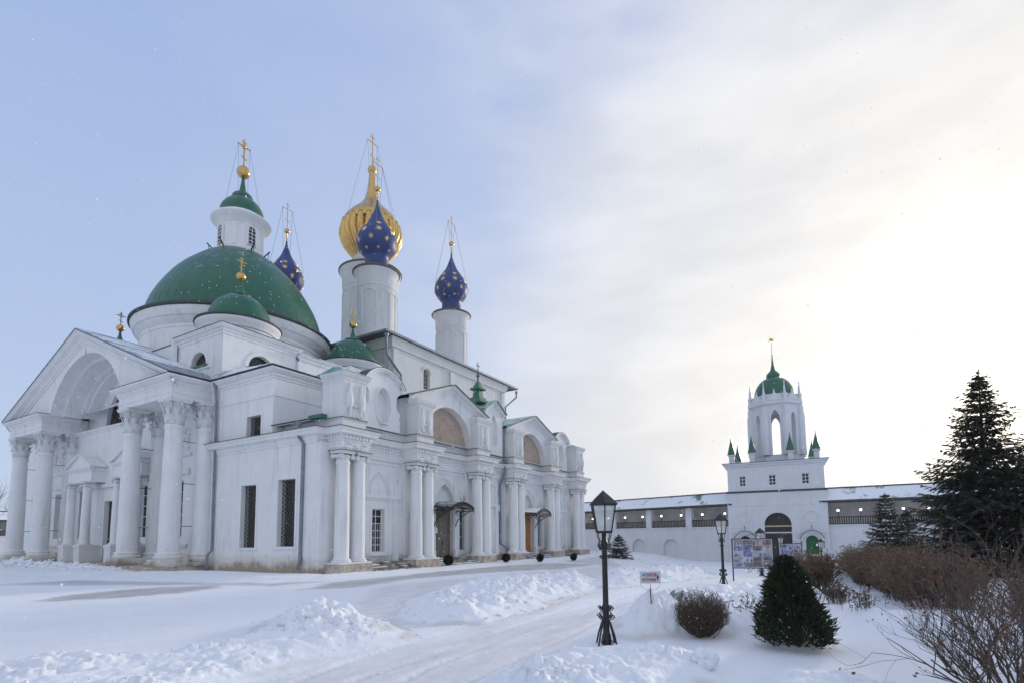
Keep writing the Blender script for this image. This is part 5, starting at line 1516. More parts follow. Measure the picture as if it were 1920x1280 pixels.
# small doorways with hoods
for c, mt_ in ((7.55, 'green_door_wood'), (1.55, 'gate_wood')):
    d = MB().prism([(c - .55, TB), (c + .55, TB), (c + .55, 1.3)] + arc(c, 1.3, .55, 0, PI, 12)[1:-1] + [(c - .55, 1.3)], Tmap, -.3, -.36)
    for q in (-.3, 0, .3): d.prism(rect(c + q - .015, c + q + .015, TB, 1.3), Tmap, -.28, -.3)
    dd = d.build('door', mt_, tower)
    e = MB()
    for (r1_, r2_, dp, zz) in ((.78, .56, .12, 1.3), (1.02, .80, .32, 1.3)):
        A = arc(c, zz, r1_, 0, PI, 16); B = arc(c, zz, r2_, 0, PI, 16)
        for i in range(16): e.prism([A[i], A[i + 1], B[i + 1], B[i]], Tmap, dp, 0)
    for sg in (-1, 1): e.prism(rect(min(c + sg * .56, c + sg * .85), max(c + sg * .56, c + sg * .85), TB, 1.295), Tmap, .12, 0)
    o = e.build('door_surround', 'wall_whitewash', tower, True)
    e = MB(); A = arc(c, 1.3, 1.07, .25, PI - .25, 16); B = arc(c, 1.3, 1.03, .25, PI - .25, 16)
    for i in range(16): e.prism([A[i], A[i + 1], B[i + 1], B[i]], Tmap, .45, 0)
    e.tube([Tmap(c, 2.38, .3), Tmap(c, 2.9, .3)], .02, 5); e.tube([Tmap(c - .12, 2.7, .3), Tmap(c + .12, 2.7, .3)], .015, 5)
    for sg in (-1, 1): e.tube([Tmap(c + sg * 1.0, 1.3, .40), Tmap(c + sg * 1.0, .6, .1)], .03, 5)
    e.build('door_hood', 'green_trim', o, True)
# blind circles in relief
mb = MB()
for c in (1.6, 7.6): mb.tube([Tmap(c + .55 * math.cos(t * PI / 12), 3.7 + .55 * math.sin(t * PI / 12), .0) for t in range(25)], .05, 5)
mb.build('relief_ring', 'wall_whitewash', tower, True)
# turrets along the parapet
for (u, v, s_) in ((.55, .7, 1), (2.55, .3, 1), (6.1, .3, 1), (8.4, .7, 1), (.8, 6.6, 1), (8.3, 6.6, 1)):
    p = Tp(u, v); mb = MB()
    zb = 9.38
    r_ = .34
    mb.lathe([(r_, zb), (r_, zb + .75), (r_ + .04, zb + .78), (r_ + .16, zb + .90), (r_ + .18, zb + .98), (.2, zb + 1.02)], p[0], p[1], 4, 0, PI / 4 + .08, PI / 4 + .08 + 2 * PI)
    t = mb.build('turret', 'wall_whitewash', tower)
    MB().lathe([(r_ + .10, zb + .99), (r_ + .06, zb + 1.08), (.14, zb + 2.15), (.06, zb + 2.5), (.015, zb + 2.9)], p[0], p[1], 12).build('turret_roof', 'green_paint', t, True, angle=60)
# belfry: ring of eight piers with pointed openings
bx, by = Tp(4.9, 3.9); BR = 2.38
a00 = math.atan2(tn.y, tn.x)
def Bp(r, a, z): return (bx + r * math.cos(a00 + a), by + r * math.sin(a00 + a), z)
mb = MB()
mb.lathe([(BR + .35, 9.3), (BR + .35, 9.95), (BR + .1, 10.0), (BR + .1, 10.2), (0.1, 10.2)], bx, by, 8, 0, a00 + PI / 8, a00 + PI / 8 + 2 * PI)
mb.build('belfry_base', 'wall_whitewash', tower)
mb = MB()
side = 2 * BR * math.tan(PI / 8)
for k in range(8):
    a = k * PI / 4; n_ = Vector((math.cos(a00 + a), math.sin(a00 + a))); s_ = Vector((-n_.y, n_.x))
    mpb = lambda u, z, d, n_=n_, s_=s_: (bx + n_.x * (BR + d) + s_.x * u, by + n_.y * (BR + d) + s_.y * u, z)
    hw = side / 2
    mb.holewall(rect(-hw, hw, 10.2, 15.3), [pointed(-.42, .42, 10.21, 14.0, 14.95) if k % 2 == 0 else pointed(-.27, .27, 10.21, 14.0, 14.7)], mpb, .62)
b = mb.build('belfry', 'wall_whitewash', tower)
mb = MB()
for k in range(8):
    a = (k + .5) * PI / 4; p = Bp(BR / math.cos(PI / 8) - .02, a, 0)
    mb.lathe([(.42, 10.2), (.42, 10.9), (.40, 11.0), (.40, 14.3), (.36, 14.4), (.40, 14.6), (.30, 14.65), (.32, 15.3)], p[0], p[1], 8)
mb.build('buttress', 'wall_whitewash', b)
mb = MB()
mb.lathe([(2.2, 15.2), (BR + .15, 15.25), (BR + .2, 15.5), (BR + .45, 15.6), (BR + .48, 15.85), (BR + .1, 15.9), (BR + .0, 16.7), (1.95, 16.8), (.5, 16.6)], bx, by, 8, 0, a00 + PI / 8, a00 + PI / 8 + 2 * PI)
for k in range(8):
    a = k * PI / 4; n_ = Vector((math.cos(a00 + a), math.sin(a00 + a))); s_ = Vector((-n_.y, n_.x))
    mpb = lambda u, z, d, n_=n_, s_=s_: (bx + n_.x * (BR + d) + s_.x * u, by + n_.y * (BR + d) + s_.y * u, z)
    mb.prism([(-.95, 15.9), (.95, 15.9), (0, 16.85)], mpb, .12, 0); mb.prism([(-.62, 15.98), (.62, 15.98), (0, 16.6)], mpb, .16, .121)
    p = Bp(BR - .0, a, 0); mb.lathe([(.09, 16.5), (.09, 16.9), (.02, 17.2)], p[0], p[1], 6)
    p = Bp(BR / math.cos(PI / 8) + .0, a + PI / 8, 0)
    mb.lathe([(.20, 15.85), (.20, 16.45), (.25, 16.5), (.25, 16.6), (.13, 16.68), (.035, 17.7), (.06, 17.78), (.015, 18.0)], p[0], p[1], 8)
mb.build('belfry_crown', 'wall_whitewash', tower)
pr = [(2.0, 16.4), (1.98, 16.7)] + [(2.0 * math.cos(t) ** .85, 16.7 + 2.25 * math.sin(t)) for t in [math.radians(a) for a in np.linspace(4, 72, 12)]] + [(.66, 18.9), (.70, 19.0), (.66, 19.3), (.45, 19.55), (.25, 19.75), (.13, 20.3), (.07, 21.0), (.04, 21.3)]
dm = MB().lathe(pr, bx, by, 32).build('dome', 'green_paint', tower, True, angle=50)
mb = MB(); mb.tube([(bx, by, 21.2), (bx, by, 23.0)], [.04, .02], 5); mb.sphere((bx, by, 21.35), .1, 8, 6); mb.sphere((bx, by, 23.15), .18, 8, 6)
for k in range(10):
    a = 2 * PI * k / 10; mb.tube([(bx, by, 23.15), (bx + tu.x * .38 * math.cos(a), by + tu.y * .38 * math.cos(a), 23.15 + .38 * math.sin(a))], [.05, .01], 4)
mb.build('sun_finial', 'gold', dm)

# curtain wall with a covered fighting gallery
bay_lamps = []
def curtain(P0_, P1_, name_label, nb, lamps_from_right, seedv, zf=2.75, zt=5.0, zr=6.35, base=-1.6, niches=(), lit=True, ordinal=None):
    A, B = Vector(P0_), Vector(P1_); Ld = (B - A).length; u = (B - A) / Ld
    n = Vector((u.y, -u.x))
    if n.dot(Vector((0, 0)) - A) < 0: n = -n
    mp = lambda a, z, d: (A.x + u.x * a + n.x * d, A.y + u.y * a + n.y * d, z)
    o = empty('monastery_wall', (A.x + u.x * Ld / 2, A.y + u.y * Ld / 2, base), name_label, 'wall')
    def bx_(mb, a0, a1, d0, d1, z0, z1):
        c = [mp(a0, 0, d0), mp(a1, 0, d0), mp(a1, 0, d1), mp(a0, 0, d1)]
        return mb.add([(p[0], p[1], z0) for p in c] + [(p[0], p[1], z1) for p in c], [(0, 3, 2, 1), (4, 5, 6, 7), (0, 1, 5, 4), (1, 2, 6, 5), (2, 3, 7, 6), (3, 0, 4, 7)])
    hl = [[(c - 1.0, base + .4), (c + 1.0, base + .4), (c + 1.0, .6)] + arc(c, .6, 1.0, 0, PI, 12)[1:-1] + [(c - 1.0, .6)] for c in niches]
    w_ = MB().holewall(rect(0, Ld, base, zf), hl, mp, .35); bx_(w_, 0, Ld, -.36, -2.6, base, zf - .003)
    w_.build('lower_wall', 'wall_whitewash', o)
    mb = MB(); bx_(mb, 0, Ld, .08, -.3, zf, zf + .12); mb.build('coping', 'wall_whitewash', o)
    mb = MB(); bx_(mb, 0, Ld, -2.2, -2.8, zf, zr - .1); bx_(mb, 0, Ld, -.1, -2.2, zf - .05, zf + .05); mb.build('gallery_back_wall', 'gallery_plaster', o)
    mb = MB(); bw = Ld / nb
    for k in range(nb + 1):
        a = k * bw; bx_(mb, a - .36, a + .36, .03, -.5, zf, zt)
    mb.build('gallery_piers', 'wall_whitewash', o)
    mb = MB(); bx_(mb, 0, Ld, -.02, -.4, zt, zt + .18); mb.build('gallery_beam', 'gate_wood', o)
    mb = MB()
    for k in range(nb):
        a0, a1 = k * bw + .38, (k + 1) * bw - .38
        bx_(mb, a0, a1, -.12, -.18, zf + .82, zf + .90); bx_(mb, a0, a1, -.12, -.18, zf + .16, zf + .22)
        q = a0 + .1
        while q < a1: bx_(mb, q, q + .07, -.13, -.17, zf + .22, zf + .82); q += .19
    mb.build('railing', 'black_iron', o)
    mb = MB()
    r1_ = [mp(-0.1, zt + .12, .55), mp(Ld + .1, zt + .12, .55), mp(Ld + .1, zr, -1.4), mp(-.1, zr, -1.4), mp(-.1, zr - .9, -3.1), mp(Ld + .1, zr - .9, -3.1)]
    r2_ = [(x, y, z + .14) for x, y, z in r1_]
    mb.add(r1_ + r2_, [(0, 1, 2, 3), (3, 2, 5, 4), (6, 7, 8, 9), (9, 8, 11, 10), (0, 1, 7, 6), (4, 5, 11, 10), (0, 3, 9, 6), (1, 2, 8, 7), (3, 4, 10, 9), (2, 5, 11, 8)])
    mb.build('wall_roof', 'wall_roof_snow', o)
    mb = MB()
    mb.tube([mp(0, zr + .16, -1.4), mp(Ld, zr + .16, -1.4)], .09, 6); bx_(mb, -.1, Ld + .1, .56, .50, zt + .05, zt + .22)
    mb.build('roof_ridge', 'dark_edge', o)
    return mp, bw, nb, zf, o
mpL, bwL, nbL, zfL, oL = curtain((68.52, 34.51), (TL.x + .45, TL.y - .5), 'white monastery wall with a lamp-lit covered gallery running from the church to the gate tower', 5, True, 1, niches=(14.3, 18.7))
mpR, bwR, nbR, zfR, oR = curtain((TR.x + .45, TR.y + .55), (59.6, -40), 'white monastery wall with covered gallery going right from the gate tower behind the spruces', 8, False, 2)
mpF, bwF, nbF, zfF, oF = curtain((12.0, 106.0), (60.0, 105.5), 'distant stretch of white gallery wall at the far left behind the portico columns', 9, False, 3, base=-2.2)
# globe lamps in the gallery
mb = MB()
def globe(p, lab, grp):
    x, y, z = p
    t = empty('globe_lamp', (x, y, z - .8), lab, 'lamp', grp)
    s_ = MB(); s_.tube([(x, y, z - .8), (x, y, z - .12)], .03, 6); s_.lathe([(.07, -.16), (.10, -.10)], x, y, 8, z); s_.build('lamp_post', 'black_iron', t)
    MB().sphere((x, y, z), .12, 14, 10).build('globe', 'lit_globe', t, True)
names = ['first', 'second', 'third', 'fourth', 'fifth', 'sixth', 'seventh', 'eighth']
for k in range(nbL - 1):
    b_ = nbL - 1 - k
    for f_, s_ in ((.24, 'left'), (.74, 'right')):
        globe(mpL((b_ + f_) * bwL, zfL + 1.5, -.75), f'lit white globe lamp, {s_} one in the {names[k]} gallery bay left of the gate tower', 'lit globe lamps in the wall gallery')
for k in range(3):
    for f_, s_ in ((.26, 'left'), (.62, 'right')):
        globe(mpR((k + f_) * bwR, zfR + 1.5, -.75), f'lit white globe lamp, {s_} one in the {names[k]} gallery bay right of the gate tower', 'lit globe lamps in the wall gallery')
# ================================================================== lamps, boards, signs
def street_lamp(loc, label, H_=2.86, rz=0.0):
    t = empty('street_lamp', loc, label, 'street lamp', 'black cast-iron lantern posts along the path')
    x, y, z = loc
    mb = MB()
    mb.lathe([(.085, -.25), (.085, .16), (.062, .22), (.060, .62), (.072, .64), (.072, .70), (.055, .74), (.052, .95), (.050, H_ - 1.05), (.064, H_ - 1.03), (.064, H_ - .96), (.045, H_ - .93), (.045, H_ - .80)], x, y, 16, z)
    mb.build('post', 'black_iron', t, True)
    sc = MB()
    for k in range(4):
        a = rz + PI / 4 + k * PI / 2; d = Vector((math.cos(a), math.sin(a), 0)); o3 = Vector((x, y, z))
        sc.tube([o3 + d * .24 + Vector((0, 0, -.02)), o3 + d * .18 + Vector((0, 0, .20)), o3 + d * .09 + Vector((0, 0, .42))], .016, 6)
        spiral(sc, o3 + d * .15 + Vector((0, 0, .50)), d, (0, 0, 1), .055, 1.5, .011, 14, 1)
        spiral(sc, o3 + d * .14 + Vector((0, 0, .66)), d, (0, 0, 1), .045, 1.5, .010, 14, 1)
        sc.tube([o3 + d * .08 + Vector((0, 0, .42)), o3 + d * .15 + Vector((0, 0, .56)), o3 + d * .09 + Vector((0, 0, .62)), o3 + d * .14 + Vector((0, 0, .70))], .010, 5)
        spiral(sc, o3 + d * .12 + Vector((0, 0, .05)), d, (0, 0, 1), .045, 1.4, .010, 12, -1)
        # brackets under the lantern
        zt = H_ - .80
        sc.tube([o3 + d * .155 + Vector((0, 0, zt + .02)), o3 + d * .165 + Vector((0, 0, zt - .06)), o3 + d * .12 + Vector((0, 0, zt - .15)), o3 + d * .15 + Vector((0, 0, zt - .24)), o3 + d * .11 + Vector((0, 0, zt - .32)), o3 + d * .05 + Vector((0, 0, zt - .28))], .010, 5)
        spiral(sc, o3 + d * .11 + Vector((0, 0, zt - .26)), d, (0, 0, 1), .05, 1.4, .009, 12, 1)
        spiral(sc, o3 + d * .08 + Vector((0, 0, zt - .46)), d, (0, 0, 1), .04, 1.4, .009, 12, 1)
    sc.build('scrollwork', 'black_iron', t, True)
    # six-sided lantern
    zb = H_ - .78; zt = H_ - .28
    rb, rt = .155, .245
    fr = MB(); gl = MB()
    P = lambda r, k, zz: (x + r * math.cos(rz + k * PI / 3), y + r * math.sin(rz + k * PI / 3), z + zz)
    for k in range(6):
        fr.tube([P(rb, k, zb), P(rt, k, zt)], .014, 5); fr.tube([P(rb, k, zb), P(rb, k + 1, zb)], .016, 5); fr.tube([P(rt, k, zt), P(rt, k + 1, zt)], .016, 5)
        gl.add([P(rb * .97, k, zb), P(rb * .97, k + 1, zb), P(rt * .97, k + 1, zt), P(rt * .97, k, zt)], [(0, 1, 2, 3)])
    fr.lathe([(.17, zb - .03), (.17, zb + .0), (.02, zb + .001)], x, y, 6, z, rz, rz + 2 * PI)
    fr.build('lantern_frame', 'black_iron', t)
    gl.build('lantern_glass', 'lantern_glass', t)
    MB().lathe([(.225, zt - .01), (.285, zt + .0), (.29, zt + .02), (.15, zt + .155), (.02, zt + .265), (.012, zt + .28)], x, y, 6, z, rz, rz + 2 * PI).build('lantern_roof', 'black_iron', t)
    sk = MB(); sk.lathe([(.03, zb), (.03, zb + .08), (.05, zb + .1), (.06, zb + .22), (.03, zb + .28)], x, y, 10, z); sk.build('bulb', 'painted_frame', t, True)
    return t
street_lamp((9.67, 3.82, 0.0), 'tall black iron lantern post standing nearest the camera by the snow bank', rz=.5)
street_lamp((22.22, 3.96, -0.03), 'second black iron lantern post, left of the larger notice board', rz=.2)
street_lamp((32.54, 3.80, -0.50), 'third black iron lantern post, half hidden behind the larger notice board', rz=.35)
street_lamp((50.5, 4.35, -0.9), 'farthest black iron lantern post, seen against the dark gateway', rz=.1)
street_lamp((52.5, 1.5, -1.0), 'small distant lantern post whose roof shows above the smaller notice board', 2.6, rz=.1)

# --- direction sign with its words
SN = Vector((-fw.x, -fw.y, 0)).normalized()          # faces the path
SRt = Vector((-SN.y, SN.x, 0))
SRt = Vector((r0.x, r0.y, 0))
def textmesh(s_, size, parent, mat, mpf, name='lettering', ext=.002, sx=1.0):
    cu = bpy.data.curves.new('lettering', 'FONT'); cu.body = s_; cu.size = size; cu.extrude = ext; cu.align_x = 'LEFT'; cu.offset = size * 0.018
    ob = bpy.data.objects.new('lettering', cu); COL.objects.link(ob)
    bpy.context.view_layer.update()
    dg = bpy.context.evaluated_depsgraph_get()
    me = bpy.data.meshes.new_from_object(ob.evaluated_get(dg)); bpy.data.objects.remove(ob)
    xs = [v.co.x for v in me.vertices]; wd = max(xs) - min(xs)
    mb = MB(); mb.add([mpf(v.co.x * sx, v.co.y, v.co.z) for v in me.vertices], [tuple(p.vertices) for p in me.polygons])
    return mb.build(name, mat, parent, recalc=False), wd * sx
def sign():
    bx_, by_, bz_ = 11.60, 3.545, gz(11.60, 3.545)
    t = empty('direction_sign', (bx_, by_, bz_), 'small white sign on a thin pole with red Cyrillic words and a red arrow', 'sign')
    ori = Vector((bx_, by_, 0)); u = SRt; n = SN
    z0, z1 = .985, 1.225; W2 = .215
    def mp(a, z, d): p = ori + u * a + n * d; return (p.x, p.y, z)
    MB().tube([mp(0.0, bz_ - .3, 0), mp(-.012, z0 - .1, 0)], .011, 8).build('pole', 'black_iron', t, True)
    b = MB().prism(rect(-W2 - .01, W2 - .01, z0, z1), mp, .006, -.006).build('board', 'sign_board', t)
    fr = MB()
    for (p, q) in (((-W2 - .01, z0), (W2 - .01, z0)), ((-W2 - .01, z1), (W2 - .01, z1)), ((-W2 - .01, z0), (-W2 - .01, z1)), ((W2 - .01, z0), (W2 - .01, z1))): fr.tube([mp(*p, 0), mp(*q, 0)], .007, 6)
    fr.tube([mp(-.01 + (W2 - .0) * math.cos(PI + PI * k / 14), z0 + .15 * math.sin(PI + PI * k / 14), 0) for k in range(15)], .006, 6)
    fr.tube([mp(-.01, z0, 0), mp(-.012, z0 - .18, 0)], .010, 6)
    for sg in (-1, 1): spiral(fr, mp(-.012 + sg * .03, z0 - .185, 0), (u.x * sg, u.y * sg, 0), (0, 0, 1), .02, 1.2, .005, 10)
    fr.build('frame', 'sign_board', t, True)
    for s_, a, z, size, wt in (('СВЯТОЙ', -.115, 1.125, .088, .225), ('ИСТОЧНИК', -.185, 1.025, .088, .295)):
        # first measured at scale one, then fitted to its width
        tm, wd = textmesh(s_, size, b, 'red_paint', lambda X_, Y_, Z_: mp(X_, Y_, Z_))
        bpy.data.objects.remove(tm)
        k = wt / wd
        textmesh(s_, size, b, 'red_paint', lambda X_, Y_, Z_, a=a, z=z, k=k: mp(a + X_ * k, z + Y_, .009 + Z_))
    MB().prism([(.130, 1.03), (.130, 1.18), (.180, 1.105)], mp, .011, .0065).build('arrow', 'red_paint', b)
    MB().prism([(-.155 + .03 * math.cos(2 * PI * k / 12), 1.158 + .026 * math.sin(2 * PI * k / 12)) for k in range(12)], mp, .011, .0065).build('emblem', 'sky_paint', b)
sign()
# --- notice boards with photographs
def notice_board(pl, pr_, z0, z1, zb, label, cols, rows, seed, legs=True):
    A, B = Vector((pl[0], pl[1], 0)), Vector((pr_[0], pr_[1], 0)); u = (B - A).normalized(); W_ = (B - A).length; n = Vector((u.y, -u.x, 0))
    if n.dot(-A) < 0: n = -n
    mp = lambda a, z, d: ((A + u * a + n * d).x, (A + u * a + n * d).y, z)
    t = empty('notice_board', ((A.x + B.x) / 2, (A.y + B.y) / 2, zb), label, 'notice board', 'notice boards with photographs')
    fr = MB()
    for a in (0, W_): fr.tube([mp(a, zb - .3, 0), mp(a, z1 + .02, 0)], .028, 6)
    fr.build('post', 'black_iron', t)
    fr = MB()
    for z in (z0, z1): fr.prism(rect(.03, W_ - .03, z - .02, z + .02), mp, .03, -.03)
    c_ = W_ / 2
    for sg in (-1, 1):
        fr.tube([mp(c_ + sg * (.02 + .36 * k / 10), z0 - .02 - .17 * math.sin(PI * k / 10), 0) for k in range(11)], .011, 5)
        spiral(fr, mp(c_ + sg * .2, z0 - .09, 0), (u.x * sg, u.y * sg, 0), (0, 0, 1), .06, 1.4, .009, 12)
        fr.tube([mp(c_ + sg * .42, z1 + .02, 0), mp(c_ + sg * .25, z1 + .16, 0), mp(c_, z1 + .2, 0)], .010, 5)
    fr.build('frame', 'black_iron', t)
    b = MB().prism(rect(.03, W_ - .03, z0 + .02, z1 - .02), mp, .012, -.012).build('board', 'sign_board', t)
    rnd = random.Random(seed)
    me = MB(); tints = []
    xs = [.05 + (W_ - .10) * i / cols for i in range(cols + 1)]
    for i in range(cols):
        h0 = z0 + .045; hh = (z1 - z0 - .09)
        cuts = sorted([0, 1] + [min(.9, max(.1, (j + rnd.uniform(-.25, .25)) / rows)) for j in range(1, rows)])
        for a, b_ in zip(cuts[:-1], cuts[1:]):
            n0 = len(me.f)
            me.prism(rect(xs[i] + .008, xs[i + 1] - .008, h0 + hh * a + .006, h0 + hh * b_ - .006), mp, .018, .0125)
            base = rnd.choice([(.30, .38, .58), (.12, .17, .34), (.50, .55, .66), (.18, .10, .07), (.10, .14, .10), (.34, .26, .24)])
            tints += [(base, len(me.f) - n0)]
            # darker shapes inside each picture: roofs, trees, people
            for q in range(rnd.randint(3, 6)):
                n0 = len(me.f)
                x0 = rnd.uniform(xs[i] + .02, xs[i + 1] - .09); w_ = rnd.uniform(.03, .12); zz = h0 + hh * a + .02; h2 = rnd.uniform(.25, .7) * hh * (b_ - a)
                x1_ = min(x0 + w_, xs[i + 1] - .015)
                me.prism([(x0, zz), (x1_, zz), (x1_, zz + h2 * .7), ((x0 + x1_) / 2, zz + h2), (x0, zz + h2 * .7)], mp, .0195 + q * .0006, .0181)
                tints += [(rnd.choice([(.02, .03, .05), (.06, .09, .22), (.62, .66, .74), (.20, .07, .05), (.05, .09, .05), (.42, .34, .28)]), len(me.f) - n0)]
    po = me.build('photographs', 'photo_print', b, recalc=False)
    ca = po.data.color_attributes.new('tint', 'FLOAT_COLOR', 'CORNER'); vals = []
    it = 0
    for (cc, k) in tints:
        for _ in range(k):
            vals += [(*cc, 1)] * po.data.polygons[it].loop_total; it += 1
    ca.data.foreach_set('color', np.array(vals, dtype=np.float32).ravel())
    return t
notice_board((26.4, 4.27), (26.75, 2.62), .50, 1.80, -.45, 'larger notice board covered with bright photographs, on black iron legs', 4, 5, 4)
notice_board((36.9, 3.3), (37.5, 2.10), .1, 1.42, -.6, 'smaller notice board of photographs, partly behind the dark thuja', 3, 5, 9)
# handrail and plate by the green door
hp = Tmap(6.6, -1, 1.1)
t = empty('handrail', hp, 'short dark metal handrail before the green door', 'handrail')
mb = MB()
for u_ in (6.3, 6.9, 7.05): mb.tube([Tmap(u_, -1.1, 1.0), Tmap(u_, .1 + (u_ - 6.3) * .4, 1.0)], .03, 5)
mb.tube([Tmap(6.0, -.05, 1.0), Tmap(7.05, .45, 1.0)], .03, 5); mb.tube([Tmap(6.0, -.4, 1.0), Tmap(7.05, .1, 1.0)], .02, 5)
mb.build('rail', 'black_iron', t)
MB().prism(rect(7.25, 7.95, -.2, .06), Tmap, 1.02, .98).build('plate', 'paper', t)
# blue tarpaulin heaped on the snow
def blob(name, mat, c, r, sc, amp, seed, parent=None, n=3, fr=1.6):
    bm = bmesh.new(); bmesh.ops.create_icosphere(bm, subdivisions=n, radius=1)
    for v in bm.verts:
        k = 1 + amp * mnoise.fractal(v.co * fr + Vector((seed, seed * .7, 0)), .9, 2.0, 4)
        v.co = Vector((v.co.x * sc[0], v.co.y * sc[1], v.co.z * sc[2])) * r * k
    me = bpy.data.meshes.new(name); bm.to_mesh(me); bm.free()
    me.polygons.foreach_set('use_smooth', [True] * len(me.polygons)); me.materials.append(MATS[mat])
    o = bpy.data.objects.new(name, me); COL.objects.link(o); o.location = c
    if parent: o.parent = parent
    return o
z_ = gz(40.5, 1.0)
tag(blob('tarpaulin', 'blue_tarp', (41.0, 1.0, z_ + .10), 1.0, (.9, .75, .30), .5, 3), 'crumpled bright blue tarpaulin lying on the snow near the green door', 'tarpaulin')
# tilted sheet of old metal sticking out of the snow
sp_ = (13.35, 3.42, .28)
t = empty('metal_sheet', (13.35, 3.42, .25), 'tilted grey metal sheet with a snow-covered edge sticking out of the bank', 'metal sheet')
u = Vector((r0.x, r0.y, 0)); f_ = Vector((fw.x, fw.y, 0)).normalized()
def q3(a, z, d): p = Vector((13.30, 3.46, 0)) + u * a - f_ * d; return (p.x, p.y, z)
pts = [(-.30, .36), (-.20, .36), (-.02, .50), (.10, .62), (.17, .70), (.175, .66), (.18, .48), (.23, .36), (.24, .18), (-.10, .14)]
mb = MB().prism(pts, q3, .02, -.01)
mb.add([q3(-.30, .36, .02), q3(.17, .70, .02), q3(.02, .66, -.30), q3(-.36, .34, -.28)], [(0, 1, 2, 3)])
mb.build('sheet', 'sheet_grey', t)
mb = MB(); top = [(-.27, .375), (-.16, .41), (.0, .53), (.12, .65), (.165, .70)]
vs = [q3(a, z + .012, .018) for a, z in top] + [q3(a - .03, z + .045, -.10) for a, z in top] + [q3(a - .08, z + .01, -.28) for a, z in top]
mb.add(vs, [(i, i + 1, 5 + i + 1, 5 + i) for i in range(4)] + [(5 + i, 6 + i, 11 + i, 10 + i) for i in range(4)]); mb.build('snow_cap', 'snow_lump', t, True)
# lumps of ploughed snow: one mass of crumbs, and a few big clods that stand out
def clod(x, y, r, label, mat='snow_lump', sc=(1, .8, .7), sd=1, name='snow_clod'):
    o = blob(name, mat, (x, y, gz(x, y) + r * sc[2] * .55), r, sc, .45, sd, None, 4, 1.3)
    tag(o, label, 'snow clod', 'clods of ploughed snow')
clod(8.38, 1.80, .20, 'big rounded snow clod at the right end of the nearest bank', sc=(1, .9, .85), sd=4, mat='snow_lump')
clod(6.9, 9.5, .085, 'stained snow clod in the middle of the left bank', 'dirty_snow_lump', sd=7)
clod(7.9, 10.2, .10, 'pale snow clod near the crest of the left bank', 'snow_lump', sd=9)
rnd = random.Random(77)
mb = MB()
def crumb(mb, x, y, z, r, rnd):
    th = rnd.uniform(0, 6.28)
    vs = []
    for (a, b_) in ((0, -1), (1, -.3), (1, .35), (0, 1)):
        pass
    base = [(-1, -1, -1), (1, -1, -1), (1, 1, -1), (-1, 1, -1), (-1, -1, 1), (1, -1, 1), (1, 1, 1), (-1, 1, 1)]
    for (a, b_, c_) in base:
        k = rnd.uniform(.45, 1.0); xx, yy = a * r * k, b_ * r * k
        vs.append((x + xx * math.cos(th) - yy * math.sin(th), y + xx * math.sin(th) + yy * math.cos(th), z + c_ * r * rnd.uniform(.4, .8)))
    mb.add(vs, [(0, 3, 2, 1), (4, 5, 6, 7), (0, 1, 5, 4), (1, 2, 6, 5), (2, 3, 7, 6), (3, 0, 4, 7)])
XY = []
for k, (num, rm) in dict(A=(160, .028), A2=(160, .04), B=(420, .045), C=(300, .055), D=(80, .035), E=(40, .022), H2=(380, .13), I=(60, .08), K=(260, .10)).items():
    poly = BANKS[k][0]; xs = [p[0] for p in poly]; ys = [p[1] for p in poly]
    px = np.array([rnd.uniform(min(xs) - .3, max(xs) + .3) for _ in range(num * 3)]); py = np.array([rnd.uniform(min(ys) - .3, max(ys) + .3) for _ in range(num * 3)])
    d = inside_dist(px, py, poly); ok = np.where(d > -.25)[0][:num]
    z, c = ground_np(px[ok], py[ok])
    for x, y, zz in zip(px[ok], py[ok], z):
        if y > 3.2 and math.hypot(x, y) < 5: continue
        crumb(mb, x, y, zz + .004, rm * rnd.uniform(.25, 1.0) * (1.5 if rnd.random() < .06 else 1), rnd)
o = mb.build('snow_crumbs', 'snow_lump', None, True, recalc=False, angle=None)
tag(o, 'loose crumbs of ploughed snow scattered over the banks', 'snow', kind='stuff')
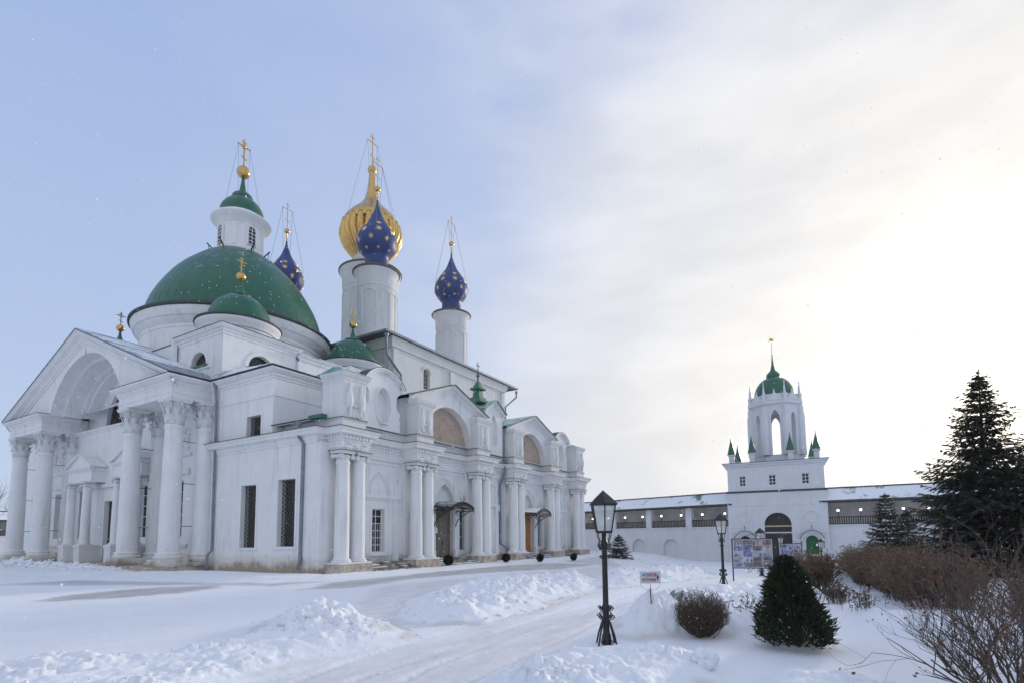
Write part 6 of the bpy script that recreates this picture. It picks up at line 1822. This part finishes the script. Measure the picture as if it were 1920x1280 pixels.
# ================================================================== plants
def needle_tree(name, loc, H_, R_, label, seed, mat='spruce_needles', trunk=.16, whorls=26, skirt=.12, dens=1.0, group=None, droop=.25, power=.85, lean=(0, 0), irregular=.35, snow=.07):
    rnd = random.Random(seed)
    t = empty(name, loc, label, 'tree', group)
    x0, y0, z0 = loc
    tr = MB()
    axis = lambda h: (x0 + lean[0] * h / H_, y0 + lean[1] * h / H_, z0 + h)
    tr.tube([axis(-.3), axis(H_ * .3), axis(H_ * .65), axis(H_ * .99)], [trunk, trunk * .75, trunk * .4, .012], 8)
    V = []; Fc = []; SV = []; SF = []
    def blade(p, q, w_, up):
        d = q - p
        s_ = d.cross(up)
        if s_.length < 1e-6: return
        s_ = s_.normalized() * w_
        o = len(V); m_ = p + d * .45
        V.extend([tuple(p), tuple(m_ + s_), tuple(q), tuple(m_ - s_)]); Fc.append((o, o + 1, o + 2, o + 3))
    nbr = 0
    for k in range(whorls):
        t_ = max(0, (k + rnd.uniform(-.3, .3)) / whorls)
        h = H_ * (skirt + (1 - skirt) * t_ ** .92)
        if h > H_ * .97: continue
        L0 = R_ * (1 - h / H_) ** power
        nb = int(rnd.choice([7, 8, 9]) * (1 if L0 > .4 else .8))
        a0 = rnd.uniform(0, 6.28)
        for b_ in range(nb):
            a = a0 + 2 * PI * b_ / nb + rnd.uniform(-.25, .25)
            lf = 1 + irregular * .75 * mnoise.noise(Vector((math.cos(a) * 1.3 + seed, math.sin(a) * 1.3, h * .9)))
            L_ = L0 * lf * rnd.uniform(1 - irregular * .8, 1 + irregular * .35) + .06 + .05 * (1 - h / H_)
            d = Vector((math.cos(a), math.sin(a), 0)); s_ = Vector((-d.y, d.x, 0))
            base = Vector(axis(h)); n = max(4, int(L_ / .16)); pts = []
            up0 = .30 * (h / H_) ** 1.2 + rnd.uniform(-.05, .08)
            for i in range(n + 1):
                u_ = i / n
                pts.append(base + d * L_ * u_ + s_ * L_ * .05 * math.sin(u_ * 3 + a) + Vector((0, 0, L_ * (up0 * u_ - droop * (u_ ** 1.3) * (1 - .4 * u_) + .10 * u_ ** 3))))
            tr.tube(pts, [max(.006, trunk * .16 * (1 - i / n) * (L_ / R_) + .006) for i in range(n + 1)], 3, False)
            for i in range(1, n + 1):
                u_ = i / n
                if u_ < .12: continue
                p = pts[i]; dr = (pts[i] - pts[i - 1]).normalized()
                tl = (.16 + .36 * L_ * (1 - u_) ** .7 * min(1, u_ * 3)) 
                for sg in (-1, 1):
                    td = (dr * rnd.uniform(.5, .9) + s_ * sg * rnd.uniform(.6, 1.0) + Vector((0, 0, rnd.uniform(-.75, .02)))).normalized()
                    l2 = tl * rnd.uniform(.6, 1.15); q = p + td * l2
                    m2 = max(2, int(l2 / .07 * dens))
                    for j in range(m2):
                        c = p + td * l2 * (j + .5) / m2
                        for sg2 in (-1, 1):
                            nd = (td * .8 + td.cross(Vector((0, 0, 1))) * sg2 * .7 + Vector((0, 0, rnd.uniform(-.5, .35)))).normalized()
                            blade(c, c + nd * rnd.uniform(.09, .17), .030, Vector((rnd.uniform(-.6, .6), rnd.uniform(-.6, .6), 1)))
                    if rnd.random() < snow:
                        ss = Vector((-td.y, td.x, 0)) * rnd.uniform(.015, .04); o = len(SV); up_ = Vector((0, 0, .035)); a_ = p + td * l2 * .3; b2_ = q
                        SV.extend([tuple(a_ + up_ - ss), tuple(a_ + up_ + ss), tuple(b2_ + up_ + ss * .5), tuple(b2_ + up_ - ss * .5)]); SF.append((o, o + 1, o + 2, o + 3))
                    blade(p, q + td * .05, .06, Vector((rnd.uniform(-.5, .5), rnd.uniform(-.5, .5), 1)))
            e = pts[-1]; blade(e - (pts[-1] - pts[-2]), e + (pts[-1] - pts[-2]).normalized() * .14, .03, Vector((0, 0, 1)))
    for k in range(int(60 * dens)):
        h = H_ * rnd.uniform(.90, .995); p = Vector(axis(h)); a = rnd.uniform(0, 6.28)
        d = Vector((math.cos(a) * .5, math.sin(a) * .5, rnd.uniform(.2, 1))).normalized(); blade(p, p + d * rnd.uniform(.10, .22), .025, Vector((rnd.uniform(-1, 1), rnd.uniform(-1, 1), .2)))
    blade(Vector(axis(H_ * .95)), Vector(axis(H_ * 1.02)), .02, Vector((1, 0, 0)))
    tr.build('trunk', 'bark', t, True, recalc=False, angle=None)
    mb = MB(); mb.v = V; mb.f = Fc
    mb.build('crown', mat, t, False, recalc=False)
    if snow:
        m3 = MB(); m3.v = SV; m3.f = SF; m3.build('snow_on_boughs', 'snow_lump', t, recalc=False)['kind'] = 'stuff'
    return t, len(Fc)
T1, n_ = needle_tree('spruce_tree', (33.9, -5.95, -.45), 10.2, 4.1, 'tallest dark spruce at the right edge, its ragged top against the bright sky', 5, trunk=.2, whorls=50, skirt=.04, dens=1.1, power=1.0, droop=.30, irregular=.50, lean=(-.6, -.1))
needle_tree('spruce_tree', (31.6, -7.9, -.4), 7.6, 3.4, 'second big spruce cut off by the right edge, right of the tallest one', 6, trunk=.18, whorls=32, skirt=.05, dens=.8, power=.8, irregular=.45)
needle_tree('spruce_tree', (48.6, -2.9, -.7), 5.6, 2.1, 'young spruce before the gallery wall, the taller of the pair left of the big spruce', 7, trunk=.08, whorls=24, skirt=.05, dens=.8, irregular=.4, droop=.1)
needle_tree('spruce_tree', (46.9, -4.0, -.7), 4.2, 1.8, 'young spruce before the gallery wall, the lower and right one of the pair', 8, trunk=.07, whorls=20, skirt=.05, dens=.8, irregular=.4, droop=.1)
needle_tree('fir_tree', (50.1, 18.3, -.55), 2.6, 1.45, 'small layered fir alone before the white wall, just right of the nearest lantern post', 9, 'fir_needles', trunk=.05, whorls=10, skirt=.12, dens=1.1, irregular=.2, droop=.05, power=.9)

def thuja(loc, H_, R_, label, seed):
    rnd = random.Random(seed); t = empty('thuja', loc, label, 'shrub'); x0, y0, z0 = loc
    V = []; Fc = []
    tr = MB(); 
    for k in range(14):
        a = rnd.uniform(0, 6.28); r_ = rnd.uniform(.1, .6) * R_
        tr.tube([(x0, y0, z0 - .1), (x0 + r_ * .5 * math.cos(a), y0 + r_ * .5 * math.sin(a), z0 + H_ * .3), (x0 + r_ * math.cos(a), y0 + r_ * math.sin(a), z0 + H_ * rnd.uniform(.5, .8))], [.03, .02, .006], 5)
    tr.build('stem', 'bark', t, recalc=False)
    lobes = [(rnd.uniform(0, 6.28), rnd.uniform(.3, 1.0), rnd.uniform(.05, .75), rnd.uniform(.16, .34)) for _ in range(46)]
    for k in range(15500):
        h = rnd.random() ** .8; a = rnd.uniform(0, 6.28)
        env = R_ * (1.0 - h ** 2.0) ** .62 * (1 - .42 * h) * (.82 if h > .04 else .6)
        env *= 1 + .42 * mnoise.noise(Vector((math.cos(a) * 2.4, math.sin(a) * 2.4, h * 5 + seed)))
        r_ = env * (rnd.random() ** .32)
        p = Vector((x0 + r_ * math.cos(a) - .07 * h, y0 + r_ * math.sin(a) + .13 * h, z0 + H_ * h * .98))
        outd = Vector((math.cos(a), math.sin(a), 0))
        d = (outd * rnd.uniform(.3, 1.0) + Vector((rnd.uniform(-.35, .35), rnd.uniform(-.35, .35), rnd.uniform(.1, .95)))).normalized()
        l = rnd.uniform(.05, .14) * (1.6 if rnd.random() < .10 else 1)
        s_ = d.cross(Vector((rnd.uniform(-1, 1), rnd.uniform(-1, 1), rnd.uniform(-1, 1)))).normalized() * rnd.uniform(.008, .017)
        o = len(V); q = p + d * l; m_ = p + d * l * .5
        V.extend([tuple(p), tuple(m_ + s_), tuple(q), tuple(m_ - s_)]); Fc.append((o, o + 1, o + 2, o + 3))
    # a few separate sprays breaking the outline
    mb = MB(); mb.v = V; mb.f = Fc; mb.build('foliage', 'thuja_foliage', t, recalc=False)
    m3 = MB()
    for k in range(150):
        q = Vector(V[4 * rnd.randrange(len(Fc)) + 2]); r2 = rnd.uniform(.003, .010)
        if math.hypot(q.x - x0, q.y - y0) < R_ * .25: continue
        crumb(m3, q.x, q.y, q.z, r2, rnd)
    m3.build('caught_snow', 'snow_lump', t, recalc=False)['kind'] = 'stuff'
thuja((10.95, .76, .05), 1.52, .78, 'dense dark conical thuja standing in the snow right of the round bush', 3)

def twig_bush(name, loc, H_, R_, label, seed, stems=40, depth=3, mat='twig_bark', r0_=.012, leaves=0, leafmat='dry_leaves', part='branches', group=None, flat=.0, spread=1.0, cat='shrub', leafsize=.02, clip=False):
    rnd = random.Random(seed); t = empty(name, loc, label, cat, group); x0, y0, z0 = loc
    mb = MB(); tips = []
    def grow(p, d, l, r_, lev):
        n = 3; pts = [p]; q = p
        for i in range(n):
            jt = .42 if spread >= 1.19 else .22
            d = (d + Vector((rnd.uniform(-jt, jt), rnd.uniform(-jt, jt), rnd.uniform(-.10, .22)))).normalized()
            q2 = q + d * l / n
            if clip and ((q2.x - x0) ** 2 + (q2.y - y0) ** 2) / R_ ** 2 + ((q2.z - z0 - H_ * .50) / (H_ * .52)) ** 2 > 1 + rnd.uniform(-.05, .25): break
            q = q2; pts.append(q)
        n = len(pts) - 1
        if n < 1: return
        mb.tube(pts, [r_ * (1 - .3 * i / n) for i in range(n + 1)], 3, False)
        if lev == 0: tips.append((q, d)); return
        for k in range(rnd.choice([2, 2, 3] if spread >= 1.19 else [2, 3, 3])):
            i = min(n, rnd.choice([1, 2, 3])); nd = (d + Vector((rnd.uniform(-.75, .75), rnd.uniform(-.75, .75), rnd.uniform(-.25, .7)))).normalized()
            grow(pts[i], nd, l * rnd.uniform(.55, .85), r_ * .62, lev - 1)
    for k in range(stems):
        a = rnd.uniform(0, 6.28); e = rnd.random() ** .7
        d = Vector((math.cos(a) * e * spread, math.sin(a) * e * spread, rnd.uniform(.8, 1.1) * (1 - .35 * e))).normalized()
        bs = .48 if clip else .18
        p = Vector((x0 + math.cos(a) * R_ * bs * rnd.random(), y0 + math.sin(a) * R_ * bs * rnd.random(), z0 - .05))
        grow(p, d, H_ * rnd.uniform(.36, .52), r0_, depth)
    mb.build(part, mat, t, recalc=False)
    if leaves:
        V = []; Fc = []
        for k in range(leaves):
            p, d = rnd.choice(tips); p = p + Vector((rnd.uniform(-.03, .03), rnd.uniform(-.03, .03), rnd.uniform(-.05, .03)))
            a = Vector((rnd.uniform(-1, 1), rnd.uniform(-1, 1), rnd.uniform(-1, 1))).normalized(); b_ = a.orthogonal().normalized(); s_ = leafsize * rnd.uniform(.5, 1.3)
            o = len(V); V.extend([tuple(p - a * s_), tuple(p + b_ * s_ * .6), tuple(p + a * s_), tuple(p - b_ * s_ * .6)]); Fc.append((o, o + 1, o + 2, o + 3))
        m2 = MB(); m2.v = V; m2.f = Fc; m2.build('dry_leaves', leafmat, t, recalc=False)
        if clip:
            m3 = MB()
            for k in range(150):
                p, d = rnd.choice(tips); crumb(m3, p.x, p.y, p.z, rnd.uniform(.004, .011), rnd)
            m3.build('caught_snow', 'snow_lump', t, recalc=False)['kind'] = 'stuff'
    return t
twig_bush('bare_bush', (11.25, 2.45, .06), .86, .52, 'round bare brown bush between the sign and the thuja', 21, 130, 4, r0_=.010, leaves=2600, leafmat='twig_bark', leafsize=.015, spread=1.15, clip=True)
# a snow-laden look: tiny snow on the round bush is left to the falling flakes

def hedge(pts, w_, H_, label, seed, nst, leaves):
    rnd = random.Random(seed)
    c = pts[len(pts) // 2]
    t = empty('hedge', (c[0], c[1], gz(*c)), label, 'hedge')
    seg = []; tot = 0
    for a, b_ in zip(pts[:-1], pts[1:]): l = math.hypot(b_[0] - a[0], b_[1] - a[1]); seg.append((a, b_, tot, l)); tot += l
    mb = MB(); tips = []
    def at(s_):
        for a, b_, s0_, l in seg:
            if s_ <= s0_ + l or (a, b_, s0_, l) == seg[-1]:
                u_ = (s_ - s0_) / l; return a[0] + (b_[0] - a[0]) * u_, a[1] + (b_[1] - a[1]) * u_, (b_[0] - a[0]) / l, (b_[1] - a[1]) / l
    def grow(p, d, l, r_, lev):
        pts_ = [p]; q = p
        for i in range(2):
            d = (d + Vector((rnd.uniform(-.25, .25), rnd.uniform(-.25, .25), rnd.uniform(-.05, .25)))).normalized(); q = q + d * l / 2; pts_.append(q)
        mb.tube(pts_, [r_, r_ * .85, r_ * .7], 3, False)
        tips.append(q)
        if lev == 0: return
        for k in range(3): grow(pts_[rnd.choice([1, 2])], (d + Vector((rnd.uniform(-.8, .8), rnd.uniform(-.8, .8), rnd.uniform(-.2, .8)))).normalized(), l * rnd.uniform(.5, .8), r_ * .65, lev - 1)
    for k in range(nst):
        s_ = tot * rnd.random(); x, y, ux, uy = at(s_); o_ = rnd.uniform(-1, 1)
        x += -uy * o_ * w_ * .35; y += ux * o_ * w_ * .35
        sc = 1 + .13 * math.sin(s_ * 1.7) + .10 * math.sin(s_ * 4.1)
        if rnd.random() < .55 * max(0, math.sin(s_ * 2.9 + 1)) ** 2: continue
        d = Vector((-uy * o_ * .5 + rnd.uniform(-.3, .3), ux * o_ * .5 + rnd.uniform(-.3, .3), 1)).normalized()
        grow(Vector((x, y, gz_fast(x, y) - .05)), d, H_ * sc * rnd.uniform(.42, .52), .012, 3)
    mb.build('branches', 'twig_bark', t, recalc=False)
    V = []; Fc = []
    for k in range(leaves):
        p = rnd.choice(tips) + Vector((rnd.uniform(-.05, .05), rnd.uniform(-.05, .05), rnd.uniform(-.06, .05)))
        a = Vector((rnd.uniform(-1, 1), rnd.uniform(-1, 1), rnd.uniform(-1, 1))).normalized(); b_ = a.orthogonal().normalized(); s2 = rnd.uniform(.014, .036)
        o = len(V); V.extend([tuple(p - a * s2), tuple(p + b_ * s2 * .7), tuple(p + a * s2), tuple(p - b_ * s2 * .7)]); Fc.append((o, o + 1, o + 2, o + 3))
    m2 = MB(); m2.v = V; m2.f = Fc; m2.build('dry_leaves', 'hedge_leaves', t, recalc=False)
def gz_fast(x, y): return -.3 * min(1, max(0, (x - 14) / 20)) + .12
hedge([(15.4, -2.0), (17.5, -1.75), (21, -1.4), (26, -1.0), (30.5, -.75)], 1.5, 1.22, 'long brown leafless hedge running from the right foreground towards the green door', 31, 900, 62000)
hedge([(19.8, .78), (21.2, .74)], .6, 1.12, 'short reddish-brown hedge directly behind the thuja', 33, 90, 7000)
hedge([(16.5, -4.6), (15.6, -3.5)], 1.0, 1.0, 'ragged brown hedge end spreading behind the rose bushes', 35, 170, 7000)
twig_bush('rose_bush', (7.9, -1.5, .15), 1.75, .9, 'tall leafless rose bush with withered hips at the lower right corner', 41, 48, 4, 'rose_bark', .012, 420, 'dry_leaves', leafsize=.026, spread=1.2)
twig_bush('rose_bush', (9.3, -2.7, .1), 1.75, .9, 'leafless rose bush behind the nearest one, against the spruce', 42, 44, 4, 'rose_bark', .012, 360, 'dry_leaves', leafsize=.026, spread=1.2)
twig_bush('rose_bush', (11.6, -2.75, .15), 1.5, .9, 'leafless rose bush standing between the hedge end and the nearer roses', 43, 20, 4, 'rose_bark', .012, 100, 'dry_leaves', leafsize=.024, spread=1.1)
# dead flower stalks left in the beds
def weeds(loc, w_, H_, n, label, seed):
    rnd = random.Random(seed); t = empty('dead_stalks', loc, label, 'plant', 'dead flower stalks in the snowy bed'); mb = MB()
    for k in range(n):
        x = loc[0] + rnd.gauss(0, w_); y = loc[1] + rnd.gauss(0, w_ * .5); z = loc[2] - .05; h = H_ * rnd.uniform(.4, 1)
        p = [(x, y, z), (x + rnd.uniform(-.05, .05), y + rnd.uniform(-.05, .05), z + h * .6), (x + rnd.uniform(-.12, .12), y + rnd.uniform(-.12, .12), z + h)]
        mb.tube(p, [.007, .006, .004], 3, False)
        for q in range(5):
            u_ = rnd.uniform(.3, 1); c = Vector(p[0]).lerp(Vector(p[2]), u_)
            d = Vector((rnd.uniform(-1, 1), rnd.uniform(-1, 1), rnd.uniform(-.2, 1))).normalized()
            mb.tube([c, c + d * rnd.uniform(.04, .14)], [.006, .012], 3, False)
    mb.build('stalks', 'dry_weed', t, recalc=False)
for i, (x, y, n, lb) in enumerate(((17.2, .15, 60, 'thickest clump of dead stalks, beside the thuja and the hedge'), (20.0, .35, 40, 'sparse dead stalks farther back, towards the blue tarpaulin'), (15.4, -.35, 26, 'few low dead stalks at the foot of the long hedge'), (12.6, 1.75, 14, 'few dead stalks just right of the round bush'))):
    weeds((x, y, gz(x, y)), .38, .55, n, lb, 60 + i)
# clipped balls by the south front
for i, (x, y, s_, lb) in enumerate(((28.6, 22.2, .31, 'clipped dark ball shrub before the grey church door'), (34.7, 21.5, .29, 'clipped ball shrub at the foot of the slanting drainpipe'), (37.8, 20.3, .27, 'clipped ball shrub left of the orange door steps'), (42.1, 19.4, .27, 'clipped ball shrub near the far right end of the church'))):
    rnd = random.Random(90 + i); z0 = gz(x, y); t = empty('ball_shrub', (x, y, z0), lb, 'shrub', 'clipped ball shrubs along the church')
    MB().tube([(x, y, z0 - .1), (x, y, z0 + s_ * .7)], .035, 6).build('stem', 'bark', t)
    V = []; Fc = []
    for k in range(7000):
        d = Vector((rnd.gauss(0, 1), rnd.gauss(0, 1), rnd.gauss(0, 1))).normalized()
        r_ = s_ * (rnd.random() ** .25) * (1 + .10 * mnoise.noise(d * 3 + Vector((i, 0, 0)))); p = Vector((x, y, z0 + s_ * 1.25)) + Vector((d.x, d.y, d.z * 1.05)) * r_
        e = (d + Vector((rnd.uniform(-.8, .8), rnd.uniform(-.8, .8), rnd.uniform(-.8, .8)))).normalized(); l = rnd.uniform(.03, .07); sd = e.orthogonal().normalized() * .02
        o = len(V); V.extend([tuple(p), tuple(p + e * l * .5 + sd), tuple(p + e * l), tuple(p + e * l * .5 - sd)]); Fc.append((o, o + 1, o + 2, o + 3))
    mb = MB(); mb.v = V; mb.f = Fc; mb.build('foliage', 'topiary_leaves', t, recalc=False)
# bare treetops beyond the far wall
for i, (x, y, h, lb) in enumerate(((30.0, 112.0, 9.5, 'bare crown of a tree beyond the distant wall, at the left edge'), (42.0, 113.0, 8.8, 'bare crown of a tree beyond the distant wall, seen between the portico columns'))):
    twig_bush('bare_tree', (x, y, -1.5), h * 1.15, 3.0, lb, 95 + i, 9, 4, 'twig_bark', .09, spread=.8, cat='tree', part='crown')
# ================================================================== snow falling
rnd = random.Random(2024)
mb = MB()
ico = [(0, 0, 1), (.89, 0, .45), (.28, .85, .45), (-.72, .53, .45), (-.72, -.53, .45), (.28, -.85, .45), (.72, .53, -.45), (-.28, .85, -.45), (-.89, 0, -.45), (-.28, -.85, -.45), (.72, -.53, -.45), (0, 0, -1)]
icf = [(0, 1, 2), (0, 2, 3), (0, 3, 4), (0, 4, 5), (0, 5, 1), (1, 6, 2), (2, 7, 3), (3, 8, 4), (4, 9, 5), (5, 10, 1), (6, 7, 2), (7, 8, 3), (8, 9, 4), (9, 10, 5), (10, 6, 1), (11, 7, 6), (11, 8, 7), (11, 9, 8), (11, 10, 9), (11, 6, 10)]
cnt = 0
while cnt < 6000:
    x, y = rnd.uniform(-4, 46), rnd.uniform(-22, 50); z = rnd.uniform(0.2, 20)
    D = math.hypot(x, y)
    if D < 3.2 or z < gz_fast(x, y) + .3: continue
    r_ = rnd.uniform(.004, .009) * (1.4 if rnd.random() < .06 else 1) + .00042 * D
    mb.add([(x + a * r_, y + b_ * r_, z + c_ * r_ * 1.3) for a, b_, c_ in ico], icf); cnt += 1
o = mb.build('falling_snow', 'falling_snow', None, True, recalc=False, angle=None)
tag(o, 'light snowflakes drifting down through the whole yard', 'snowflakes', kind='stuff')

# ================================================================== the snowy air itself
hz_ = MB().box(-430, 430, -430, 430, -4.5, 66)
mt = bpy.data.materials.new('haze'); mt.use_nodes = True; nt = mt.node_tree; nt.nodes.clear()
pv = nt.nodes.new('ShaderNodeVolumePrincipled'); pv.inputs['Density'].default_value = 0.0004; pv.inputs['Color'].default_value = (0.93, 0.95, 1.0, 1); pv.inputs['Anisotropy'].default_value = 0.35
om = nt.nodes.new('ShaderNodeOutputMaterial'); nt.links.new(pv.outputs[0], om.inputs['Volume']); MATS['haze'] = mt
o = hz_.build('haze', 'haze', None); o['kind'] = 'stuff'; o['label'] = 'thin haze of fine falling snow filling the air'; o['category'] = 'haze'
scene.cycles.volume_bounces = 0
